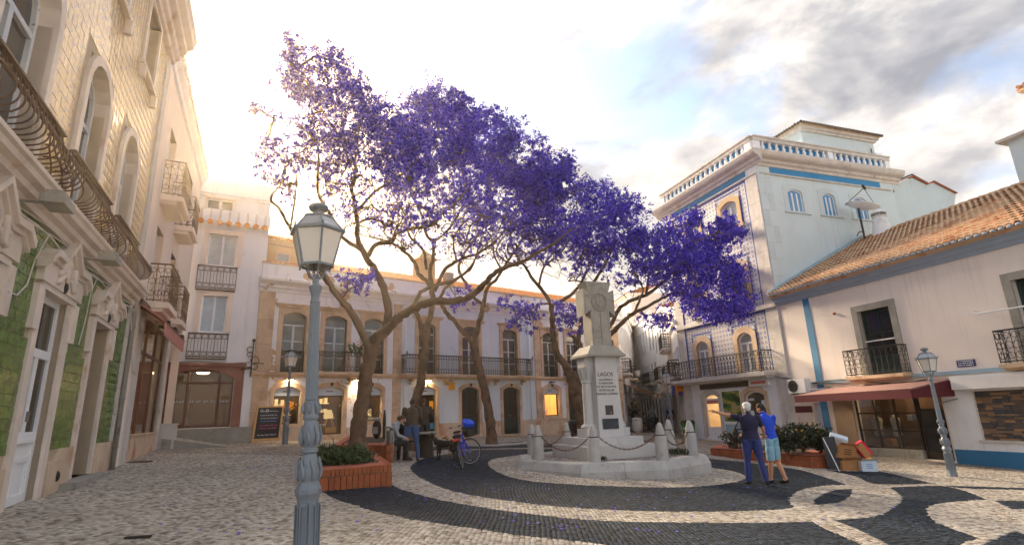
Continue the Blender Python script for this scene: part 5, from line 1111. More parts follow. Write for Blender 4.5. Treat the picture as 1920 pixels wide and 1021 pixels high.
# roof-top room
tw = MB(); a, b = 4.75, 10.3
for P in ([Dd.p(a, 14.2, -1), Dd.p(b, 14.2, -1), Dd.p(b, 16.9, -1), Dd.p(a, 16.9, -1)], [Dd.p(a, 14.2, -1), Dd.p(a, 16.9, -1), Dd.p(a, 16.9, -6), Dd.p(a, 14.2, -6)], [Dd.p(b, 14.2, -1), Dd.p(b, 16.9, -1), Dd.p(b, 16.9, -6), Dd.p(b, 14.2, -6)], [Dd.p(a, 14.2, -6), Dd.p(b, 14.2, -6), Dd.p(b, 16.9, -6), Dd.p(a, 16.9, -6)]): tw.add(P, [(0, 1, 2, 3)])
tw_ = tw.build('roof_room', M['blue_white_plaster'], h5)
q = MB(); Dd.box(q, a-.12, b+.12, 16.65, 16.78, -6.1, -.86); Dd.box(q, a-.22, b+.22, 16.78, 16.95, -6.2, -.74); q.build('roof_room_cornice', M['pale_stone'], tw_)
quoins(Dd, a, a+.5, 14.9, 16.6, 'blue_white_plaster', tw_, .6) if False else None
rb = MB(); cc = Dd.p((a+b)/2, 18.0, -3.5); E4 = [Dd.p(a-.35, 16.95, -.6), Dd.p(b+.35, 16.95, -.6), Dd.p(b+.35, 16.95, -6.4), Dd.p(a-.35, 16.95, -6.4)]; rb.add(E4+[cc], [(0, 1, 4), (1, 2, 4), (2, 3, 4), (3, 0, 4), (3, 2, 1, 0)]); rb.build('roof_room_roof', M['roof_tile'], tw_)
rb = MB()
for (p0, p1) in ((E4[0], E4[1]), (E4[3], E4[0])):
    n_ = 30
    for i in range(n_+1):
        p = p0+(p1-p0)*i/n_; v = cc-p; v /= np.linalg.norm(v); rb.tube([p-v*.05+np.array([0, 0, .05]), p+v*.9+np.array([0, 0, .06])], .085, 6)
rb.build('roof_room_tiles', flat('dark_tile', lin(96, 84, 74)), tw_, kind='stuff')
ub = MB(); ub.tube([Dd.p(4.6, 17.0, -1.2), Dd.p(4.6, 17.25, -1.2)], .06, 6); ub.build('roof_finial', M['grey_stone'], tw_)
# shop on the ground floor
for (a, b, c, e) in shopd:
    w = MB(); band(C, w, arch(a-.2, b+.2, .1 if c < .5 else c, e+.22, .30), arch(a, b, .1 if c < .5 else c, e, .22), 0, .06, -.22)
    if c > .5: C.box(w, a-.2, b+.2, c-.16, c, -.2, .08)
    w = w.build('shop_surround', M['ochre_stone' if c > .5 else 'pale_stone'], h5); f = MB()
    band(C, f, arch(a, b, c, e, .22), arch(a+.08, b-.08, c+.08, e-.08, .2), -.16, -.10); C.box(f, a, b, c, c+.08, -.16, -.101)
    if c < .5: C.box(f, a+.08, b-.08, c+.08, c+.5, -.16, -.11); C.box(f, a+.08, b-.08, 2.05, 2.15, -.16, -.11)
    f.build('sash', M['white_paint'], w)
    g = MB(); C.face(g, [(p[0], p[1]) for p in arch(a+.06, b-.06, c+.06, e-.06, .2)], -.14); g.build('pane', M['clear_glass' if c < .5 else 'glass_dark'], w)
    if c < .5:
        g = MB(); C.box(g, a+.08, b-.08, 1.88, 2.05, -.135, -.128); g.build('window_print', flat('pale_red', lin(214, 120, 112)), w)
    else:
        g = MB(); g.lathe([(.14, 0), (.14, .006)], 16, (0, 0, 0)); 
        for v in range(len(g.v)): x, y, z = g.v[v]; g.v[v] = tuple(C.p(a+1.12+x, 1.35+y, -.13+z))
        g.build('round_sticker', M['white_card'], w); g = MB(); C.box(g, a+.1, a+.42, 1.6, 1.95, -.136, -.13); C.box(g, b-.5, b-.12, 1.95, 2.06, -.136, -.13); g.build('paper_notice', M['white_card'], w)
rm = MB(); C.face(rm, [(-2.4, 0), (-.4, 0), (-.4, 2.6), (-2.4, 2.6)], -2.2); C.box(rm, -2.4, -.4, 0, .12, -2.2, -.2); C.box(rm, -2.4, -.4, 2.55, 2.6, -2.2, -.3); rm.build('shop_interior', M['glowing_wall'], h5)
lb = MB(); lb.ball(C.p(-1.1, 2.1, -1.2), (.12, .12, .08), 8, 6); lb.build('ceiling_lamp', M['warm_lamp'], h5)
qb = MB()
for k in range(6): qb.tube([C.p(-1.8+.16*k, .5, -.9), C.p(-1.7+.12*k, 1.2+.1*(k % 3), -.8)], .02, 5)
C.box(qb, -1.9, -1.0, .3, .55, -1.1, -.7); qb.build('display_stand', M['steel'], h5)
def poster():
    m = D.materials.new('poster_green'); m.use_nodes = True; t = m.node_tree; L = t.links.new; b = t.nodes['Principled BSDF']; g = t.nodes.new('ShaderNodeNewGeometry'); n = t.nodes.new('ShaderNodeTexNoise'); n.inputs['Scale'].default_value = 2.2; n.inputs['Detail'].default_value = 5; r = t.nodes.new('ShaderNodeValToRGB'); e = r.color_ramp.elements
    while len(e) < 5: e.new(.5)
    for q, (p, c) in zip(e, ((.34, (.006, .03, .006)), (.46, (.02, .12, .015)), (.52, (.12, .25, .03)), (.58, (.5, .32, .10)), (.66, (.25, .3, .33)))): q.position = p; q.color = (*c, 1)
    mp = t.nodes.new('ShaderNodeMapping'); mp.inputs['Scale'].default_value = (.6, .6, 1.5); L(g.outputs['Position'], mp.inputs[0]); L(mp.outputs[0], n.inputs[0]); L(n.outputs[0], r.inputs[0]); L(r.outputs[0], b.inputs['Base Color']); M['poster_green'] = m
poster()
q = MB(); C.box(q, -3.76, -2.36, .82, 2.52, 0, .05); C.box(q, -3.72, -2.40, .95, 2.48, .05, .056, 1); pst = q.build('poster_board', [M['white_paint'], M['poster_green']]); tag(pst, 'large green landscape poster between the door and window of the tiled house', 'poster')
q = MB(); C.box(q, -3.76, -2.36, .2, .8, 0, .03); tag(q.build('panel', M['pale_blue_trim']), 'pale blue panel under the green landscape poster', 'panel')
q = MB(); C.box(q, -4.5, -.7, 2.66, 2.92, 0, .10); C.box(q, -4.4, -2.2, 2.7, 2.88, .10, .105); tag(q.build('shop_sign', M['dark_wood']), 'long dark shop sign board under the wide iron balcony', 'sign')
q = MB(); C.box(q, -5.86, -4.6, 2.62, 2.95, 0, .16); C.box(q, -5.72, -4.74, 2.72, 2.86, .16, .164, 1); tag(q.build('shop_sign', [M['white_paint'], MATS['pale_red']]), 'white box sign with a red strip under the right end of the wide balcony', 'sign')
t = empty('atm_sign', C.p(.55, 2.5, .4), 'orange sign reading ATM at the corner of the tiled house', 'sign')
FS = Fac(C.p(.95, 0, .05)[:2], 62)      # the sign board faces the square
q = MB(); FS.box(q, -.62, .12, 2.42, 3.02, -.05, .05); q.build('sign_box', flat('atm_orange', lin(232, 130, 20), .4), t); q = MB(); FS.box(q, -.78, -.622, 2.42, 3.0, -.08, .04); q.build('sign_side', flat('atm_blue', lin(30, 60, 140), .4), t)
text('ATM', FS, -.25, 2.86, .051, .26, 'iron', t); q = MB()
pr_ = [(.2*math.cos(k*math.pi/10), .2*math.sin(k*math.pi/10)) for k in range(20)]; FS.poly(q, [(-.25+x, 2.52+z*.8) for x, z in pr_], .05, .056); q.build('sign_emblem', MATS['atm_blue'], t)
q = MB(); FS.box(q, .12, .36, 2.62, 2.74, -.03, .03); q.build('sign_bracket', M['ochre_frame'], t)
gp = C.p(.28, 0, .42); gzv = float(gz(gp[0], gp[1])); t = empty('litter_bin', (gp[0], gp[1], gzv), 'green plastic wheeled bin with a dark lid beside the shop door', 'bin'); nmat('bin_green', lin(20, 120, 50), .4, .08)
q = MB(); q.hexa([C.p(.08, gzv+.06, .22), C.p(.5, gzv+.06, .22), C.p(.5, gzv+.06, .62), C.p(.08, gzv+.06, .62)], [C.p(0, gzv+.85, .16), C.p(.58, gzv+.85, .16), C.p(.58, gzv+.85, .70), C.p(0, gzv+.85, .70)]); q.build('bin_body', M['bin_green'], t)
q = MB(); q.hexa([C.p(-.03, gzv+.85, .14), C.p(.61, gzv+.85, .14), C.p(.61, gzv+.85, .74), C.p(-.03, gzv+.85, .74)], [C.p(.05, gzv+1.0, .2), C.p(.53, gzv+1.0, .2), C.p(.53, gzv+1.0, .66), C.p(.05, gzv+1.0, .66)]); q.build('bin_lid', flat('bin_dark', lin(16, 60, 34)), t)
q = MB(); C.box(q, .2, .4, gzv+.5, gzv+.62, .67, .70); q.build('bin_label', M['white_card'], t)
for u in (.12, .46):
    q = MB(); q.ring(C.p(u, gzv+.07, .22), np.array([*C.u, 0]), .05, .02, 10, 5); q.build('wheel', M['black_rubber'], t)
# ================================================================ PINK HOUSE WITH THE TILED ROOF
F2 = Fac(CORN, -17.8, -1)
h6 = empty('pink_house', F2.p(-5, -.2), 'low pink house with an orange tiled roof and maroon shop awning at the right', 'house')
L0, L1 = -16.5, -.02
wins = [(-5.34, -4.01, 2.68, 5.17), (-10.62, -9.32, 2.68, 5.17)]
shp = (-6.45, -3.02, -.28, 1.86); cl = (-10.2, -7.45, .42, 1.93); dl = (-1.78, -1.05, -.2, 1.75)
mb = MB(); F2.wall(mb, L0, L1, 2.62, 6.3, wins, 0, .3); F2.wall(mb, L0, -7.0, -1.2, 2.5, [cl], 0, .12) ; mb.build('wall', M['pink_plaster'], h6)
mb = MB(); F2.wall(mb, -7.0, L1, -1.2, 2.5, [shp, dl], 0, .3); mb.build('wall', M['cream_plaster'], h6)
q = MB(); F2.box(q, -16.4, -6.52, -1.2, .10, 0, .03); q.build('blue_plinth', M['blue_paint'], h6)
q = MB(); F2.wall(q, -10.4, -6.51, .1, 1.99, [cl], .012, 0); q.build('shop_facing', M['white_plaster'], h6)
q = MB(); F2.box(q, L0, -1.3, 2.5, 2.62, 0, .06); q.build('belt_course', M['pale_blue_trim'], h6)
q = MB(); F2.box(q, -1.80, -1.47, 2.63, 6.22, 0, .02); F2.box(q, -1.80, -1.47, -.4, 2.5, 0, .021); q.build('blue_stripe', M['blue_paint'], h6)
q = MB(); F2.box(q, -3.0, -2.1, -.4, 2.2, 0, .05); q.build('beige_pier', flat('beige', lin(176, 146, 118), .85), h6)
cornice(F2, h6, L0, .02, 6.22, [(0, 0), (.06, 0), (.10, .10), (.20, .16), (.22, .26), (.34, .34), (.36, .42), (0, .44)], 'steel_blue_trim', 'eaves_cornice')
# roof slope (real cover tiles in rows, lying over a channel sheet)
EV, RG = (.52, 6.68), (-6.1, 9.88)
q = MB(); q.add([F2.p(L0, EV[1]-.03, EV[0]), F2.p(L1, EV[1]-.03, EV[0]), F2.p(L1, RG[1], RG[0]), F2.p(L0, RG[1], RG[0]), F2.p(L0, 6.6, -12.5), F2.p(L1, 6.6, -12.5), F2.p(L0, 6.4, 0), F2.p(L1, 6.4, 0)], [(0, 1, 2, 3), (3, 2, 5, 4), (0, 3, 4), (1, 5, 2), (6, 7, 1, 0)]); roof = q.build('roof', M['roof_tile'], h6)
ncol = 72; pitch = (L1-.15-L0)/ncol; nrow = 17; S0 = np.array(F2.p(0, EV[1], EV[0])); S1_ = np.array(F2.p(0, RG[1], RG[0])); sd = (S1_-S0); SL = np.linalg.norm(sd); sd /= SL; uv = np.array([*F2.u, 0]); nv_ = np.cross(uv, sd); nv_ = nv_ if nv_[2] > 0 else -nv_
tl = []
for i in range(ncol):
    for j in range(nrow):
        a0 = j*SL/nrow-.03; a1 = a0+SL/nrow+.05; c0 = S0+uv*(L0+.08+(i+.5)*pitch+rng.uniform(-.008, .008)); vs = []; lift = rng.uniform(0, .015); sk = rng.uniform(-.012, .012)
        for (s_, r_, h_, x_) in ((a0, .098, .035+lift, 0), (a1, .078, .0, sk)):
            for k in range(5):
                an = math.pi*k/4; vs.append(c0+sd*s_+uv*(r_*math.cos(an)+x_)+nv_*(r_*math.sin(an)*.95+h_))
        tl.append(np.array(vs))
TV = np.array(tl); TF = np.array([(k, k+1, 6+k, 5+k) for k in range(4)])
cen = TV.mean(1); di = np.hypot(cen[:, 0], cen[:, 1]); vis = cen@np.array([1, 0, 0])/cen[:, 1]; order = np.argsort(di+np.where(vis > .99, 100, 0))
offr = np.array(parent_world(roof))
for i in order[:300]:
    q = MB(); q.add(TV[i], TF); q.add(TV[i][:5], [(4, 3, 2, 1, 0)]); q.build('roof_tile', M['roof_tile'], roof, True)
rest = order[300:]; o_ = bulk('roof_tiles', (TV[rest]-offr).reshape(-1, 3), (TF[None]+10*np.arange(len(rest))[:, None, None]).reshape(-1, 4), 'roof_tile', roof, kind='stuff')
q = MB()
for i in range(42):
    a = L0+i*.4; q.tube([F2.p(a, RG[1]+.02, RG[0]), F2.p(a+.42, RG[1]+.05, RG[0])], .11, 7)
q.build('ridge_tiles', M['roof_tile'], roof, kind='stuff')
for i in range(ncol):
    u = L0+.08+(i+.5)*pitch; q = MB(); q.ball(F2.p(u, EV[1]+.0, EV[0]+.02), (.085, .085, .05), 8, 5); q.build('eave_cap', M['steel_blue_trim'], roof)
fl = MB(); fl.hexa([F2.p(.0, EV[1]+.05, EV[0]), F2.p(-.16, EV[1]+.05, EV[0]), F2.p(-.16, RG[1]+.1, RG[0]), F2.p(.0, RG[1]+.1, RG[0])], [F2.p(.0, EV[1]+.2, EV[0]), F2.p(-.16, EV[1]+.2, EV[0]), F2.p(-.16, RG[1]+.25, RG[0]), F2.p(.0, RG[1]+.25, RG[0])]); fl.build('roof_flashing', M['pale_blue_trim'], h6)
for i, w in enumerate(wins):
    a, b, c, e = w; fr = MB(); band(F2, fr, arch(a-.24, b+.24, c, e+.24, 0), arch(a, b, c, e, 0), 0, .06, -.28); wn_ = fr.build('window', M['grey_stone'], h6)
    sb = MB(); m_ = (a+b)/2
    F2.box(sb, a, a+.10, c, e, -.26, -.18); F2.box(sb, b-.10, b, c, e, -.26, -.18); F2.box(sb, a+.1, b-.1, e-.1, e, -.26, -.181); F2.box(sb, a+.1, b-.1, c, c+.75, -.26, -.20); F2.box(sb, m_-.04, m_+.04, c+.75, e-.1, -.26, -.19); F2.box(sb, a+.1, b-.1, c+1.55, c+1.62, -.26, -.195); sb.build('sash', M['green_door'], wn_)
    for (u0, u1) in ((a+.1, m_-.04), (m_+.04, b-.1)):
        for (z0, z1) in ((c+.75, c+1.55), (c+1.62, e-.1)):
            g = MB(); F2.face(g, [(u0, z0), (u1, z0), (u1, z1), (u0, z1)], -.22); g.build('pane', M['glass_dark'], wn_)
    br = MB(); F2.box(br, a+.0, b-.0, c+1.28, c+1.33, -.12, -.08); br.build('cross_bar', M['white_paint'], wn_)
    railing(F2, h6, a-.30, b+.62 if i == 0 else b+.58, 2.68, 1.0, 0, .45, 'iron', .22, 'scroll', True, .012, slab=.12, slab_m='ochre_stone')
# shop front under the maroon awning
a, b, c, e = shp; f = MB()
for u in (a, -5.55, -5.45, -4.65, -3.85, b-.06): F2.box(f, u, u+.06, c, e, -.16, -.10)
for z in (.0, .62, 1.25, e-.06): F2.box(f, -5.45, b-.06, z, z+.05, -.16, -.105)
F2.box(f, a+.06, -5.55, e-.5, e-.45, -.16, -.105); F2.box(f, a+.06, -5.55, c, c+.25, -.16, -.11); sf = f.build('shop_front', M['dark_wood'], h6)
for (u0, u1) in ((-5.39, -4.65), (-4.59, -3.85), (-3.79, b-.06)):
    for z0, z1 in ((.05, .62), (.67, 1.25), (1.30, e-.06)): g = MB(); F2.face(g, [(u0, z0), (u1, z0), (u1, z1), (u0, z1)], -.13); g.build('pane', M['clear_glass'], sf)
g = MB(); F2.face(g, [(a+.06, c+.25), (-5.55, c+.25), (-5.55, e-.5), (a+.06, e-.5)], -.13); g.build('pane', M['glass_dark'], sf)
st = MB(); F2.box(st, -5.45, b, c-.3, 0.0, -.2, .03); st.build('stall_riser', M['grey_stone'], h6)
rm = MB(); F2.face(rm, [(a-.2, c), (b+.2, c), (b+.2, 2.3), (a-.2, 2.3)], -1.7); F2.box(rm, a-.2, b+.2, -.2, .0, -1.7, -.2); F2.box(rm, a-.2, b+.2, 2.2, 2.28, -1.7, -.2); F2.box(rm, a-.25, a-.2, c, 2.2, -1.7, -.3); F2.box(rm, b+.2, b+.25, c, 2.2, -1.7, -.3); rm.build('shop_interior', M['shop_dark'], h6)
lb = MB(); lb.ball(F2.p(-4.25, 1.98, -.9), (.12, .12, .1), 8, 6); lb.build('ceiling_lamp', M['warm_lamp'], h6)
for (u, z, w, h_, m_, lab) in ((-3.5, .6, .35, .7, 'grey_stone', 'grey patterned jacket on show in the left shop pane'), (-4.25, .55, .28, .75, 'pale_stone', 'pale patterned dress on show in the lit middle of the shop window')):
    t = empty('shop_dummy', F2.p(u, .0, -.5), lab, 'mannequin'); q = MB(); F2.box(q, u-.02, u+.02, 0, .5, -.52, -.48); q.build('stand', M['iron'], t)
    q = MB(); c_ = F2.p(u, .42, -.5); q.lathe([(.10, 0), (w*.5, .05), (w*.42, .3), (w*.55, .55), (w*.5, .66), (.07, .72), (.06, .78)], 12, c_); q.build('garment', M[m_], t, True)
for i, (u, z, s_, m_) in enumerate(((-3.3, .0, .28, 'cardboard'), (-5.0, .0, .32, 'cardboard'), (-5.1, .65, .2, 'brick_red'), (-3.95, .9, .18, 'tan_canvas'), (-4.75, 1.0, .2, 'white_card'))):
    q = MB(); F2.box(q, u-s_/2, u+s_/2, z, z+s_, -1.4+i*.12, -1.1+i*.12); tag(q.build('display_box', M[m_]), ['brown box at the lower left of the awning shop window', 'brown box at the lower right of the awning shop window', 'red box low in the right pane of the awning shop window', 'tan box beside the lit dress in the shop window', 'white box high in the right pane of the awning shop window'][i], 'box', 'goods in the awning shop window')
# panelled white door and marble facing left of the awning
f = MB(); a, b, c, e = dl; F2.box(f, a, b, c, e, -.2, -.14)
for u in (a+.1, (a+b)/2+.04): 
    for z0, z1 in ((c+.15, c+.8), (c+.95, e-.15)): F2.box(f, u, u+.25, z0, z1, -.14, -.12)
f.build('door', M['worn_white_paint'], h6)
for i, (u0, u1, z0, z1) in enumerate(((-.95, -.15, .7, 1.6), (-.95, -.15, 1.62, 2.45), (-.95, -.15, -.3, .68))):
    q = MB(); F2.box(q, u0, u1, z0, z1, 0, .03); q.build('marble_slab', M['marble'], h6)
q = MB(); F2.box(q, -1.02, -.1, 1.35, 1.62, .03, .05); tag(q.build('notice', M['maroon_canvas']), 'small maroon notice plate beside the panelled white door', 'sign') 
# maroon awning
AW0, AW1, AD = -6.95, -2.15, 1.97
t = empty('awning', F2.p(-4.5, 2.1, .2), 'maroon fabric awning stretched out over the dark shop front', 'awning')
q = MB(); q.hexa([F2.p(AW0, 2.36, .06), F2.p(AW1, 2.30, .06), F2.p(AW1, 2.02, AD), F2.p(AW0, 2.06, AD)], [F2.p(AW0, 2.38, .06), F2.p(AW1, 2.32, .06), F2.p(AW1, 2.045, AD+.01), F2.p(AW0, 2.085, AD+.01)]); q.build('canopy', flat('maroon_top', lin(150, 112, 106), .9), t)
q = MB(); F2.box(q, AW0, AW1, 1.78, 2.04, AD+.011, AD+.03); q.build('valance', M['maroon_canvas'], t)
for u in (AW0, AW1): q = MB(); q.hexa([F2.p(u-.01, 1.78, AD), F2.p(u-.01, 2.04, AD), F2.p(u-.01, 2.34, .06), F2.p(u-.01, 1.80, .06)], [F2.p(u+.01, 1.78, AD), F2.p(u+.01, 2.04, AD), F2.p(u+.01, 2.34, .06), F2.p(u+.01, 1.80, .06)]); q.build('side_panel', M['maroon_canvas'], t)
for u in (AW0+.3, -4.5, AW1-.3): q = MB(); q.tube([F2.p(u, 1.95, .04), F2.p(u, 2.0, AD)], .02, 6); q.build('awning_arm', M['steel'], t)
q = MB(); q.tube([F2.p(-7.0, 1.72, .05), F2.p(-7.0, 1.55, 1.15)], .02, 6); q.build('awning_arm', M['steel'], t)
t = empty('awning', F2.p(-9, 2.2, .2), 'white canvas awning rolled in above the stone-clad panel', 'awning')
q = MB(); F2.box(q, -16, -7.05, 2.32, 2.44, .0, .30); q.build('cassette', M['white_paint'], t); q = MB(); q.hexa([F2.p(-16, 2.0, .30), F2.p(-7.08, 2.0, .30), F2.p(-7.08, 2.34, .26), F2.p(-16, 2.34, .26)], [F2.p(-16, 2.0, .33), F2.p(-7.08, 2.0, .33), F2.p(-7.08, 2.34, .31), F2.p(-16, 2.34, .31)]); q.build('valance', M['white_canvas'], t)
# stone-clad panel: every strip of stone is a piece
a, b, c, e = cl; panel = MB(); F2.face(panel, [(a, c), (b, c), (b, e), (a, e)], -.12); pn = panel.build('clad_panel', M['mortar'], h6)
SM = [nmat('slate_a', lin(96, 84, 78), .8, .2, 5, .4), nmat('slate_b', lin(140, 112, 86), .8, .2, 5, .4), nmat('slate_c', lin(70, 72, 80), .8, .2, 5, .4), nmat('slate_d', lin(168, 128, 92), .8, .2, 5, .4)]
z = c
while z < e-.02:
    h_ = random.uniform(.045, .075); h_ = min(h_, e-z); u = b
    while u > a:
        w_ = random.uniform(.18, .55); u0 = max(a, u-w_)
        q = MB(); F2.box(q, u0+.003, u-.003, z+.002, z+h_-.002, -.119, -.095+random.uniform(0, .03)); q.build('stone_strip', random.choices(SM, (5, 3, 4, 1))[0], pn); u = u0
    z += h_
q = MB(); F2.box(q, a, b+.1, c-.06, c-.001, -.1, .08); q.build('panel_sill', M['pale_stone'], h6)
# things fixed to the pink house
def on_wall(F, mb, name, mats, label, cat, **k): return tag(mb.build(name, mats, None), label, cat)
t = empty('air_conditioner', F2.p(-.7, 2.4, .3), 'white air conditioning unit with a round grille beside the blue stripe', 'air conditioner')
q = MB(); F2.box(q, -1.22, -.25, 2.18, 2.78, .08, .42); q.build('casing', M['white_paint'], t); q = MB()
for r_ in (.08, .14, .2, .26): q.ring(F2.p(-.56, 2.48, .425), np.array([*F2.n, 0]), r_, .008, 20, 4)
for k in range(8): q.tube([F2.p(-.56, 2.48, .43), F2.p(-.56+.27*math.cos(k*.785), 2.48+.27*math.sin(k*.785), .43)], .006, 4)
q.build('fan_grille', M['iron'], t); q = MB(); F2.poly(q, [(-.56+.27*math.cos(k*.4488), 2.48+.27*math.sin(k*.4488)) for k in range(14)], .42, .423); q.build('fan_shade', flat('recess_shade', (.03, .03, .03)), t)  # flat dark disc painted for the shade behind the grille
q = MB(); 
for u in (-1.1, -.4): F2.box(q, u-.02, u+.02, 2.12, 2.18, 0, .42)
q.build('bracket', M['steel'], t)
pb = MB(); pb.tube([F2.p(-1.22, 2.3, .2), F2.p(-1.6, 2.28, .12), F2.p(-2.0, 2.3, .12), F2.p(-2.1, 2.05, .12)], .04, 7); on_wall(F2, pb, 'pipe', M['white_paint'], 'white pipe bending from the air conditioner to the maroon awning', 'pipe')
cb_ = MB()
for k in range(4): cb_.tube([F2.p(-1.25-.05*k-4.9*s_, 2.55-.10*k+.12*math.sin(s_*6+k)-.12*s_, .08) for s_ in np.linspace(0, 1, 24)], .012, 5)
on_wall(F2, cb_, 'cable', M['dark_wood'], 'bundle of dark cables running over the maroon awning', 'cable')
cb_ = MB(); cb_.tube([C.p(-6.3, 3.0, .08), C.p(-6.7, 2.9, .1), F2.p(-.2, 2.85, .12), F2.p(-.4, 2.8, .2)], .02, 5); on_wall(F2, cb_, 'cable', M['iron'], 'thick black cable reaching the air conditioner from the tiled house', 'cable')
q = MB(); q.ball(F2.p(-3.0, 5.3, .06), (.06, .06, .06), 8, 6); F2.box(q, -3.03, -2.97, 5.27, 5.33, 0, .05); on_wall(F2, q, 'vent_cap', M['brick_red'], 'small round terracotta vent cap left of the pink house window', 'vent')
sp = MB(); F2.box(sp, -7.78, -7.22, 2.72, 2.94, 0, .025); sg = on_wall(F2, sp, 'street_sign', flat('sign_blue', lin(24, 40, 100), .3), 'dark blue street name plate with white lines of lettering on the pink wall', 'sign')
for k in range(3):
    q = MB()
    for j in range(9): q_w = random.uniform(.02, .045); F2.box(q, -7.72+j*.052, -7.72+j*.052+q_w, 2.885-k*.065, 2.915-k*.065, .0251, .027)
    q.build('lettering', M['white_paint'], sg)
q = MB(); q.tube([F2.p(-8.2, 4.42, .02), F2.p(-8.2, 4.42, .3), F2.p(-8.35, 4.3, .32), F2.p(-9.9, 4.3, .32), F2.p(-9.95, 3.7, .32)], .028, 7); on_wall(F2, q, 'pipe_bracket', M['white_paint'], 'white pipe arm reaching across beside the right-hand balcony', 'bracket')
# roof furniture
cb0 = at(1655, 441, 28.9)
def roofz(u, d): return EV[1]+(EV[0]-d)*(RG[1]-EV[1])/(EV[0]-RG[0])
r_ = ray(1655, 437); best_ = None
for tt in np.linspace(15, 45, 600):
    q_ = CAM+r_*tt; rel = q_[:2]-F2.O; u_, d_ = rel@F2.u, rel@F2.n
    if q_[2] < roofz(u_, d_) or d_ < RG[0]+.2: best_ = q_; break
if best_ is None: best_ = q_
chp = best_.copy(); chs = (chp[1])/1003*.72
t = empty('chimney', chp, 'white conical chimney with a slotted cap rising from the tiled roof', 'chimney'); q = MB(); s_ = chs
q.lathe([(25*s_, -25*s_), (24*s_, 0), (17*s_, 38*s_), (15*s_, 46*s_)], 16, chp); q.build('chimney_shaft', M['white_plaster'], t, 30)
q = MB(); q.lathe([(18*s_, 46*s_), (18*s_, 48*s_), (13*s_, 49*s_), (13*s_, 56*s_), (18*s_, 57*s_), (17*s_, 60*s_), (8*s_, 66*s_), (3*s_, 70*s_)], 16, chp); q.build('chimney_cap', M['white_plaster'], t, 30)
for k in range(14): an = k*2*math.pi/14; q = MB(); q.box(chp+np.array([15.5*s_*math.cos(an), 15.5*s_*math.sin(an), 52.5*s_]), (2*s_, 2*s_, 4.2*s_), [[math.cos(an), math.sin(an), 0], [-math.sin(an), math.cos(an), 0], [0, 0, 1]]); q.build('cap_post', M['grey_stone'], t)
dp = chp+np.array([-.6, .5, 0]); t = empty('satellite_dish', dp, 'white satellite dish on a post behind the chimney', 'satellite dish'); q = MB(); q.tube([dp+[0, 0, -.6], dp+[0, 0, 1.6]], .05, 7); q.tube([dp+[0, 0, .3], dp+[-.35, -.2, .2], dp+[-.5, -.2, .0]], .03, 6); q.build('post', M['iron'], t)
q = MB(); nd = np.array([.25, -.15, .95]); nd /= np.linalg.norm(nd); a_ = np.cross(nd, [0, 1, 0]); a_ /= np.linalg.norm(a_); b_ = np.cross(nd, a_); dc = dp+np.array([.2, 0, 1.5]); vs = []; fs = []
for i, (r0, h0) in enumerate(((.02, 0), (.4, .04), (.75, .14), (1.0, .26), (1.0, .23), (.4, .0), (.02, -.03))):
    for k in range(20): an = k*.31416; vs.append(dc+(a_*math.cos(an)+b_*math.sin(an)*.85)*r0*.8+nd*h0*.8)
for i in range(6):
    for k in range(20): fs.append((i*20+k, i*20+(k+1) % 20, (i+1)*20+(k+1) % 20, (i+1)*20+k))
q.add(vs, fs); q.build('dish', M['white_paint'], t, True); q = MB(); q.tube([dc+a_*.9, dc+nd*1.1+a_*.1], .02, 5); q.tube([dc-a_*.9, dc+nd*1.1+a_*.1], .014, 5); q.tube([dc+nd*1.05, dc+nd*1.25+a_*.2], .06, 6); q.build('feed_arm', M['iron'], t)
ab = Dd.p(9.9, 13.2, -.9); t = empty('antenna', ab, 'tall thin television antenna behind the balustrade corner', 'antenna'); q = MB(); q.tube([ab, ab+[0, 0, 3.0]], .035, 6); q.build('mast', M['rusty_iron'], t); q = MB()
for k in range(7): zz_ = 2.55+.0*k; q.tube([ab+[-.5, -.3+.1*k, zz_], ab+[.5, -.3+.1*k, zz_]], .008, 4)
q.tube([ab+[0, -.4, 2.55], ab+[0, .4, 2.55]], .012, 4); q.build('aerial', M['steel'], t)
# buildings peeping over the roof
def px_prism(F, outline, d0, d1, name, m, root): 
    q = MB(); P = [F.uz(px, py, d0) for px, py in outline]; F.poly(q, P, d0, d1); return q.build(name, M[m], root)
h7 = empty('roof_top_house', Dd.p(12, 10, -3), 'bluish white house with an iron rail showing above the orange roof', 'house')
px_prism(Dd, [(1655, 460), (1661, 353), (1710, 333), (1738, 347), (1752, 440)], -2.0, -7, 'wall', 'blue_white_plaster', h7); px_prism(Dd, [(1728, 440), (1724, 352), (1749, 342), (1792, 364), (1790, 381), (1786, 440)], -3.2, -8, 'wall', 'blue_white_plaster', h7)
for d_, pts in ((-1.95, [(1659, 352), (1710, 331), (1739, 346)]), (-3.15, [(1738, 346), (1749, 340.5), (1793, 363)])):
    for (p, q_) in zip(pts, pts[1:]):
        A0, A1 = Dd.uz(*p, d_), Dd.uz(*q_, d_); q = MB(); Dd.poly(q, [A0, A1, (A1[0], A1[1]+.06), (A0[0], A0[1]+.06)], d_-.3, d_+.1); q.build('roof_edge', M['brick_red'], h7)
A0, A1, A2 = Dd.uz(1663, 346, -1.9), Dd.uz(1710, 327, -1.9), Dd.uz(1739, 343, -1.9); q = MB(); q.tube([Dd.p(*A0, -1.9), Dd.p(*A1, -1.9), Dd.p(*A2, -1.9)], .05, 6); q.build('pipe_rail', M['iron'], h7)
q = MB(); q.ball(Dd.p(*Dd.uz(1673, 359, -2.0), -2.0), (.12, .12, .12), 8, 6); q.build('vent', M['iron'], h7)
h8 = empty('far_right_house', F2.p(-14, 8, -9), 'pale corner of a tall house with a tiled eave at the right edge', 'house')
u0, z0 = F2.uz(1889, 266, -8.5); u1, z1 = F2.uz(1897, 200, -8.5)
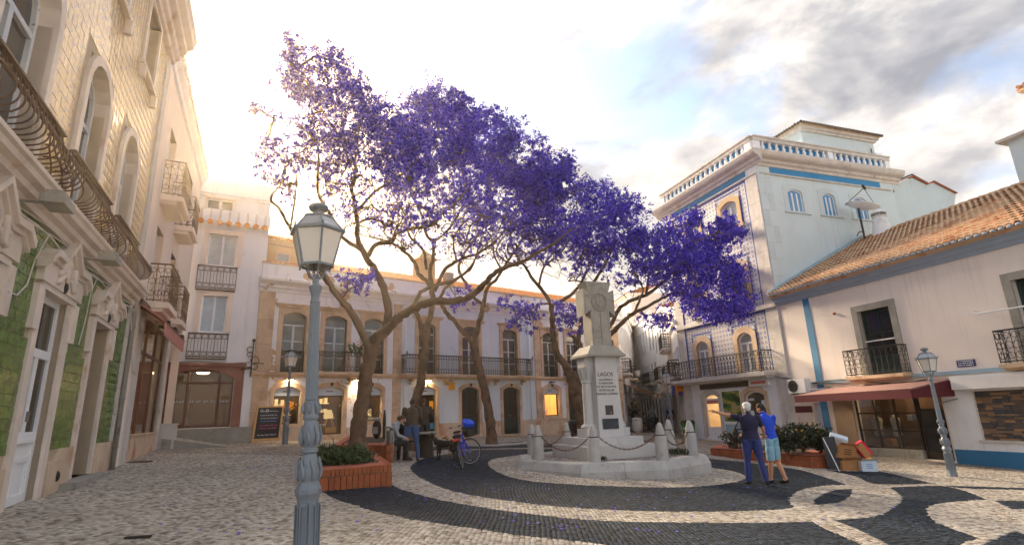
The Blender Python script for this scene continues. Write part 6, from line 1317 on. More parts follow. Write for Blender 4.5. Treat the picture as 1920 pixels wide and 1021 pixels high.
q = MB(); F2.box(q, u0-8, u0, 6, z0+.1, -14, -8.5); F2.box(q, u0-8, u0-.9, z0, z0+2.2, -14, -9.3); q.build('wall', M['blue_white_plaster'], h8)
q = MB(); F2.box(q, u0-8, u0+.3, z0, z0+.12, -14, -8.2); q.build('eave', M['pale_stone'], h8)
q = MB(); F2.box(q, u0-8, u0-.6, z0+2.2, z0+2.34, -14, -9.0); q.build('eave', M['roof_tile'], h8)
for i in range(12): q = MB(); u_ = u0-.7-i*.25; q.tube([F2.p(u_, z0+2.42, -8.95), F2.p(u_, z0+2.7, -10.2)], .09, 6); q.build('roof_tile', M['roof_tile'], h8)
# ================================================================ MONUMENT
def Zp(px, py, z): r = ray(px, py); return CAM+r*((z-CAM[2])/r[2])
PZ = .56; PC = np.array([2.45, 15.62])
def octo(R, z, rot=22.5): return [np.array([PC[0]+R*math.cos(rad(rot+45*k)), PC[1]+R*math.sin(rad(rot+45*k)), z]) for k in range(8)]
mon = empty('monument', (*PC, .3), 'pale stone war memorial with a carved cross and black inscription on a stepped base', 'monument')
pl = MB(); R0 = 2.70; o0 = octo(R0-.42, -.2); o1 = octo(R0-.42, PZ-.03); pl.hexa(o0, o1); pl.build('platform_floor', M['limestone_far'], mon)
for k in range(8):
    a, b = octo(R0, 0)[k], octo(R0, 0)[(k+1) % 8]; ai, bi = octo(R0-.45, 0)[k], octo(R0-.45, 0)[(k+1) % 8]
    for j in range(2):
        t0, t1 = j/2+.002, (j+1)/2-.002; L_ = lambda p, q, t: p+(q-p)*t
        A_, B_, Ci, Di = L_(a, b, t0), L_(a, b, t1), L_(ai, bi, t1), L_(ai, bi, t0); q = MB()
        def zr(P, z, s): c = np.array([PC[0], PC[1], 0]); v = P-c; r_ = np.hypot(v[0], v[1]); v = c+v*(r_+s)/r_; return np.array([v[0], v[1], z])
        loops = [[zr(A_, -.2, 0), zr(B_, -.2, 0), zr(Ci, -.2, 0), zr(Di, -.2, 0)], [zr(A_, PZ-.20, 0), zr(B_, PZ-.20, 0), zr(Ci, PZ-.2, 0), zr(Di, PZ-.2, 0)], [zr(A_, PZ-.03, -.10), zr(B_, PZ-.03, -.10), zr(Ci, PZ-.03, 0), zr(Di, PZ-.03, 0)], [zr(A_, PZ, -.14), zr(B_, PZ, -.14), zr(Ci, PZ, .02), zr(Di, PZ, .02)]]
        for l0_, l1_ in zip(loops, loops[1:]): q.add(l0_+l1_, [(i, (i+1) % 4, 4+(i+1) % 4, 4+i) for i in range(4)])
        q.add(loops[-1], [(0, 1, 2, 3)]); q.build('kerb_block', M['kerb_stone'], mon)
FM = Fac((1.747, 14.171), 68.6); Mo = FM
def blockrow(name, u0, u1, z0, z1, d0, d1, n, m, nd=2):
    for i in range(n):
        for j in range(nd):
            q = MB(); a, b = u0+(u1-u0)*i/n+.003, u0+(u1-u0)*(i+1)/n-.003; c, e = d0+(d1-d0)*j/nd, d0+(d1-d0)*(j+1)/nd; Mo.box(q, a, b, z0, z1, c-.003, e+.003); q.build(name, M[m], mon)
blockrow('step_block', 0, 2.04, PZ-.06, .85, 0, -2.1, 2, 'monument_white'); blockrow('step_block', .22, 1.85, .85, 1.04, -.25, -1.88, 2, 'monument_white')
q = MB(); dF, dB = -.55, -1.34
q.hexa([Mo.p(.69, 1.04, dF), Mo.p(1.46, 1.04, dF), Mo.p(1.46, 1.04, dB), Mo.p(.69, 1.04, dB)], [Mo.p(.745, 3.19, dF-.06), Mo.p(1.41, 3.19, dF-.06), Mo.p(1.41, 3.19, dB+.06), Mo.p(.745, 3.19, dB+.06)]); q.build('stele', M['monument_white'], mon)
uc_ = 1.05
for s in (-1, 1):
    u = uc_+s*.42; d = -.95; c = Mo.p(u, 0, d)
    q = MB(); Mo.box(q, u-.25, u+.25, 1.04, 1.27, d-.28, d+.28); q.build('column_plinth', M['monument_white'], mon)
    q = MB(); q.lathe([(.22, 1.27), (.25, 1.31), (.22, 1.36), (.17, 1.38), (.155, 1.42), (.145, 2.0), (.14, 2.48), (.16, 2.50), (.16, 2.54), (.14, 2.56), (.145, 2.62), (.19, 2.82), (.22, 2.89), (.22, 2.92)], 20, c); cl_ = q.build('column', M['monument_white'], mon, 35)
    for k in range(8):
        an = k*math.pi/4; q = MB(); q.tube([c+np.array([.15*math.cos(an), .15*math.sin(an), 2.57]), c+np.array([.19*math.cos(an), .19*math.sin(an), 2.76]), c+np.array([.235*math.cos(an), .235*math.sin(an), 2.88])], [.018, .035, .02], 6); q.build('capital_leaf', M['monument_white'], cl_)
    q = MB(); Mo.box(q, u-.15, u+.15, 2.92, 3.19, d-.22, d+.22); q.build('cap_block', M['monument_white'], mon)
q = MB(); SL_ = lambda u0, u1, z, d0, d1: [Mo.p(u0, z, d0), Mo.p(u1, z, d0), Mo.p(u1, z, d1), Mo.p(u0, z, d1)]
q.hexa(SL_(.42, 1.64, 3.19, -.43, -1.47), SL_(.42, 1.64, 3.25, -.43, -1.47)); q.hexa(SL_(.44, 1.62, 3.25, -.45, -1.45), SL_(.64, 1.44, 3.50, -.60, -1.28)); q.build('roof_slab', M['monument_stone'], mon)
# carved cross with flared arms
c0, c1 = -.66, -1.14; hw = .305
out = [(uc_-hw, 3.5), (uc_+hw, 3.5), (uc_+hw, 4.50), (uc_+.50, 4.36), (uc_+.50, 5.14), (uc_+hw, 5.0), (uc_+.42, 5.36), (uc_-.42, 5.36), (uc_-hw, 5.0), (uc_-.50, 5.14), (uc_-.50, 4.36), (uc_-hw, 4.50)]
def cpoly(pts, d0, d1, name, m, par=mon):
    q = MB(); Mo.poly(q, pts, d0, d1); return q.build(name, M[m], par)
crs = cpoly(out[:3]+[out[11]], c1, c0, 'cross_shaft', 'monument_stone')
cpoly([(uc_-hw, 4.502), (uc_+hw, 4.502), (uc_+hw, 4.998), (uc_-hw, 4.998)], c1, c0, 'cross_centre', 'monument_stone', crs)
cpoly([out[2], out[3], out[4], out[5]], c1, c0-.0, 'cross_arm', 'monument_stone', crs); cpoly([out[8], out[9], out[10], out[11]], c1, c0, 'cross_arm', 'monument_stone', crs); cpoly([out[5], out[6], out[7], out[8]], c1, c0, 'cross_arm', 'monument_stone', crs)
q = MB(); n3 = np.array([*Mo.n, 0])
for (a, b) in (((uc_-hw+.05, 3.55), (uc_-hw+.05, 4.52)), ((uc_+hw-.05, 3.55), (uc_+hw-.05, 4.52)), ((uc_-hw+.05, 4.98), (uc_-hw+.05, 5.3)), ((uc_+hw-.05, 4.98), (uc_+hw-.05, 5.3)), ((uc_-hw+.05, 4.52), (uc_-.46, 4.52)), ((uc_-hw+.05, 4.98), (uc_-.46, 4.98)), ((uc_+hw-.05, 4.52), (uc_+.46, 4.52)), ((uc_+hw-.05, 4.98), (uc_+.46, 4.98)), ((uc_-.46, 4.52), (uc_-.46, 4.98)), ((uc_+.46, 4.52), (uc_+.46, 4.98)), ((uc_-.27, 5.3), (uc_+.27, 5.3))): q.tube([Mo.p(*a, c0), Mo.p(*b, c0)], .014, 5)
q.build('cross_moulding', M['monument_stone'], crs)
q = MB(); Mo.box(q, uc_-.006, uc_+.006, 3.52, 4.45, c0-.01, c0+.003); q.build('cross_joint', M['dark_wood'], crs)
q = MB(); q.ring(Mo.p(uc_, 4.76, c0+.01), n3, .25, .022, 28, 6); q.ring(Mo.p(uc_, 4.76, c0+.01), n3, .19, .012, 24, 5)
for k in range(8):
    an = k*math.pi/4; 
    if k not in (2, 6): q.tube([Mo.p(uc_+.19*math.cos(an), 4.76+.19*math.sin(an), c0+.01), Mo.p(uc_+.25*math.cos(an), 4.76+.25*math.sin(an), c0+.01)], .012, 5)
sh = [(uc_-.11, 4.9), (uc_-.11, 4.72), (uc_-.06, 4.63), (uc_, 4.60), (uc_+.06, 4.63), (uc_+.11, 4.72), (uc_+.11, 4.9)]; Mo.poly(q, sh, c0, c0+.03)
for du, dz in ((0, 0), (0, .07), (0, -.07), (.05, .0), (-.05, 0)): q.ball(Mo.p(uc_+du, 4.76+dz, c0+.03), (.02, .02, .024), 6, 4)
q.ring(Mo.p(uc_, 5.03, c0+.01), n3, .035, .012, 10, 5); q.build('carved_emblem', M['monument_stone'], crs, 40)
fz = lambda z: dF-.06*(z-1.04)/2.15
for s_, z, sz in (('LAGOS', 2.70, .155), ('GLORIFICA', 2.555, .085), ('À MEMÓRIA', 2.46, .085), ('DE SEUS FILHOS', 2.365, .085), ('MORTOS NA', 2.27, .085), ('GRANDE GUERRA', 2.175, .085)): text(s_, Mo, uc_-.02, z, fz(z)+.003, sz, 'iron', mon, depth=.003)
q = MB(); Mo.box(q, uc_-.115, uc_+.125, 1.62, 1.87, fz(1.7)-.0, fz(1.7)+.012); q.build('niche_plate', flat('bronze_dark', lin(62, 52, 48), .6), mon); q = MB(); q.tube([Mo.p(uc_, 1.66, fz(1.7)), Mo.p(uc_, 1.68, fz(1.7)+.08), Mo.p(uc_, 1.64, fz(1.7)+.09)], .012, 6); q.build('spout', M['steel'], mon)
nmat('plaque', lin(34, 46, 58), .5, .2, 12, .6, 60, stain=(lin(40, 90, 110), 5, .55, .7)); q = MB(); Mo.box(q, uc_-.24, uc_+.25, 1.25, 1.52, fz(1.4)-.0, fz(1.4)+.02); q.build('bronze_plaque', M['plaque'], mon)
# bollards and chains round the memorial
bolls = [(1.82, 13.54), (3.41, 13.40), (4.44, 14.42), (4.44, 16.40), (3.35, 17.75), (1.55, 17.75), (.42, 16.45), (.54, 15.0)]
bl_lab = ['front left of the memorial, nearest the inscription', 'front right of the memorial', 'right front of the memorial platform', 'right rear of the memorial, beside the street lamp', 'rear right behind the memorial', 'rear left behind the memorial', 'left rear of the memorial, the outer of a close pair', 'left front of the memorial, the nearer of a close pair']
for (x, y), lb_ in zip(bolls, bl_lab):
    t = empty('bollard', (x, y, PZ-.02), 'stone bollard at the '+lb_, 'bollard', 'stone bollards round the memorial'); q = MB(); q.lathe([(.15, 0), (.145, .26), (.14, .52), (.125, .56), (.114, .58), (.11, .63), (.092, .73), (.062, .82), (.035, .865), (.005, .88)], 18, (x, y, PZ-.02)); q.build('shaft', M['kerb_stone'], t, 40)
    q = MB(); q.ring((x, y, PZ+.57), (0, 0, 1), .122, .012, 14, 5); q.build('chain_collar', M['rusty_iron'], t)
chl = ['between the two front bollards of the memorial', 'at the right front corner of the memorial', 'along the right side of the memorial', 'at the right rear corner of the memorial', 'behind the memorial', 'at the left rear corner of the memorial', 'along the left side of the memorial', 'at the left front corner of the memorial']
for i in range(8):
    a, b = np.array([*bolls[i], PZ+.57]), np.array([*bolls[(i+1) % 8], PZ+.57]); v = (b-a); v_ = v/np.linalg.norm(v); a = a+v_*.12; b = b-v_*.12; L_ = np.linalg.norm(b-a); sag = .34*min(1, L_/1.5); n_ = 26; pts = [a+(b-a)*t-np.array([0, 0, sag*4*t*(1-t)]) for t in np.linspace(0, 1, n_*2+1)]; q = MB()
    for k in range(n_):
        p0, p1 = pts[2*k], pts[2*k+2]; c = (p0+p1)/2; ax = (p1-p0); ln = np.linalg.norm(ax); ax /= ln; side = np.array([0, 0, 1.]) if k % 2 else np.cross(ax, [0, 0, 1.]); side = side-ax*(side@ax); side /= np.linalg.norm(side)
        q.tube([c+ax*ln*.72*math.cos(w)+side*.018*math.sin(w) for w in np.linspace(0, 2*math.pi, 9)], .0075, 4, False)
    tag(q.build('chain', M['rusty_iron']), 'rusty sagging iron chain '+chl[i], 'chain', 'chains between the bollards')
# little weeds on the platform
def tuft(c, n, r, h, m): 
    q = MB()
    for k in range(n):
        an = random.uniform(0, 6.28); rr = r*math.sqrt(random.random()); b_ = np.array([c[0]+rr*math.cos(an), c[1]+rr*math.sin(an), c[2]]); w = random.uniform(.01, .025); t_ = b_+np.array([random.gauss(0, .05), random.gauss(0, .05), random.uniform(.4, 1)*h]); sd = np.array([math.cos(an+1.5), math.sin(an+1.5), 0])*w; md = (b_+t_)/2+np.array([0, 0, .01]); q.add([b_, md+sd, t_, md-sd], [(0, 1, 2, 3)])
    return q
for (px, py, lab) in ((1128, 862, 'small green weed at the foot of the front memorial bollard'), (1270, 852, 'dark weeds on the platform between the right bollards')):
    c = Zp(px, py, PZ); tag(tuft(c, 60 if px < 1200 else 220, .12 if px < 1200 else .42, .12 if px < 1200 else .2, 'leaf').build('weeds', M['leaf' if px < 1200 else 'leaf_dark'], None), lab, 'weeds')
vs = []
for _ in range(420):
    an = random.uniform(0, 6.28); rr = 2.2*math.sqrt(random.random()); x, y = PC[0]+rr*math.cos(an), PC[1]+rr*math.sin(an); s = random.uniform(.016, .03); a = random.uniform(0, 6.28)
    rel = (np.array([x, y])-FM.O); u_, d_ = rel@FM.u, rel@FM.n; z = PZ-.02
    if -.0 < u_ < 2.04 and -2.1 < d_ < 0: z = .856
    if .22 < u_ < 1.85 and -1.88 < d_ < -.25: z = 1.046
    for j in range(4): vs.append((x+s*math.cos(a+j*1.57), y+s*math.sin(a+j*1.57)*.7, z+random.uniform(0, .015)))
bulk('fallen_petals', np.array(vs), np.arange(len(vs)).reshape(-1, 4), 'petal', None, kind='stuff', label='purple petals lying on the memorial steps and platform', category='petals')
# ================================================================ STREET LAMPS
def lamp_tree():
    t = empty('street_lamp', (0, 0, 0), '', 'street lamp', 'old iron street lamps'); m = 'lamp_paint'
    q = MB(); q.lathe([(.185, 0), (.185, .05), (.172, .09), (.168, .14)], 8, rot=rad(22.5)); q.lathe([(.158, .14), (.142, .70), (.155, .73), (.175, .76), (.175, .80), (.145, .84), (.125, .87)], 8, rot=rad(22.5)); q.build('base', M[m], t)
    for k in range(8):
        an = k*math.pi/4; c, s = math.cos(an), math.sin(an); ax = [[-s, c, 0], [c*.9997, s*.9997, -.024], [0, 0, 1]]
        for (h, w, z) in ((.02, .045, .20), (.02, .045, .66)): q = MB(); q.box((c*.150*(1 if z < .4 else .925), s*.150*(1 if z < .4 else .925), z), (w, .016, .014), ax); q.build('panel_moulding', M[m], t)
        for sg in (-1, 1): q = MB(); q.box((c*.1455-s*.042*sg, s*.1455+c*.042*sg, .43), (.007, .017, .23), ax); q.build('panel_moulding', M[m], t)
    q = MB(); q.lathe([(.12, .87), (.125, .90), (.135, .97), (.115, 1.07), (.085, 1.14), (.075, 1.16), (.10, 1.18), (.10, 1.21), (.075, 1.23), (.085, 1.27), (.115, 1.33), (.112, 1.40), (.085, 1.48), (.075, 1.52), (.095, 1.54), (.095, 1.57), (.078, 1.60), (.088, 1.64), (.08, 1.70), (.085, 1.73), (.066, 1.75)], 16); q.build('ornamental_stem', M[m], t, 50)
    for (z0, z1, r, n_) in ((.88, 1.12, .125, 7), (1.25, 1.47, .108, 7), (1.60, 1.72, .084, 6)):
        for k in range(n_):
            an = k*2*math.pi/n_+z0; q = MB(); H = z1-z0
            P = [((r+.002+.015*math.sin(math.pi*f))*math.cos(an+.35*math.sin(f*5)*.4), (r+.002+.015*math.sin(math.pi*f))*math.sin(an+.35*math.sin(f*5)*.4), z0+H*f) for f in np.linspace(0, 1, 7)]; q.tube(P, [.012, .022, .026, .024, .02, .014, .006], 6)
            P2_ = [((r+.01)*math.cos(an+.3*f), (r+.01)*math.sin(an+.3*f), z0+H*(.25+.5*f)) for f in np.linspace(0, 1, 4)]; q.tube(P2_, [.008, .015, .013, .004], 5)
            q.build('acanthus_leaf', M[m], t, True)
    q = MB(); vs = []; N = 32
    for z, r in ((1.75, .080), (2.46, .060)):
        for k in range(N): rr = r*(1-.10*(k % 2)); an = 2*math.pi*k/N; vs.append((rr*math.cos(an), rr*math.sin(an), z))
    q.add(vs, [(k, (k+1) % N, N+(k+1) % N, N+k) for k in range(N)]); q.build('fluted_pole', M[m], t)
    q = MB(); q.lathe([(.055, 2.44), (.065, 2.46), (.055, 2.48), (.052, 2.52), (.065, 2.56), (.085, 2.60), (.085, 2.62), (.045, 2.65), (.042, 2.74)], 14); q.build('capital', M[m], t, 40)
    q = MB()
    for k in range(6): an = k*math.pi/3; q.tube([(.042*math.cos(an), .042*math.sin(an), 2.70), (.09*math.cos(an), .09*math.sin(an), 2.72), (.13*math.cos(an), .13*math.sin(an), 2.80), (.185*math.cos(an), .185*math.sin(an), 2.83)], .011, 5)
    q.build('lantern_bracket', M[m], t)
    zb, zt, rb_, rt_ = 2.83, 3.18, .22, .335; hexp = lambda r, z, o=0: [np.array([r*math.cos(k*math.pi/3+o), r*math.sin(k*math.pi/3+o), z]) for k in range(6)]
    B0, T0 = hexp(rb_, zb), hexp(rt_, zt); q = MB()
    for k in range(6):
        q.tube([B0[k], T0[k]], .014, 5); q.tube([B0[k], B0[(k+1) % 6]], .014, 5)
        q.tube([T0[k], T0[(k+1) % 6]], .016, 5); q.ball(B0[k]-np.array([0, 0, .02]), .016, 6, 4)
    q.hexa(hexp(.38, zt-.005), hexp(.375, zt+.02)); q.hexa(hexp(.375, zt+.021), hexp(.33, zt+.03)); lf = q.build('lantern_frame', M[m], t)
    for k in range(6): g = MB(); a, b, c, d = B0[k], B0[(k+1) % 6], T0[(k+1) % 6], T0[k]; g.add([p*np.array([.985, .985, 1]) for p in (a, b, c, d)], [(0, 1, 2, 3)]); g.build('pane', M['lamp_glass'], lf)
    U0, U1 = hexp(.32, zt+.03), hexp(.20, zt+.155)
    for k in range(6): g = MB(); a, b, c, d = U0[k], U0[(k+1) % 6], U1[(k+1) % 6], U1[k]; g.add([a, b, c, d], [(0, 1, 2, 3)]); g.build('upper_pane', M['glass_curtain'], lf)
    q = MB()
    for k in range(6): q.tube([U0[k], U1[k]], .011, 5); q.ball(T0[k]*np.array([1.08, 1.08, 1])+np.array([0, 0, .04]), .018, 6, 4)
    q.hexa(hexp(.22, zt+.155), hexp(.21, zt+.172)); q.lathe([(.12, zt+.17), (.07, zt+.20), (.065, zt+.235), (.12, zt+.25), (.135, zt+.275), (.12, zt+.30), (.05, zt+.325), (.005, zt+.33)], 16); q.build('lantern_cap', M[m], lf, 40)
    return t
lamp0 = lamp_tree()
for o_ in lamp0.children_recursive:
    for v_ in o_.data.vertices: v_.co.z = float(np.interp(v_.co.z, [0, .87, 1.75, 2.44, 4], [0, .80, 1.52, 2.44, 4])); v_.co.xy *= float(np.interp(v_.co.z, [0, .76, .84, 3], [.86, .86, .98, 1]))
def place_lamp(o, p, s, lab, rz=0, lean=0): o.location = tuple(map(float, p)); o.scale = (s*.76, s*.76, s); o.rotation_euler = (0, lean, rz); o['label'] = lab; return o
lF = G(572, 1084); lR = G(1787, 893); lL = G(534, 832); lS = G(1262, 822)
place_lamp(lamp0, lF, 1.0, 'grey iron street lamp standing closest to the camera at the left', 0, -.024)
for p, s, lab, rz in ((lR, .95, 'grey iron street lamp in front of the maroon awning at the right', .1), (lL, 1.07, 'slim street lamp in front of the chalkboard and lit shop window', .5), (lS, 1.06, 'street lamp behind the memorial at the mouth of the lane', .2)): place_lamp(copy_tree(lamp0), p, s, lab, rz)
wl_ = empty('wall_lantern', S1.p(3.0, 4.0, .9), 'iron lantern on a wall bracket on the left side of the lane', 'lamp'); c = S1.p(3.0, 4.05, 1.0)
q = MB(); q.tube([S1.p(3.0, 4.4, .02), S1.p(3.0, 4.55, .5), S1.p(3.0, 4.5, 1.0)], .025, 6); q.lathe([(.02, .55), (.1, .5), (.26, .42), (.25, .40)], 6, c); q.lathe([(.14, -.05), (.15, 0)], 6, c); q.build('bracket', M['iron'], wl_); q = MB(); q.lathe([(.14, 0), (.24, .40)], 6, c); q.build('pane', M['lamp_glass'], wl_)
# ================================================================ PLANTERS OF BRICK
def brick_course(root, a, b, z0a, z0b, h, w, th, out_, m='brick_red'):
    """bricks from a to b (2D), base heights za..zb, height h, each ~w long"""
    a, b = np.array(a[:2]), np.array(b[:2]); L_ = np.linalg.norm(b-a); n = max(1, round(L_/w)); u = (b-a)/L_; o = np.array([u[1], -u[0]])*out_
    for i in range(n):
        c = a+u*L_*(i+.5)/n; z = z0a+(z0b-z0a)*(i+.5)/n; q = MB(); jit = random.uniform(-.006, .006)
        cc = c-o*(th/2-jit); q.box((cc[0], cc[1], z+h/2), (L_/n/2-.006, th/2, h/2-.005), [[u[0], u[1], 0], [o[0], o[1], 0], [0, 0, 1]]); q.build('brick', M[m], root)
def planter(name, label, pts, top, faces, soil=True, courses=((.0, .24, .11), (.245, .13, .085)), cap=.05):
    """pts: 2D outline; faces: indices of the edges the square shows"""
    c = np.mean([p[:2] for p in pts], 0); t = empty(name, (c[0], c[1], top-.4), label, 'planter')
    area2 = sum(pts[i][0]*pts[(i+1) % len(pts)][1]-pts[(i+1) % len(pts)][0]*pts[i][1] for i in range(len(pts))); s = 1 if area2 > 0 else -1
    q = MB(); inner = [np.array([*(c+(np.array(p[:2])-c)*.985), top-.9]) for p in pts]; q.hexa(inner, [np.array([p[0], p[1], top-.03]) for p in inner]); q.build('core', M['mortar'], t)
    for i in faces:
        a, b = pts[i], pts[(i+1) % len(pts)]
        for k, (z, h, w) in enumerate(courses): brick_course(t, a, b, top-.37+z, top-.37+z, h, w, .11, s)
        brick_course(t, a, b, top-.61, top-.61, .235, courses[0][2], .11, s)
    q = MB(); o1 = [np.array([*p[:2], top-.006]) for p in pts]; o2 = [np.array([*(c+(np.array(p[:2])-c)*.70), top+.004]) for p in pts]; n = len(pts); q.add(o1+o2, [(i, (i+1) % n, n+(i+1) % n, n+i) for i in range(n)]); q.build('coping', flat('coping_red', lin(176, 96, 74), .85), t)
    q = MB(); q.add([p+np.array([0, 0, .004]) for p in o2], [tuple(range(n))]); q.build('soil', M['soil'], t); return t
t1 = .86; P1 = [Zp(594, 882, t1), Zp(735, 870, t1), Zp(706, 849, t1), Zp(640, 838, t1), Zp(585, 862, t1)]
pl1 = planter('brick_planter', 'low red brick planter with green shrubs round the thick tree', P1, t1, (0, 1, 4))
t2 = 1.02; P2 = [Zp(624, 833, t2), Zp(732, 833, t2), Zp(745, 818, t2), Zp(650, 817, t2)]
pl2 = planter('brick_planter', 'second brick planter behind the tree where people sit', P2, t2, (0, 1, 3), courses=((.0, .17, .2), (.18, .18, .2)))
gA, gB, gC = G(1333, 852), G(1522, 878), G(1566, 878.6); t3 = float(gB[2])+.36; P3 = [gA, gB, gC, gC+np.array([.5, 1.6, 0]), gA+np.array([.9, 1.6, 0])]
pl3 = planter('brick_planter', 'long low brick planter with dark flowering shrubs by the pink house', P3, t3, (0, 1, 4), courses=((.0, .18, .085), (.185, .16, .085)))
def shrub(name, label, c, rx, ry, h, n, m, lsz, flowers=0, group=None, low=False):
    t = empty(name, c, label, 'shrub', group); q = MB()
    for k in range(9):
        an = k*.7; q.tube([np.array(c)+[0, 0, -.05], np.array(c)+[rx*.3*math.cos(an), ry*.3*math.sin(an), h*.5], np.array(c)+[rx*.8*math.cos(an), ry*.8*math.sin(an), h*.85]], [.018, .012, .005], 5)
    q.build('stems', M['bark'], t); vs = []
    cl = [np.array(c)+np.array([rx*math.cos(a_)*r_, ry*math.sin(a_)*r_, h*(.25+.7*random.random()*(1-.35*r_))]) for a_, r_ in ((random.uniform(0, 6.28), math.sqrt(random.random())) for _ in range(max(6, n//40)))]
    for k in range(n):
        p = random.choice(cl)+rng.normal(0, 1, 3)*np.array([.09, .09, .07]); a = rng.normal(0, 1, 3); a /= np.linalg.norm(a); b = np.cross(a, rng.normal(0, 1, 3)); b /= np.linalg.norm(b)+1e-6; s = lsz*random.uniform(.7, 1.3); vs += [p-a*s, p-b*s*.42, p+a*s, p+b*s*.42]
    bulk('leaves', np.array(vs)-np.array(c), np.arange(len(vs)).reshape(-1, 4), m, t, kind='stuff')
    for k in range(flowers):
        p = random.choice(cl)+rng.normal(0, .05, 3)+np.array([0, -.08, .08]); q = MB(); q.ball(p, (.035, .035, .03), 7, 5); q.build('blossom', M['yellow'], t)
    return t
c = Zp(640, 868, t1); shrub('planter_shrub', 'low green shrub spreading over the front of the brick planter', c, .62, .62, .30, 2600, 'leaf', .05)
c = Zp(612, 858, t1); tt_ = tuft(c, 90, .18, .42, 'leaf_dark'); tag(tt_.build('spiky_plant', M['leaf_dark']), 'dark spiky plant at the left end of the brick planter', 'plant')
for (px, py, rx, h, n_, fl, lab) in ((1381, 848, .38, .62, 900, 0, 'small dark shrub left of the two men on the brick planter'), (1478, 858, .5, .85, 2000, 5, 'dark shrub with few yellow flowers right behind the man in blue'), (1507, 857, .5, .95, 2200, 14, 'tallest dark shrub with bright yellow flowers on the long planter'), (1540, 856, .42, .8, 1600, 8, 'dark shrub at the right end of the long planter beside the boxes')):
    c = Zp(px, py-8, t3); shrub('planter_shrub', lab, c, rx, .45, h, n_, 'leaf_dark', .06, fl, 'shrubs on the long planter')
# ================================================================ SMALL STREET THINGS
g = G(733, 866); t = empty('litter_bin', g, 'steel litter bin on two thin posts beside the seated people', 'bin'); zb = g[2]
q = MB(); nb_ = 18; q.lathe([(.17, .32), (.175, .34), (.185, .86), (.17, .86), (.165, .40)], nb_, g); q.build('bin_drum', M['steel'], t, 40)
q = MB(); q.lathe([(.20, .93), (.19, .97), (.10, 1.0), (.01, 1.01)], nb_, g); q.build('bin_lid', M['steel'], t, 40)
for s in (-.12, .10): q = MB(); q.tube([g+[s, -.2, 0], g+[s, -.2, .95]], .017, 7); q.build('post', M['steel'], t)
q = MB(); q.lathe([(.15, .36), (.15, .8)], 12, g); q.build('bin_liner', M['black_rubber'], t)
g = G(1078, 813) if False else at(1079, 812, 25.5); g[2] = gz(g[0], g[1]); t = empty('litter_bin', g, 'dark wheeled bin in the shade beside the memorial tree', 'bin'); q = MB(); q.hexa([g+[-.22, -.22, .05], g+[.22, -.22, .05], g+[.22, .22, .05], g+[-.22, .22, .05]], [g+[-.28, -.28, .9], g+[.28, -.28, .9], g+[.28, .28, .9], g+[-.28, .28, .9]]); q.build('bin_body', M['black_rubber'], t); q = MB(); q.hexa([g+[-.3, -.3, .9], g+[.3, -.3, .9], g+[.3, .3, .98], g+[-.3, .3, .98]], [g+[-.25, -.25, 1.0], g+[.25, -.25, 1.0], g+[.25, .25, 1.03], g+[-.25, .25, 1.03]]); q.build('bin_lid', M['green_door'], t)
# chalkboard
g0 = FB.p(*FB.uz(473, 809, 1.0), 1.0); g1 = FB.p(*FB.uz(501, 806, .9), .9); zg_ = float(gz(g0[0], g0[1])); t = empty('chalkboard', (g0[0], g0[1], zg_), 'tilted wooden framed chalkboard with menu writing outside the long house', 'sign')
u0 = FB.uz(473, 809, 1.0)[0]; w_, h_ = 1.05, 1.42; tl_ = .0
def cbp(a, b, d): # board coordinates
    return FB.p(u0+a+.12*b, zg_+.04+b*.975, 1.0-.22*b+d)
q = MB()
for a0, a1, b0, b1 in ((0, .06, 0, h_), (w_-.06, w_, 0, h_), (.06, w_-.06, h_-.06, h_), (.06, w_-.06, .06, .12)): q.hexa([cbp(a0, b0, 0), cbp(a1, b0, 0), cbp(a1, b1, 0), cbp(a0, b1, 0)], [cbp(a0, b0, .04), cbp(a1, b0, .04), cbp(a1, b1, .04), cbp(a0, b1, .04)])
q.build('board_frame', M['pine'], t); q = MB(); q.hexa([cbp(.06, .12, .005), cbp(w_-.06, .12, .005), cbp(w_-.06, h_-.06, .005), cbp(.06, h_-.06, .005)], [cbp(.06, .12, .02), cbp(w_-.06, .12, .02), cbp(w_-.06, h_-.06, .02), cbp(.06, h_-.06, .02)]); q.build('slate', flat('slate_board', (.02, .022, .022), .8), t)
flat('chalk_pink', lin(200, 80, 150)); flat('chalk_blue', lin(110, 160, 220))
for k, (b, m_) in enumerate(((1.22, 'white_card'), (1.05, 'white_card'), (.93, 'white_card'), (.81, 'chalk_blue'), (.64, 'chalk_pink'), (.52, 'chalk_pink'), (.26, 'white_card'))):
    q = MB(); a = .16+random.uniform(0, .06)
    while a < w_-.2:
        l_ = random.uniform(.02, .05); y = random.uniform(-.02, .02); q.hexa([cbp(a, b-.02+y, .021), cbp(a+l_, b-.02-y, .021), cbp(a+l_, b+.012+y, .021), cbp(a, b+.012, .021)], [cbp(a, b-.02+y, .023), cbp(a+l_, b-.02-y, .023), cbp(a+l_, b+.012+y, .023), cbp(a, b+.012, .023)]); a += l_+random.uniform(.012, .03)
    q.build('chalk_line', M[m_], t)
for a in (.2, .42): q = MB(); q.ring(cbp(a, 1.24, .022), np.array([*FB.n, .2]), .05, .012, 12, 4); q.build('chalk_emblem', M['white_card'], t)
for a in (.08, w_-.08): q = MB(); q.tube([cbp(a, h_-.1, -.01), FB.p(u0+a+.12, zg_, .35)], .02, 5); q.build('rear_leg', M['pine'], t)
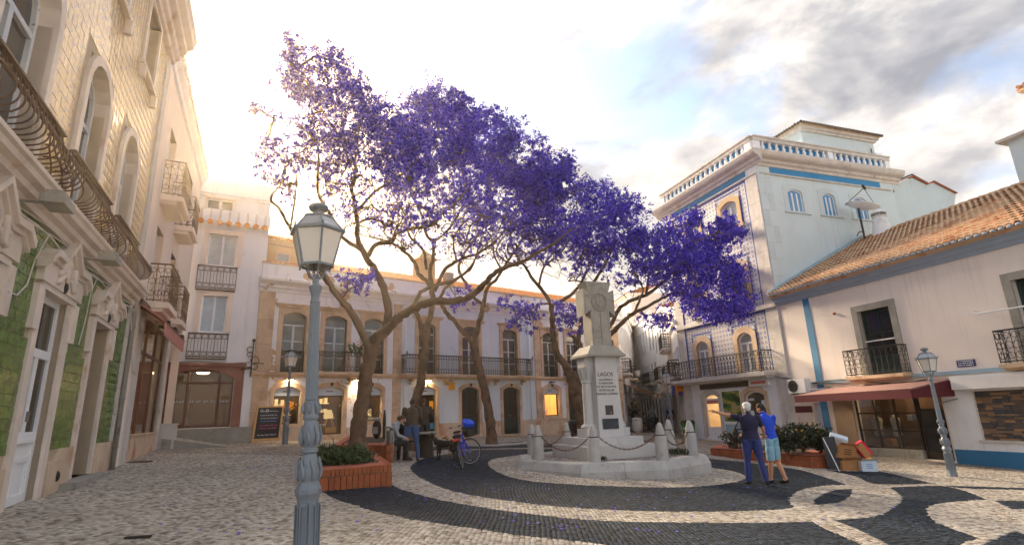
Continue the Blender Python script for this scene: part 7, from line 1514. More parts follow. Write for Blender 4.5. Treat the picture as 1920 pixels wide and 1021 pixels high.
# boxes dumped beside the long planter
def carton(c, L_, W_, H_, rz, m, lab, tiltx=0, tilty=0, flaps=True, prn=None, name='carton', group='boxes dumped by the planter', face=None):
    t = empty(name, c, lab, 'box', group); t.rotation_euler = (tiltx, tilty, rz); q = MB(); th = .006
    for (a, b, d, e, f, g_) in ((-L_, L_, -W_, -W_+th, 0, H_), (-L_, L_, W_-th, W_, 0, H_), (-L_, -L_+th, -W_+th, W_-th, 0, H_), (L_-th, L_, -W_+th, W_-th, 0, H_), (-L_+th, L_-th, -W_+th, W_-th, 0, th)): q.box(((a+b)/2, (d+e)/2, (f+g_)/2), ((b-a)/2, (e-d)/2, (g_-f)/2))
    b_ = D.objects.new('sides', None); D.objects.remove(b_); o = q.build('sides', M[m], None); o.parent = t
    if flaps:
        for s, an in ((1, .5), (-1, .9)):
            q = MB(); q.add([(-L_, s*W_, H_), (L_, s*W_, H_), (L_, s*(W_+.6*W_*math.sin(an)), H_+.5*W_*math.cos(an)), (-L_, s*(W_+.6*W_*math.sin(an)), H_+.5*W_*math.cos(an))], [(0, 1, 2, 3)]); o = q.build('flap', M[m], None); o.parent = t
        q = MB(); q.add([(L_, -W_, H_), (L_, W_, H_), (L_+.1, W_, H_-.06), (L_+.1, -W_, H_-.06)], [(0, 1, 2, 3)]); o = q.build('flap', M[m], None); o.parent = t
    else: q = MB(); q.box((0, 0, H_-.003), (L_, W_, .004)); o = q.build('lid', M[face or m], None); o.parent = t
    if prn:
        for k in range(3): q = MB(); q.box((.0, -W_-.002, H_*(.35+.17*k)), (L_*.4, .002, H_*.035)); o = q.build('print', M[prn], None); o.parent = t
    return t
b1_ = G(1601, 883); b2_ = G(1637, 885)
carton(b1_+[0, .3, .01], .30, .24, .28, .12, 'cardboard', 'open brown carton at the bottom of the pile, holding white paper', prn='tan_canvas'); carton(b1_+[-.10, .32, .34], .30, .22, .36, .25, 'cardboard', 'tilted brown carton with punched holes stacked on another carton', .10, .16, prn='dark_wood'); carton(b1_+[-.12, .34, .74], .22, .17, .2, -.45, 'white_card', 'white and brown carton lying on top of the pile', .25, .35, False, 'cardboard'); carton(b2_+[0, .25, .01], .20, .18, .28, -.1, 'white_card', 'open white carton at the right foot of the pile', prn='chalk_blue'); flat('hot_red', lin(214, 14, 60)); rb_ = carton(b2_+[.16, .36, .40], .13, .12, .40, -.15, 'hot_red', 'bright red box with a brown front leaning over the white carton', -.05, -.55, False); q = MB(); q.box((-.02, -.124, .2), (.09, .003, .19)); o = q.build('front_panel', M['cardboard'], None); o.parent = rb_
q = MB(); q.box((0, 0, 0), (.16, .12, .03), [[.95, .2, .1], [-.2, .95, 0], [-.1, 0, .98]]); o = q.build('paper_sheets', M['white_card']); o.location = b1_+np.array([.02, .28, .30]); tag(o, 'white paper stuffed in the bottom brown carton', 'paper')
q = MB(); q.ball((0, 0, 0), (.1, .08, .06), 8, 6); o = q.build('plastic_bag', M['yellow']); o.location = b2_+np.array([.12, .26, .31]); tag(o, 'crumpled yellow bag sticking out of the white carton', 'bag')
g = G(1571, 883); t = empty('folding_board', g, 'dark folding display board with a white metal leg beside the cartons', 'sign')
q = MB(); q.hexa([g+[-.02, .40, .0], g+[.22, .20, .0], g+[.24, .22, .0], g+[.0, .42, .0]], [g+[-.12, .30, .90], g+[.12, .10, .90], g+[.14, .12, .90], g+[-.10, .32, .90]]); q.build('board', M['slate_c'], t); q = MB(); q.tube([g+[.02, -.05, 0], g+[-.22, .05, .88]], .016, 6); q.build('leg', M['white_paint'], t)
g = Zp(1573, 812, 1.1) if False else G(1566, 878)+np.array([.15, .5, .78]); q = MB(); q.ring(g, (.3, -1, .2), .17, .04, 16, 6); q.ring(g, (.3, -1, .2), .06, .03, 10, 5); q.tube([g+[0, .05, -.05], g+[0, .1, -.45]], .02, 5); tag(q.build('hose_reel', M['dark_wood']), 'round dark hose reel behind the shrubs at the planter end', 'hose reel')
# stone table where the people stand
g = G(797, 857); t = empty('stone_table', g, 'dark round stone table beside the standing men', 'table'); q = MB(); q.lathe([(.30, 0), (.27, .08), (.25, .5), (.30, .66), (.34, .70)], 14, g); q.build('pedestal', M['dark_wood'], t, 40); q = MB(); q.lathe([(.36, .70), (.38, .73), (.36, .77)], 18, g); q.build('tabletop', M['grey_stone'], t)
g = G(765, 857); t = empty('bench', g+np.array([-.1, .75, 0]), 'dark bench behind the man in the brown jacket', 'bench'); 
q = MB(); q.box(g+[-.2, .85, .45], (.85, .22, .03)); q.build('seat', M['dark_wood'], t)
for s in (-.7, .7): q = MB(); q.box(g+[-.2+s, .85, .21], (.05, .2, .21)); q.build('leg', M['dark_wood'], t)
# rucksack on the planter
c = Zp(706, 822, t2); t = empty('rucksack', c, 'bulky dark rucksack standing on the rear brick planter', 'bag'); q = MB(); q.ball(c+[0, 0, .34], (.17, .13, .34), 12, 9); q.ball(c+[.0, -.10, .2], (.12, .07, .14), 10, 7); q.build('pack', M['black_rubber'], t, True); q = MB(); q.ball(c+[0, 0, .68], (.15, .12, .08), 10, 6); q.build('top_flap', M['grey_stone'], t, True)
q = MB(); q.tube([c+[.1*math.cos(w)+.05, 0, .74+.22*math.sin(w)] for w in np.linspace(0, math.pi, 10)], .012, 5); q.build('handle', M['iron'], t); q = MB(); q.box(c+[-.02, -.165, .3], (.09, .01, .12)); q.build('pocket', M['grey_stone'], t)
c2 = c+np.array([.24, .1, .0]); q = MB(); q.lathe([(.05, .0), (.06, .6), (.05, .8), (.03, .95), (.035, 1.0)], 10, c2); tag(q.build('bottle', M['leaf_dark'], None, True), 'tall dark green bottle behind the rucksack', 'bottle')
# ================================================================ JACARANDA TREES
class Acc:
    def __init__(s): s.V = []; s.F = []; s.n = 0
    def tube(s, P, R, n):
        P = np.asarray(P); R = np.asarray(R); m = len(P); T = np.gradient(P, axis=0); T /= np.linalg.norm(T, axis=1, keepdims=True)+1e-9
        ref = np.array([0, 0, 1.]) if abs(T[0][2]) < .9 else np.array([1., 0, 0]); A_ = []
        for t in T: ref = ref-t*(ref@t); ref = ref/(np.linalg.norm(ref)+1e-9); A_.append(ref)
        A_ = np.array(A_); B_ = np.cross(T, A_); q = np.arange(n)*2*math.pi/n
        V = P[:, None]+(A_[:, None]*np.cos(q)[None, :, None]+B_[:, None]*np.sin(q)[None, :, None])*R[:, None, None]
        I = np.arange(m-1)[:, None]*n; k = np.arange(n)[None]; F = np.stack([I+k, I+(k+1) % n, I+n+(k+1) % n, I+n+k], -1).reshape(-1, 4)+s.n
        s.V.append(V.reshape(-1, 3)); s.F.append(F); s.n += m*n
    def build(s, name, mat, parent, **k):
        V = np.concatenate(s.V)-np.array(parent_world(parent)); F = np.concatenate(s.F); o = bulk(name, V, F, mat, parent, **k); o.data.polygons.foreach_set('use_smooth', [True]*len(F)); return o
def in_poly(P, x, y):
    r = False; n = len(P)
    for i in range(n):
        x1, y1 = P[i]; x2, y2 = P[(i+1) % n]
        if (y1 > y) != (y2 > y) and x < (x2-x1)*(y-y1)/(y2-y1)+x1: r = not r
    return r
def jacaranda(base, Y, limbs, zones, label, seed, spread=2.2, petal=.036, rs=1., pm=2.5):
    """limbs: lists of (px, py, radius, dy); zones: (outline, clumps, clump size, petals each); everything at its true depth Y+dy"""
    R_ = np.random.default_rng(seed); t = empty('jacaranda_tree', base, label, 'tree', 'jacaranda trees in the square')
    nodes = []; wood = Acc(); tr = Acc()
    for li, L in enumerate(limbs):
        P = catmull([at(px, py, Y+dy) for px, py, r, dy in L]); rr = np.interp(np.linspace(0, len(L)-1, len(P)), range(len(L)), [l[2] for l in L])
        rr = rr*rs*(1+.07*np.sin(np.arange(len(P))*1.7+li)+R_.normal(0, .03, len(P))); P[1:-1] += R_.normal(0, .02, P[1:-1].shape)*np.minimum(1, rr[1:-1, None]*8)
        if li == 0: rr[:3] *= np.array([1.35, 1.18, 1.06]); P[0][2] -= .15
        (tr if li == 0 else wood).tube(P, rr, 12 if li == 0 else (10 if L[0][2] > .06 else 7))
        for j, (p, r) in enumerate(zip(P, rr)):
            if li and (j > 2 or r < .07) or (not li and j > len(P)*.8): nodes.append((p, r, (P[min(j+1, len(P)-1)]-P[max(j-1, 0)])))
    NP = np.array([n_[0] for n_ in nodes]); ND = np.array([n_[2]/(np.linalg.norm(n_[2])+1e-6) for n_ in nodes]); NR = np.array([n_[1] for n_ in nodes])
    targets = []
    for poly, cnt, size, npet in zones:
        cnt = int(cnt*1.35) if npet > 40 else int(cnt*1.7)
        xs_ = [p[0] for p in poly]; ys_ = [p[1] for p in poly]; k = 0; cx0, cy0 = np.mean(xs_), np.mean(ys_)
        while k < cnt:
            x, y = R_.uniform(min(xs_), max(xs_)), R_.uniform(min(ys_), max(ys_))
            if not in_poly(poly, x, y): continue
            dmin = min(math.hypot(x-a, y-b) for a, b in poly); edge = min(1, dmin/70+.25)
            targets.append((at(x, y, Y+R_.normal(0, 1)*spread*edge), size*R_.uniform(.7, 1.25), npet)); k += 1
    # join every clump to the nearest wood, nearest first
    T = np.array([q[0] for q in targets]); dist = np.array([np.min(np.linalg.norm(NP-p, axis=1)) for p in T]); order = np.argsort(dist); chains = []
    load = {}; parent_of = list(range(len(NP))); NPl = [p for p in NP]; NDl = [d for d in ND]; par = [-1]*len(NP); cnt_ = [0]*len(NP)
    cap = len(NP)+len(T)*5; BUF = np.zeros((cap, 3)); DIR = np.zeros((cap, 3)); BUF[:len(NP)] = NP; DIR[:len(NP)] = ND; PAR = -np.ones(cap, int); CNT = np.zeros(cap, int); m = len(NP); m0 = m
    for k in order:
        p = T[k]; v = p-BUF[:m]; d = np.linalg.norm(v, axis=1); cosang = np.einsum('ij,ij->i', v, DIR[:m])/(d+1e-6); cost = d*(1.25-.45*cosang); j = int(np.argmin(cost))
        a = BUF[j]; L = d[j]; dr = DIR[j]; ns = 4 if L > .5 else 3; mid = a+(p-a)*.45+dr*L*.14+np.array([0, 0, .05*L])+R_.normal(0, .05, 3)*L; pts = []
        for s in np.linspace(0, 1, ns+1): pts.append((1-s)**2*a+2*s*(1-s)*mid+s*s*p)
        pts = np.array(pts); pts[1:-1] += R_.normal(0, .03, pts[1:-1].shape)*min(1, L); prev = j; idx = [j]
        for s in range(1, ns+1):
            BUF[m] = pts[s]; dd = pts[s]-pts[s-1]; DIR[m] = dd/(np.linalg.norm(dd)+1e-6); PAR[m] = prev; prev = m; idx.append(m); m += 1
        chains.append((idx, pts)); q = prev
        while q >= m0: CNT[q] += 1; q = PAR[q]
    for idx, pts in chains:
        r = np.array([.0065*CNT[i]**.52 if i >= m0 else 0 for i in idx]); r[0] = r[1]*1.12; wood.tube(pts, np.maximum(r, .0055), 5 if r.max() < .03 else 7)
    # blossom: panicles of small petals
    PV = []
    for c, size, npet in targets:
        if npet == 0: continue
        n_ = int(npet*pm*R_.uniform(.35, 1.4)); sub = c+R_.normal(0, 1, (max(3, n_//18), 3))*size*np.array([.70, .70, .48])+np.array([0, 0, size*.1]); w = sub[R_.integers(0, len(sub), n_)]+R_.normal(0, 1, (n_, 3))*size*.17
        a = R_.normal(0, 1, (n_, 3)); a /= np.linalg.norm(a, axis=1, keepdims=True); b = np.cross(a, R_.normal(0, 1, (n_, 3))); b /= np.linalg.norm(b, axis=1, keepdims=True)+1e-6; s = petal*1.08*R_.uniform(.65, 1.35, (n_, 1))
        PV.append(np.stack([w-a*s, w-b*s*.62, w+a*s*.9, w+b*s*.62], 1))
    PV = np.concatenate(PV); bx = np.array(base)
    tr.build('trunk', 'bark', t); wood.build('branches', 'bark', t, kind='stuff')
    bulk('crown', PV.reshape(-1, 3)-bx, np.arange(len(PV)*4).reshape(-1, 4), 'blossom', t, kind='stuff')
    pd = MB()
    for k in R_.integers(0, len(targets), max(10, len(targets)//14)):
        c = targets[k][0]+R_.normal(0, .12, 3); pd.ball(c, (.03, .03, .045), 6, 4)
    pd.build('seed_pods', M['pod'], t, kind='stuff'); return t
def blossom():
    m = D.materials.new('blossom'); m.use_nodes = True; t = m.node_tree; L = t.links.new; b = t.nodes['Principled BSDF']; b.inputs['Roughness'].default_value = .55; b.inputs['Specular IOR Level'].default_value = .2
    g = t.nodes.new('ShaderNodeNewGeometry'); r = t.nodes.new('ShaderNodeValToRGB'); e = r.color_ramp.elements
    while len(e) < 5: e.new(.5)
    for q, (p, c) in zip(e, ((0, (.020, .010, .20)), (.3, (.04, .022, .40)), (.6, (.075, .044, .62)), (.92, (.17, .115, .80)), (1, (.12, .05, .08)))): q.position = p; q.color = (*c, 1)
    L(g.outputs['Random Per Island'], r.inputs[0]); L(r.outputs[0], b.inputs['Base Color'])
    tl_ = t.nodes.new('ShaderNodeBsdfTranslucent'); L(r.outputs[0], tl_.inputs[0]); mx = t.nodes.new('ShaderNodeMixShader'); mx.inputs[0].default_value = .14; L(b.outputs[0], mx.inputs[1]); L(tl_.outputs[0], mx.inputs[2]); L(mx.outputs[0], t.nodes['Material Output'].inputs[0]); M['blossom'] = m
blossom()
b1 = Zp(668, 855, .86); Y1 = b1[1]
jacaranda(b1, Y1, [
 [(670, 855, .27, 0), (674, 790, .22, 0), (681, 740, .20, 0), (688, 695, .20, 0), (694, 660, .19, 0), (703, 634, .17, 0)],
 [(690, 690, .15, 0), (686, 640, .12, -.1), (658, 584, .10, -.3), (630, 548, .09, -.5), (603, 512, .08, -.7), (565, 450, .07, -.9), (545, 428, .055, -1), (524, 392, .045, -1.2), (508, 372, .03, -1.3), (530, 340, .02, -1.3), (537, 305, .012, -1.4)],
 [(700, 640, .15, 0), (724, 615, .125, .1), (727, 575, .12, .2), (715, 530, .11, .3), (699, 500, .10, .3), (684, 477, .095, .3), (671, 450, .085, .3), (671, 421, .08, .3), (667, 385, .07, .2), (659, 350, .06, .2), (667, 318, .05, .1), (651, 273, .04, 0), (623, 237, .03, 0), (600, 200, .02, -.1), (575, 150, .012, -.2), (560, 95, .008, -.2)],
 [(680, 470, .07, .3), (640, 443, .06, .2), (622, 405, .055, 0), (597, 360, .05, -.1), (597, 285, .04, -.2), (585, 258, .03, -.3), (560, 235, .02, -.3), (530, 228, .012, -.4), (495, 232, .007, -.4), (478, 215, .005, -.4)],
 [(545, 425, .035, -1), (552, 380, .03, -1.0), (556, 330, .02, -1.1), (545, 305, .012, -1.1)],
 [(690, 480, .075, .3), (705, 458, .07, .4), (733, 452, .065, .6), (746, 436, .06, .7), (780, 427, .055, .9), (812, 421, .05, 1.1), (826, 399, .045, 1.3), (850, 385, .035, 1.4), (880, 350, .02, 1.5)],
 [(669, 395, .05, .2), (700, 362, .045, .4), (722, 347, .04, .5), (745, 330, .035, .5), (793, 311, .03, .6), (815, 280, .02, .7), (822, 230, .01, .7)],
 [(640, 330, .03, .1), (660, 300, .03, .2), (690, 270, .025, .3), (715, 235, .015, .4), (745, 200, .008, .4)],
 [(742, 330, .03, .5), (720, 350, .025, .5), (728, 300, .02, .3), (712, 255, .012, .2)],
 [(705, 634, .15, 0), (737, 606, .13, -.2), (757, 588, .12, -.3), (780, 574, .115, -.4), (812, 567, .11, -.5), (862, 562, .10, -.6), (890, 549, .09, -.7), (912, 527, .075, -.8), (937, 505, .065, -.9), (980, 490, .055, -1.0), (1000, 478, .045, -1.0), (1040, 455, .035, -1.1), (1075, 425, .02, -1.1)],
], [
 ([(540, 130), (527, 68), (562, 66), (566, 120), (575, 165), (600, 185), (560, 190), (525, 165), (522, 120)], 34, .26, 75),
 ([(612, 110), (622, 66), (630, 108), (640, 118), (680, 145), (690, 180), (700, 225), (690, 300), (640, 320), (600, 280), (570, 235), (575, 165), (592, 100)], 105, .28, 85),
 ([(690, 215), (720, 190), (760, 210), (790, 250), (800, 310), (770, 350), (720, 340), (695, 300)], 70, .28, 80),
 ([(520, 215), (575, 230), (620, 300), (640, 370), (600, 345), (540, 330), (490, 325), (478, 300), (500, 250)], 62, .22, 42),
 ([(470, 195), (500, 190), (498, 215), (470, 212)], 6, .16, 22), ([(470, 300), (500, 320), (545, 345), (575, 375), (540, 380), (500, 340), (470, 318)], 20, .18, 22),
 ([(600, 300), (760, 320), (840, 380), (830, 430), (740, 440), (690, 430), (640, 440), (600, 400)], 95, .20, 16),
 ([(600, 300), (760, 320), (840, 380), (830, 430), (700, 470), (640, 460), (600, 400)], 80, .2, 0),
 ([(640, 510), (690, 510), (700, 530), (670, 545), (640, 535)], 10, .2, 40)], 'jacaranda tree with the thickest trunk, growing out of the front brick planter', 11, 1.5, .034, .9, 1.7)
g2 = at(776, 835, 20.0); g2[2] = gz(g2[0], g2[1]); 
jacaranda(g2, 20.0, [
 [(770, 842, .30, 0), (776, 780, .25, 0), (783, 740, .24, 0), (793, 690, .22, 0), (797, 650, .20, 0), (797, 630, .18, 0)],
 [(795, 640, .14, 0), (788, 605, .12, -.2), (777, 572, .11, -.3), (790, 548, .10, -.3), (815, 535, .09, -.2), (850, 525, .08, 0), (878, 505, .06, .2), (900, 470, .04, .4), (925, 440, .025, .5)],
 [(798, 640, .17, 0), (806, 594, .15, .2), (812, 555, .14, .3), (803, 530, .12, .3), (785, 512, .11, .2), (774, 487, .10, .1), (750, 465, .09, 0), (725, 452, .07, -.2), (700, 445, .05, -.3), (672, 436, .03, -.4), (650, 400, .02, -.4)],
 [(812, 555, .12, .3), (806, 510, .11, .4), (812, 483, .10, .5), (812, 455, .09, .5), (799, 439, .08, .5), (790, 400, .06, .4), (770, 360, .05, .3), (765, 310, .035, .2), (780, 250, .02, .2), (790, 190, .012, .1)],
 [(800, 505, .08, .4), (793, 468, .075, .2), (768, 442, .065, 0), (758, 400, .05, -.1), (735, 360, .035, -.2), (720, 310, .02, -.2), (715, 250, .012, -.2)],
 [(815, 545, .11, .3), (834, 505, .10, .6), (856, 490, .09, .7), (878, 480, .08, .8), (898, 474, .07, .9), (930, 450, .055, 1), (960, 415, .04, 1.1), (975, 370, .025, 1.2)],
 [(812, 455, .07, .5), (840, 430, .06, .7), (865, 390, .05, .9), (870, 340, .035, .9), (862, 290, .02, .9), (870, 230, .012, .9)],
 [(856, 490, .06, .7), (850, 450, .055, .7), (868, 420, .045, .8), (905, 390, .035, .9), (915, 340, .02, 1)],
], [
 ([(755, 215), (770, 165), (800, 160), (835, 165), (850, 175), (885, 182), (880, 215), (895, 250), (870, 300), (800, 320), (740, 300), (730, 240)], 130, .36, 85),
 ([(700, 290), (800, 300), (890, 290), (930, 340), (900, 390), (800, 380), (720, 360)], 85, .32, 45),
 ([(700, 380), (920, 380), (930, 450), (870, 480), (740, 470), (690, 430)], 80, .26, 16), ([(690, 380), (920, 380), (930, 470), (870, 500), (740, 490), (680, 450)], 90, .26, 0),
 ([(840, 545), (880, 535), (885, 570), (845, 580)], 8, .25, 26)], 'jacaranda tree behind the standing men, its trunk leaning slightly right', 12, 2.0, .042, .74)
g3 = G(921, 832)
jacaranda(g3, g3[1], [
 [(923, 834, .34, 0), (918, 780, .28, 0), (908, 730, .27, 0), (897, 680, .25, 0), (889, 650, .24, 0), (885, 636, .22, 0)],
 [(886, 642, .17, 0), (860, 612, .15, -.2), (836, 583, .14, -.4), (826, 562, .12, -.4), (835, 540, .10, -.5), (860, 520, .09, -.3), (885, 500, .07, 0), (900, 455, .05, .2), (915, 420, .03, .3)],
 [(889, 640, .19, 0), (897, 610, .17, .1), (905, 578, .16, .2), (908, 560, .14, .2)],
 [(907, 572, .12, .2), (887, 556, .12, .4), (873, 530, .11, .5), (860, 505, .10, .5), (866, 485, .09, .5), (880, 460, .08, .5), (905, 430, .07, .4), (920, 390, .05, .3), (930, 340, .035, .2), (940, 280, .02, .2)],
 [(908, 562, .13, .2), (915, 537, .12, 0), (930, 524, .10, -.2), (945, 500, .09, -.3), (965, 470, .08, -.4), (985, 440, .065, -.5), (1000, 400, .05, -.5), (1015, 350, .03, -.5), (1012, 300, .018, -.5)],
 [(880, 460, .06, .5), (860, 430, .055, .6), (850, 390, .045, .7), (862, 350, .03, .7), (880, 300, .02, .7)],
 [(940, 505, .07, -.3), (925, 470, .06, -.1), (935, 430, .05, .1), (955, 390, .04, .2), (968, 330, .025, .2), (960, 270, .012, .2)],
], [
 ([(880, 215), (905, 205), (940, 215), (968, 228), (962, 245), (985, 262), (980, 285), (965, 300), (1000, 340), (960, 350), (900, 330), (870, 280)], 110, .38, 80),
 ([(985, 300), (1000, 262), (1010, 262), (1028, 300), (1045, 350), (1040, 410), (990, 400), (960, 350)], 80, .38, 80), ([(860, 300), (960, 340), (1040, 400), (1010, 450), (920, 430), (860, 380)], 90, .34, 48),
 ([(840, 400), (1020, 420), (1020, 490), (960, 500), (860, 480)], 80, .28, 18), ([(840, 400), (1020, 420), (1020, 500), (960, 520), (860, 490)], 80, .28, 0)], 'jacaranda tree with a bare slender trunk beside the bicycle', 13, 2.2, .046, .70)
Y4 = 24.5; g4 = at(1092, 812, Y4); g4[2] = gz(g4[0], g4[1])
jacaranda(g4, Y4, [
 [(1098, 822, .46, 0), (1092, 780, .40, 0), (1084, 745, .37, 0), (1076, 715, .36, 0), (1068, 696, .32, 0)],
 [(1076, 712, .26, 0), (1058, 682, .22, 0), (1043, 660, .19, 0), (1037, 620, .17, 0), (1035, 590, .16, 0), (1033, 566, .15, 0)],
 [(1034, 572, .12, 0), (1018, 545, .11, -.2), (1000, 525, .10, -.3), (985, 500, .08, -.4), (968, 478, .06, -.4), (955, 440, .04, -.5), (960, 400, .02, -.5)],
 [(1034, 572, .12, 0), (1056, 562, .11, .2), (1075, 548, .10, .4), (1092, 525, .09, .5), (1105, 490, .07, .6), (1100, 450, .06, .6), (1085, 410, .045, .6), (1078, 360, .025, .6), (1062, 310, .012, .6)],
 [(1010, 535, .07, -.3), (1020, 500, .065, -.3), (1045, 480, .055, -.3), (1065, 450, .045, -.2), (1070, 400, .03, -.1), (1095, 365, .015, 0)],
 [(1083, 735, .28, 0), (1092, 690, .22, 0), (1092, 660, .17, 0), (1085, 635, .13, 0), (1090, 600, .12, -.1), (1098, 560, .11, -.2), (1115, 525, .09, -.4), (1135, 495, .07, -.5), (1150, 460, .055, -.6), (1155, 420, .035, -.6), (1150, 375, .015, -.6)],
 [(1090, 690, .20, 0), (1115, 660, .17, -.3), (1143, 628, .15, -.6), (1166, 606, .13, -.8), (1187, 588, .11, -1.0), (1215, 574, .09, -1.2), (1247, 556, .075, -1.3), (1275, 548, .055, -1.4), (1310, 552, .04, -1.5), (1345, 570, .025, -1.6), (1370, 590, .012, -1.6)],
 [(1100, 670, .15, -.1), (1130, 632, .14, -.2), (1147, 605, .13, -.3), (1160, 580, .12, -.4), (1183, 563, .11, -.5), (1212, 552, .10, -.6), (1237, 534, .09, -.8), (1258, 514, .075, -.9), (1286, 475, .06, -1), (1307, 452, .045, -1.1), (1342, 438, .03, -1.2), (1378, 440, .012, -1.2)],
 [(1212, 552, .08, -.6), (1215, 525, .075, -.5), (1218, 500, .06, -.4), (1235, 470, .05, -.3), (1240, 435, .03, -.2), (1262, 425, .012, -.2)],
 [(1190, 585, .07, -1), (1200, 560, .065, -.8), (1205, 540, .05, -.6), (1185, 500, .045, -.3), (1180, 455, .035, -.1), (1170, 400, .015, 0)],
 [(1258, 514, .05, -.9), (1290, 505, .045, -1.2), (1325, 500, .035, -1.4), (1360, 510, .025, -1.5), (1390, 545, .012, -1.6)],
], [
 ([(975, 330), (1040, 320), (1066, 290), (1072, 345), (1125, 345), (1165, 365), (1200, 378), (1195, 408), (1215, 425), (1190, 470), (1120, 480), (1040, 470), (980, 420)], 190, .40, 80),
 ([(1052, 345), (1058, 292), (1068, 292), (1070, 345)], 12, .22, 60),
 ([(1180, 440), (1265, 420), (1290, 440), (1330, 440), (1350, 470), (1390, 500), (1385, 560), (1405, 575), (1385, 602), (1340, 600), (1290, 580), (1250, 545), (1200, 510)], 200, .40, 80),
 ([(1290, 400), (1308, 400), (1312, 425), (1290, 425)], 10, .28, 70), ([(1335, 425), (1362, 400), (1372, 425), (1397, 438), (1380, 455), (1340, 460)], 28, .32, 80),
 ([(985, 430), (1190, 460), (1240, 530), (1180, 540), (1100, 520), (1000, 490)], 70, .32, 30), ([(985, 430), (1190, 460), (1240, 540), (1180, 570), (1100, 550), (1000, 510)], 100, .3, 0),
 ([(940, 560), (1010, 565), (1005, 620), (950, 610)], 26, .26, 26), ([(1040, 575), (1095, 575), (1095, 625), (1050, 620)], 22, .28, 45), ([(1205, 590), (1255, 585), (1250, 615), (1210, 605)], 12, .28, 35)], 'widest jacaranda tree, forking behind the memorial and reaching over to the tiled house', 14, 2.4, .048, .80)
# round stone edging at the slender trunk
q = MB(); q.ring(g3+np.array([0, 0, .02]), (0, 0, 1), 1.5, .05, 36, 6); tag(q.build('tree_edging', M['kerb_stone']), 'thin round kerb ring set in the paving round the slender tree', 'kerb')
lf = MB()
for px, py in ((1030, 638), (672, 655)):
    c = at(px, py, 24.4 if px > 900 else Y1-.1)
    for k in range(60): p = c+rng.normal(0, .14 if px > 900 else .1, 3)*np.array([1.4, 1, 1]); a = rng.normal(0, .05, (2, 3)); lf.add([p-a[0], p-a[1]*.5, p+a[0], p+a[1]*.5], [(0, 1, 2, 3)])
sp = lf.build('leaf_sprigs', M['leaf'], None, kind='stuff'); tag(sp, 'small green leaf sprigs sprouting from the tree trunks', 'leaves')
# ================================================================ PEOPLE AND ANIMALS
SKIN = nmat('skin', lin(196, 142, 112), .55, .06, 8); 
for n_, c_ in (('navy', lin(26, 28, 62)), ('denim', lin(44, 56, 116)), ('jeans_blue', lin(62, 92, 138)), ('royal_blue', lin(24, 70, 200)), ('pale_shorts', lin(130, 176, 196)), ('brown_jacket', lin(74, 62, 52)), ('dark_coat', lin(44, 38, 34)), ('grey_shirt', lin(150, 158, 166)), ('black_shoe', (.012, .012, .014)), ('purple', lin(60, 40, 150)), ('pale_jacket', lin(200, 206, 212)), ('hair_dark', (.02, .014, .010)), ('hair_brown', lin(84, 56, 40)), ('hair_white', lin(206, 206, 204)), ('black_trousers', (.018, .018, .022)), ('brown_shoe', lin(110, 84, 66)), ('bag_black', (.015, .015, .016)), ('eye', (.02, .02, .02)), ('lip', lin(150, 84, 76)), ('dog_black', (.014, .012, .011)), ('dog_tan', lin(168, 130, 92))):
    nmat(n_, c_, .85 if n_ not in ('skin', 'eye') else .4, .16, 6, 1.2 if n_ not in ('skin', 'eye', 'lip') else .1, 11)
def remeshed(mb, vox, smooth_it=3):
    me = D.meshes.new('tmp'); me.from_pydata(mb.v, [], mb.f); o = D.objects.new('tmp', me); COL.objects.link(o)
    r = o.modifiers.new('r', 'REMESH'); r.mode = 'VOXEL'; r.voxel_size = vox; s = o.modifiers.new('s', 'SMOOTH'); s.iterations = smooth_it; s.factor = .5
    dg = bpy.context.evaluated_depsgraph_get(); dg.update(); m2 = D.meshes.new_from_object(o.evaluated_get(dg)); D.objects.remove(o); D.meshes.remove(me); return m2
def lerp(a, b, t): return np.array(a)*(1-t)+np.array(b)*t
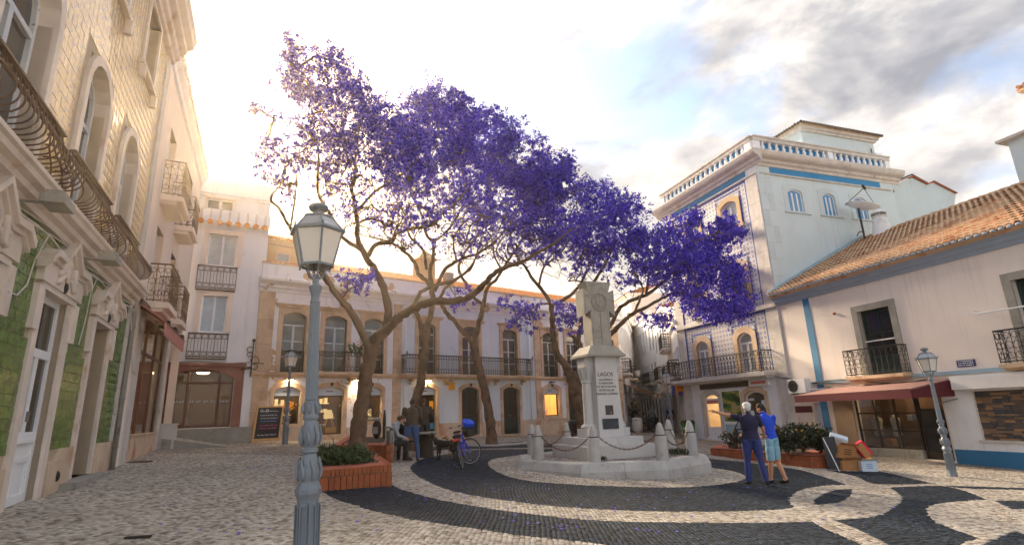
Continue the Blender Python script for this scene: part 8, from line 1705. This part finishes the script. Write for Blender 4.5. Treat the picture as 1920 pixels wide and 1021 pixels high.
def person(label, loc, rz, J, cloth, hair, vox=.016, group=None, hairstyle='short', build=1.0, sleeve=1.0, legs=1.0, extra=None, cap=None, h=1.0):
    """J: joints in metres (x right, y forward, z up). cloth: materials for top, bottom, shoes. sleeve/legs: covered share of the limb"""
    J = {k: np.array(v, float)*h for k, v in J.items()}
    t = empty('person', loc, label, 'person', group, rz); mb = MB(); bones = []
    def limb(a, b, r0, r1, key, t0=0., t1=1.):
        pts = [lerp(a, b, s) for s in np.linspace(0, 1, 6)]; bul = [0, .06, .10, .07, .02, 0]; mb.tube(pts, [(r0+(r1-r0)*s)*(1+bul[i]) for i, s in enumerate(np.linspace(0, 1, 6))], 10); mb.ball(pts[0], r0, 8, 6); mb.ball(pts[-1], r1, 8, 6); bones.append((np.array(a), np.array(b), key))
    hp, ch, nk, hd = J['pelvis'], J['chest'], J['neck'], J['head']
    sx = J['shR']-J['shL']; sw = np.linalg.norm(sx); sxn = sx/sw; hx = J['hipR']-J['hipL']; hxn = hx/np.linalg.norm(hx); B_ = build
    up = nk-hp; upn = up/np.linalg.norm(up); secs = []
    for f, w, d in ((-.10, .150, .115), (.0, .165, .125), (.18, .150, .115), (.36, .140, .108), (.55, .160, .118), (.74, .175, .122), (.88, .165, .105), (.96, .11, .08), (1.02, .06, .062)):
        c = lerp(hp, ch, f/.66) if f < .66 else lerp(ch, nk, (f-.66)/.34); ax = lerp(hxn, sxn, min(1, max(0, f))); ax /= np.linalg.norm(ax); fy = np.cross(upn, ax); fy /= np.linalg.norm(fy); secs.append([c+ax*w*B_*math.cos(q)+fy*d*B_*math.sin(q) for q in np.arange(14)*2*math.pi/14])
    for a, b in zip(secs, secs[1:]): mb.add(list(a)+list(b), [(i, (i+1) % 14, 14+(i+1) % 14, 14+i) for i in range(14)])
    mb.add(secs[0], [tuple(range(14))[::-1]]); mb.add(secs[-1], [tuple(range(14))])
    waist = lerp(hp, ch, .22); bones.append((waist, nk, 'top')); bones.append((hp-upn*.1, waist, 'bottom'))
    limb(nk-upn*.04, nk+(hd-nk)*.5, .056, .052, 'skin')
    for s in 'LR':
        sh, el, wr = J['sh'+s], J['el'+s], J['wr'+s]; cov = 1.08 if sleeve > .6 else 1.03
        mb.ball(sh, .068*B_, 8, 6)
        cut = sleeve*2
        limb(sh, el, .056*cov*B_, .043*cov, 'top' if cut >= 1 else 'split'); 
        if cut < 1: bones[-1] = (sh, lerp(sh, el, cut), 'top'); bones.append((lerp(sh, el, cut), el, 'skin'))
        limb(el, wr, .043*cov, .030*cov, 'top' if cut > 1.2 else 'skin'); hand_d = (wr-el)/np.linalg.norm(wr-el)
        pc = wr+hand_d*.055; mb.ball(pc, (.036, .036, .045), 8, 6); bones.append((wr+hand_d*.01, wr+hand_d*.18, 'skin'))
        hp_, kn, an = J['hip'+s], J['kn'+s], J['an'+s]; cl_ = 1.12 if legs > .6 else 1.05
        limb(hp_, kn, .088*cl_*B_, .060*cl_, 'bottom')
        if legs > .6: limb(kn, an, .062*cl_, .050*cl_, 'bottom')
        else: mb.tube([lerp(hp_, kn, .4), lerp(hp_, kn, 1.06)], [.10*B_, .092*B_], 10); limb(kn, an, .060, .040, 'skin')
        toe = J['toe'+s]; fd = toe-an; fd[2] = 0; fn = fd/(np.linalg.norm(fd)+1e-6)
        mb.tube([an+np.array([0, 0, -.02])-fn*.06, an+np.array([0, 0, -.035])+fn*.02, an+np.array([0, 0, -.048])+fn*.11, an+np.array([0, 0, -.055])+fn*.18], [.040, .048, .043, .026], 8); bones.append((an-fn*.07+np.array([0, 0, -.045]), an+fn*.19+np.array([0, 0, -.05]), 'shoe'))
    F_ = J.get('face', np.array([0, 1, 0])); F_ = np.array(F_, float); F_ /= np.linalg.norm(F_); hu = (hd-nk)/np.linalg.norm(hd-nk); F_ = F_-hu*(F_@hu); F_ /= np.linalg.norm(F_); hr = np.cross(F_, hu)
    def hv(x, y, z): return hd+hr*x+F_*y+hu*z
    def hball(c, r):
        b_ = MB(); b_.ball((0, 0, 0), r, 12, 9); mb.add([hv(c[0]+p[0], c[1]+p[1], c[2]+p[2]) for p in b_.v], b_.f)
    hball((0, -.005, .02), (.074, .092, .098)); hball((0, .028, -.055), (.052, .058, .055)); hball((0, .098, -.012), (.014, .022, .022)); 
    for s in (-1, 1): hball((s*.076, -.005, -.005), (.012, .022, .032))
    bones.append((hv(0, 0, -.09), hv(0, 0, .11), 'skin'))
    me = remeshed(mb, vox); V = np.array([v.co for v in me.vertices]); n_f = len(me.polygons); cen = np.array([p.center for p in me.polygons])
    best = np.full(n_f, 9.); key = np.zeros(n_f, int); K_ = ['top', 'bottom', 'shoe', 'skin']
    for a, b, k in bones:
        d = b-a; tt = np.clip(((cen-a)@d)/(d@d+1e-9), 0, 1); dist = np.linalg.norm(cen-(a+tt[:, None]*d), axis=1); rr = {'top': .0, 'bottom': .0, 'shoe': .0, 'skin': .0}[k]
        if k == 'top' and np.allclose(b, nk): dist = dist-.085
        if k == 'bottom' and np.allclose(b, waist): dist = dist-.07
        if k == 'skin' and np.allclose(b, hv(0, 0, .11)): dist = dist-.05
        u = dist < best; best[u] = dist[u]; key[u] = K_.index(k)
    me.name = 'body'; me.materials.clear()
    for m_ in (cloth[0], cloth[1], cloth[2], 'skin'): me.materials.append(M[m_])
    # fingers, rooted in the palm, in the same mesh
    bm = bmesh.new(); bm.from_mesh(me); bm.faces.ensure_lookup_table()
    for f, k in zip(bm.faces, key): f.material_index = int(k); f.smooth = True
    fb = MB()
    for s in 'LR':
        el, wr = J['el'+s], J['wr'+s]; hd_ = (wr-el)/np.linalg.norm(wr-el); side = np.cross(hd_, [0, 0, 1.]) if abs(hd_[2]) < .9 else np.array([0, 1., 0]); side = side-hd_*(side@hd_); side /= np.linalg.norm(side); nn = np.cross(hd_, side)
        if nn[2] > 0 : nn = -nn
        for i, L_ in enumerate((.070, .080, .074, .056)):
            o = wr+hd_*.082+side*(.030-.02*i); fb.tube([o-hd_*.03, o+hd_*L_*.45, o+hd_*L_*.8+nn*L_*.22, o+hd_*L_*.95+nn*L_*.5], [.0095, .0092, .0085, .007], 6)
        o = wr+hd_*.035+side*.030; fb.tube([o-side*.012, o+side*.022+hd_*.025, o+side*.030+hd_*.052+nn*.01], [.011, .0105, .008], 6)
    vs_ = [bm.verts.new(v) for v in fb.v]
    for f in fb.f:
        q = bm.faces.new([vs_[i] for i in f]); q.material_index = 3; q.smooth = True
    bm.to_mesh(me); bm.free(); b = D.objects.new('body', me); COL.objects.link(b); b.parent = t
    hb = MB(); N, Mm = 16, 8; vs = []; fs = []
    for i in range(Mm+1):
        th = math.pi*i/Mm
        for k in range(N):
            ph = 2*math.pi*k/N; x, y, z = math.sin(th)*math.cos(ph), math.sin(th)*math.sin(ph), math.cos(th); lim = -.9 if y < .25 else .30; z2 = max(z, lim if hairstyle == 'short' else (-1.3 if y < .3 else .3)); r_ = 1.06+.03*math.sin(7*ph+5*th)
            vs.append(hv(x*.080*r_, -.006+y*.096*r_-(.0 if y < .3 else .012), .024+max(z, lim)*.103*r_ if hairstyle != 'long' else .024+(z if z > 0 or y > .2 else z*1.7)*.103*r_))
    for i in range(Mm):
        for k in range(N): fs.append((i*N+k, i*N+(k+1) % N, (i+1)*N+(k+1) % N, (i+1)*N+k))
    hb.add(vs, fs); o = hb.build('hair', M[hair]); o.parent = t; o.data.polygons.foreach_set('use_smooth', [True]*len(fs))
    eb = MB()
    for s in (-1, 1): eb.ball(hv(s*.030, .083, .010), .009, 6, 5)
    o = eb.build('eyes', M['eye'], kind='stuff'); o.parent = t; eb = MB(); eb.tube([hv(-.022, .083, -.058), hv(0, .088, -.056), hv(.022, .083, -.058)], [.003, .006, .003], 5); o = eb.build('mouth', M['lip']); o.parent = t
    if cap:
        cb = MB(); vs = []; fs = []
        for i, (r, z) in enumerate(((.088, .045), (.092, .07), (.085, .105), (.055, .128), (.002, .135))):
            for k in range(16): ph = 2*math.pi*k/16; vs.append(hv(r*math.cos(ph), -.008+r*1.14*math.sin(ph), z))
        for i in range(4):
            for k in range(16): fs.append((i*16+k, i*16+(k+1) % 16, (i+1)*16+(k+1) % 16, (i+1)*16+k))
        cb.add(vs, fs); cb.hexa([hv(-.06, .07, .05), hv(.06, .07, .05), hv(.04, .16, .04), hv(-.04, .16, .04)], [hv(-.06, .07, .058), hv(.06, .07, .058), hv(.04, .16, .048), hv(-.04, .16, .048)]); o = cb.build('cap', M[cap]); o.parent = t
    if extra: extra(t, J)
    return t
def stand(**k):
    J = dict(pelvis=(0, 0, .98), chest=(0, .0, 1.28), neck=(0, .0, 1.50), head=(0, .02, 1.645), face=(0, 1, 0), shL=(-.19, 0, 1.43), shR=(.19, 0, 1.43), elL=(-.25, -.02, 1.14), elR=(.25, -.02, 1.14), wrL=(-.26, .08, .90), wrR=(.26, .08, .90),
             hipL=(-.095, 0, .94), hipR=(.095, 0, .94), knL=(-.11, .02, .51), knR=(.11, .02, .51), anL=(-.12, -.02, .09), anR=(.12, -.02, .09), toeL=(-.14, .18, .03), toeR=(.14, .18, .03)); J.update(k); return J
gA_ = G(1420, 909); rzA = math.atan2(-gA_[0], gA_[1])
def bag(t, J):
    q = MB(); q.ball((-.30, .06, 1.08), (.07, .11, .13), 10, 7); q.tube([(-.3, .05, 1.18), (-.12, .13, 1.45), (.1, .02, 1.46), (-.05, -.14, 1.2), (-.28, .0, 1.16)], .014, 5); o = q.build('shoulder_bag', M['bag_black']); o.parent = t
person('man in navy T-shirt and jeans with a pale cap, pointing left with his arm', gA_, rzA+.15, stand(elL=(-.40, .12, 1.50), wrL=(-.66, .20, 1.585), shL=(-.20, .02, 1.45), shR=(.20, .0, 1.42), elR=(.30, .12, 1.18), wrR=(.34, .30, 1.05), anL=(-.17, .0, .09), knL=(-.13, .03, .5), anR=(.19, -.06, .09), knR=(.14, .0, .5), toeL=(-.26, .15, .03), toeR=(.22, .14, .03), head=(.01, .05, 1.635), face=(-.25, 1, -.05)), ('navy', 'denim', 'black_shoe'), 'hair_white', .014, None, build=1.16, sleeve=.36, extra=bag, cap='white_canvas', h=.985)
gB_ = G(1459, 906)
person('man in bright blue T-shirt and patterned pale shorts with an arm round his companion', gB_, rzA+.95, stand(pelvis=(0, 0, .96), chest=(-.03, .03, 1.27), neck=(-.05, .06, 1.49), head=(-.06, .12, 1.62), face=(-.2, 1, -.15), shL=(-.20, .08, 1.42), shR=(.15, -.02, 1.42), elL=(-.22, .26, 1.16), wrL=(-.30, .50, 1.06), elR=(.20, .06, 1.14), wrR=(.12, .26, 1.0), anL=(-.09, .10, .09), anR=(.13, -.12, .09), toeL=(-.12, .3, .03), toeR=(.12, .06, .03)), ('royal_blue', 'pale_shorts', 'black_shoe'), 'hair_dark', .014, None, build=1.0, sleeve=.32, legs=.4)
# group by the stone table
gm = G(771, 864)
person('standing man in a brown jacket and blue jeans seen from behind by the stone table', gm, .1, stand(anL=(-.20, 0, .09), anR=(.20, -.02, .09), knL=(-.15, .03, .5), knR=(.15, .02, .5), elL=(-.28, .06, 1.16), wrL=(-.20, .26, 1.02), elR=(.28, .06, 1.16), wrR=(.20, .26, 1.02), chest=(0, .05, 1.28), neck=(0, .10, 1.50), head=(0, .17, 1.63), shL=(-.21, .07, 1.44), shR=(.21, .07, 1.44)), ('brown_jacket', 'jeans_blue', 'brown_shoe'), 'hair_dark', .016, None, build=1.25, h=1.0)
gm2 = at(794, 850, gm[1]+1.25); gm2[2] = gz(gm2[0], gm2[1])
person('standing man with brown hair and a dark coat facing the stone table', gm2, .25, stand(elL=(-.26, .16, 1.18), wrL=(-.14, .36, 1.12), elR=(.27, .12, 1.18), wrR=(.18, .34, 1.12), chest=(0, .03, 1.28), neck=(0, .07, 1.50), head=(0, .13, 1.64), shL=(-.2, .05, 1.44), shR=(.2, .05, 1.44)), ('dark_coat', 'black_trousers', 'black_shoe'), 'hair_brown', .016, None, build=1.15, h=1.02)
def sit(**k):
    J = dict(pelvis=(0, 0, .52), chest=(0, .06, .82), neck=(0, .12, 1.03), head=(0, .18, 1.17), face=(0, 1, -.2), shL=(-.18, .10, .97), shR=(.18, .10, .97), elL=(-.24, .20, .70), elR=(.24, .20, .70), wrL=(-.14, .42, .62), wrR=(.14, .42, .62), hipL=(-.1, .03, .50), hipR=(.1, .03, .50), knL=(-.14, .44, .50), knR=(.14, .44, .50), anL=(-.14, .46, .09), anR=(.14, .46, .09), toeL=(-.15, .66, .03), toeR=(.15, .66, .03)); J.update(k); return J
gs = Zp(727, 832, t2); gs = np.array([gs[0]+.05, gs[1]+.05, float(gz(gs[0], gs[1]))+.02])
person('seated person in a light grey shirt leaning forward on the planter edge', gs, -1.25, sit(pelvis=(0, 0, .56), head=(0, .30, 1.12), neck=(0, .2, 1.02), chest=(0, .1, .84)), ('grey_shirt', 'black_trousers', 'black_shoe'), 'hair_brown', .018, None, build=1.05)
gs2 = gm+np.array([-.42, .75, -.02])
person('seated person in black clothes half hidden behind the man in the brown jacket', gs2, math.pi*.9, sit(), ('black_trousers', 'black_trousers', 'black_shoe'), 'hair_dark', .018, None, build=1.1)
gw = G(1225, 807)
person('woman in a pale jacket and blue jeans standing in the lane', gw, math.pi*.85, stand(elL=(-.24, .10, 1.2), wrL=(-.06, .24, 1.3), elR=(.24, .08, 1.18), wrR=(.05, .24, 1.25)), ('pale_jacket', 'jeans_blue', 'black_shoe'), 'hair_dark', .022, None, hairstyle='long', build=.9, h=1.03)
gp_ = G(1260, 810)
person('person in a purple top walking up the lane behind the street lamp', gp_, .1, stand(anL=(-.1, .16, .09), anR=(.1, -.18, .10), toeL=(-.1, .36, .03), toeR=(.1, 0, .02), knR=(.1, -.02, .5)), ('purple', 'black_trousers', 'black_shoe'), 'hair_dark', .022, None, build=1.0, h=1.05)
for i, (u, d, rz, lab, c1_, c2_) in enumerate(((6.2, 2.05, 1.2, 'dark figure seated at the nearest cafe table in the lane', 'black_trousers', 'hair_dark'), (8.6, .75, -2.0, 'figure in grey seated at the middle cafe table in the lane', 'grey_shirt', 'hair_brown'))):
    p = S1.p(u, 0, d); p[2] = gz(p[0], p[1]); person(lab, p, rz, sit(), (c1_, 'black_trousers', 'black_shoe'), c2_, .026, 'people seated in the lane')
# dogs
def dog(label, loc, rz, m, s=1.0, up=True):
    t = empty('dog', loc, label, 'dog', None, rz); mb = MB()
    def T(pts, r, n=10): mb.tube([np.array(p)*s for p in pts], [x*s for x in r], n); mb.ball(np.array(pts[0])*s, r[0]*s, 8, 6); mb.ball(np.array(pts[-1])*s, r[-1]*s, 8, 6)
    T([(0, -.30, .50), (0, -.15, .50), (0, .05, .48), (0, .22, .49), (0, .32, .53)], [.085, .082, .10, .125, .10]); T([(0, .30, .54), (0, .40, .63), (0, .46, .70)], [.085, .07, .062])
    T([(0, .46, .71), (0, .52, .71)], [.07, .062]); T([(0, .54, .70), (0, .62, .675), (0, .67, .668)], [.048, .036, .026]); 
    for x in (-1, 1):
        T([(x*.075, .26, .46), (x*.08, .24, .30), (x*.08, .26, .17), (x*.08, .255, .05)], [.055, .040, .026, .024], 8); T([(x*.08, .25, .03), (x*.08, .31, .022)], [.026, .022], 8)
        T([(x*.07, -.25, .46), (x*.085, -.17, .33), (x*.085, -.32, .20), (x*.085, -.30, .05)], [.075, .055, .028, .024], 8); T([(x*.085, -.30, .03), (x*.085, -.24, .022)], [.026, .022], 8)
        mb.hexa([np.array(p)*s for p in ((x*.025, .47, .75), (x*.065, .47, .74), (x*.055, .50, .75), (x*.03, .50, .76))], [np.array(p)*s for p in ((x*.048, .465, .87), (x*.056, .465, .87), (x*.055, .475, .87), (x*.05, .475, .87))])
    T([(0, -.33, .52), (0, -.44, .42), (0, -.50, .32)], [.032, .022, .012], 8)
    me = remeshed(mb, .014, 2); me.materials.clear(); me.materials.append(M[m]); me.polygons.foreach_set('use_smooth', [True]*len(me.polygons)); me.name = 'body'; o = D.objects.new('body', me); COL.objects.link(o); o.parent = t
    q = MB(); q.ball(np.array((0, .685, .675))*s, .016*s, 6, 5); o = q.build('nose', M['eye']); o.parent = t; q = MB()
    for x in (-1, 1): q.ball(np.array((x*.04, .565, .735))*s, .010*s, 6, 5)
    o = q.build('eyes', M['lip' if m == 'dog_black' else 'eye'], kind='stuff'); o.parent = t; q = MB(); q.ring(np.array((0, .385, .62))*s, (0, .75, .66), .083*s, .010*s, 14, 5); o = q.build('collar', M['brown_shoe']); o.parent = t; return t
gd = G(837, 863); dog('black dog with pricked ears standing behind the bicycle', gd, 1.25, 'dog_black', .98); gd2 = G(846, 855)+np.array([.1, .25, 0]); dog('tan dog standing behind the black dog', gd2, 1.0, 'dog_tan', .8)
# ================================================================ BICYCLE
gr, gf = G(867, 879), G(882, 869); v = gf-gr; rzb = math.atan2(-v[0], v[1]); nmat('bike_blue', lin(24, 50, 190), .3, .05, 4)
bk = empty('bicycle', gr, 'blue bicycle on its stand with a front basket holding a bright blue bag', 'bicycle', None, rzb); bk.rotation_euler = (0, -.17, rzb)
def bpart(q, name, m, par=bk, smooth=False, **k): o = q.build(name, M[m], None, smooth, **k); o.parent = par; return o
def wheel(c, ax, par=bk):
    q = MB(); q.ring(c, ax, .335, .021, 40, 8); w = bpart(q, 'wheel', 'black_rubber', par, True); q = MB(); q.ring(c, ax, .312, .010, 40, 6); bpart(q, 'rim', 'steel', w, True)
    ax = np.array(ax, float)/np.linalg.norm(ax); a = np.cross(ax, [0, 0, 1.]); a /= np.linalg.norm(a); b = np.cross(ax, a); c = np.array(c, float)
    for k in range(20): an = k*2*math.pi/20; e = a*math.cos(an)+b*math.sin(an); q = MB(); q.tube([c+ax*.03*(1 if k % 2 else -1), c+e*.31], .0018, 4); bpart(q, 'spoke', 'steel', w)
    q = MB(); q.tube([c-ax*.045, c+ax*.045], .022, 8); bpart(q, 'hub', 'steel', w); return w
RW, FW = (0, 0, .355), (.10, 1.02, .355); sa = (math.cos(-.95), math.sin(-.95), 0); wheel(RW, (1, 0, 0)); wheel(FW, sa)
BB = (0, .42, .29); ST = (0, .26, .78); HT = (0, .86, .86); HB = (0, .90, .72)
q = MB(); q.tube([HB, (0, .68, .36), BB], .022, 8); q.tube([(0, .87, .80), (0, .6, .5), (0, .36, .48)], .018, 8); q.tube([BB, ST], .017, 8); q.tube([HB, HT], .022, 8)
for s in (-.06, .06): q.tube([BB, (s, 0, .355)], .010, 6); q.tube([(0, .28, .70), (s, 0, .355)], .009, 6)
fr = bpart(q, 'frame', 'bike_blue', smooth=True)
q = MB()
for s in (-.055, .055): q.tube([HB, np.array(FW)+np.array(sa)*s], .012, 6)
bpart(q, 'fork', 'bike_blue'); q = MB(); q.tube([HT, (0, .85, 1.0)], .014, 7); d_ = np.array([math.cos(-.95+.0), math.sin(-.95), 0]); c_ = np.array((0, .85, 1.0)); q.tube([c_-d_*.30+np.array([-.1, -.12, .07]), c_-d_*.18+[0, 0, .06], c_, c_+d_*.18+[0, 0, .06], c_+d_*.30+np.array([-.1, -.12, .07])], .012, 7); hbr = bpart(q, 'handlebar', 'steel')
for s in (-1, 1): p = c_+d_*.30*s+np.array([-.1, -.12, .07]); q = MB(); q.tube([p, p+np.array([-.05, -.09, .0])], .018, 7); bpart(q, 'grip', 'black_rubber', hbr)
q = MB(); q.tube([ST, (0, .22, .88)], .013, 7); bpart(q, 'seat_post', 'steel'); q = MB(); q.hexa([(-.09, .08, .89), (.09, .08, .89), (.025, .36, .90), (-.025, .36, .90)], [(-.10, .07, .94), (.10, .07, .94), (.02, .37, .93), (-.02, .37, .93)]); q.ball((0, .13, .93), (.11, .09, .035), 10, 6); bpart(q, 'saddle', 'black_rubber', smooth=True)
fwv = np.array([-d_[1], d_[0], 0]); bc = c_+fwv*.22; 
def bp(a, b, z): return bc+d_*a+fwv*b+np.array([0, 0, z])
q = MB()
for z, s in ((-.26, .78), (-.13, .9), (0, 1.0)):
    P = [bp(-.17*s, -.12*s, z), bp(.17*s, -.12*s, z), bp(.17*s, .12*s, z), bp(-.17*s, .12*s, z), bp(-.17*s, -.12*s, z)]; q.tube(P, .006, 4)
for k in range(-5, 6):
    for b in (-1, 1): q.tube([bp(k*.033, .12*b, 0), bp(k*.026, .094*b, -.26)], .0035, 4)
for k in range(-3, 4):
    for b in (-1, 1): q.tube([bp(.17*b, k*.038, 0), bp(.133*b, k*.03, -.26)], .0035, 4)
q.hexa([bp(-.13, -.09, -.262), bp(.13, -.09, -.262), bp(.13, .09, -.262), bp(-.13, .09, -.262)], [bp(-.15, -.10, -.1), bp(.15, -.10, -.1), bp(.15, .10, -.1), bp(-.15, .10, -.1)]); bpart(q, 'basket', 'iron')
q = MB(); 
for z in range(0, 8): an = z/7*math.pi*1.05; 
q.tube([(0, .37*math.cos(an)*-1, .355+.37*math.sin(an)) for an in np.linspace(-.1, 2.0, 12)], .022, 6); bpart(q, 'mudguard', 'black_rubber'); q = MB(); q.box((0, -.06, .76), (.13, .19, .012)); 
for s in (-.08, .08): q.tube([(s, -.1, .75), (s, 0, .37)], .006, 5)
bpart(q, 'rear_rack', 'iron'); q = MB(); q.ball((0, .02, .82), (.13, .2, .06), 10, 6); bpart(q, 'saddle_pad', 'navy', smooth=True); flat('reflector', lin(230, 60, 20), .3); q = MB(); q.box((0, -.262, .74), (.07, .012, .025)); bpart(q, 'reflector', 'reflector')
q = MB(); q.ring((.07, .42, .29), (1, 0, 0), .085, .008, 20, 5); q.tube([(.06, .42, .29), (.10, .42, .29), (.10, .50, .16)], .009, 5); q.tube([(-.06, .42, .29), (-.10, .42, .29), (-.10, .34, .42)], .009, 5); q.box((.14, .50, .155), (.045, .03, .012)); q.box((-.14, .34, .425), (.045, .03, .012)); bpart(q, 'crank', 'steel'); q = MB(); q.tube([(-.02, .38, .28), (-.14, .33, .02)], .010, 5); bpart(q, 'kickstand', 'steel'); q = MB(); q.tube([(.07, .42, .375), (.07, 0, .385)], .006, 4); q.tube([(.07, .42, .205), (.07, 0, .325)], .006, 4); bpart(q, 'chain_run', 'iron', kind='stuff')
R3 = Matrix.Translation(Vector(gr)) @ bk.rotation_euler.to_matrix().to_4x4(); bw = R3 @ Vector(bp(0, 0, .02))
mb_ = MB(); mb_.ball((0, 0, .06), (.17, .13, .12), 12, 9); mb_.ball((-.08, .03, .12), (.09, .08, .08), 10, 7); mb_.ball((.1, -.03, .05), (.09, .08, .07), 10, 7); rr_ = random.Random(5); mb_.v = [tuple(c+rr_.gauss(0, .008) for c in v) for v in mb_.v]; nmat('bag_blue', lin(20, 80, 225), .45, .15, 9)
o = mb_.build('plastic_bag', M['bag_blue']); o.location = bw; tag(o, 'crumpled bright blue bag stuffed in the bicycle basket', 'bag')
# ================================================================ HAZE: a closed box of thin air, added and tinted gold for the sun's glow
hm = D.materials.new('haze'); hm.use_nodes = True; hn = hm.node_tree; hn.nodes.clear(); ho = hn.nodes.new('ShaderNodeOutputMaterial'); hv_ = hn.nodes.new('ShaderNodeVolumePrincipled'); hv_.inputs['Density'].default_value = .0014; hv_.inputs['Anisotropy'].default_value = .82; hv_.inputs['Color'].default_value = (1, .84, .58, 1); hn.links.new(hv_.outputs[0], ho.inputs['Volume'])
hz_ = MB(); hz_.box((0, 420, 11), (420, 500, 18)); hz_ = hz_.build('haze', hm); hz_['kind'] = 'stuff'
print('tris', sum(sum(len(p.vertices)-2 for p in o.data.polygons) for o in D.objects if o.type == 'MESH'), 'objs', len(D.objects))
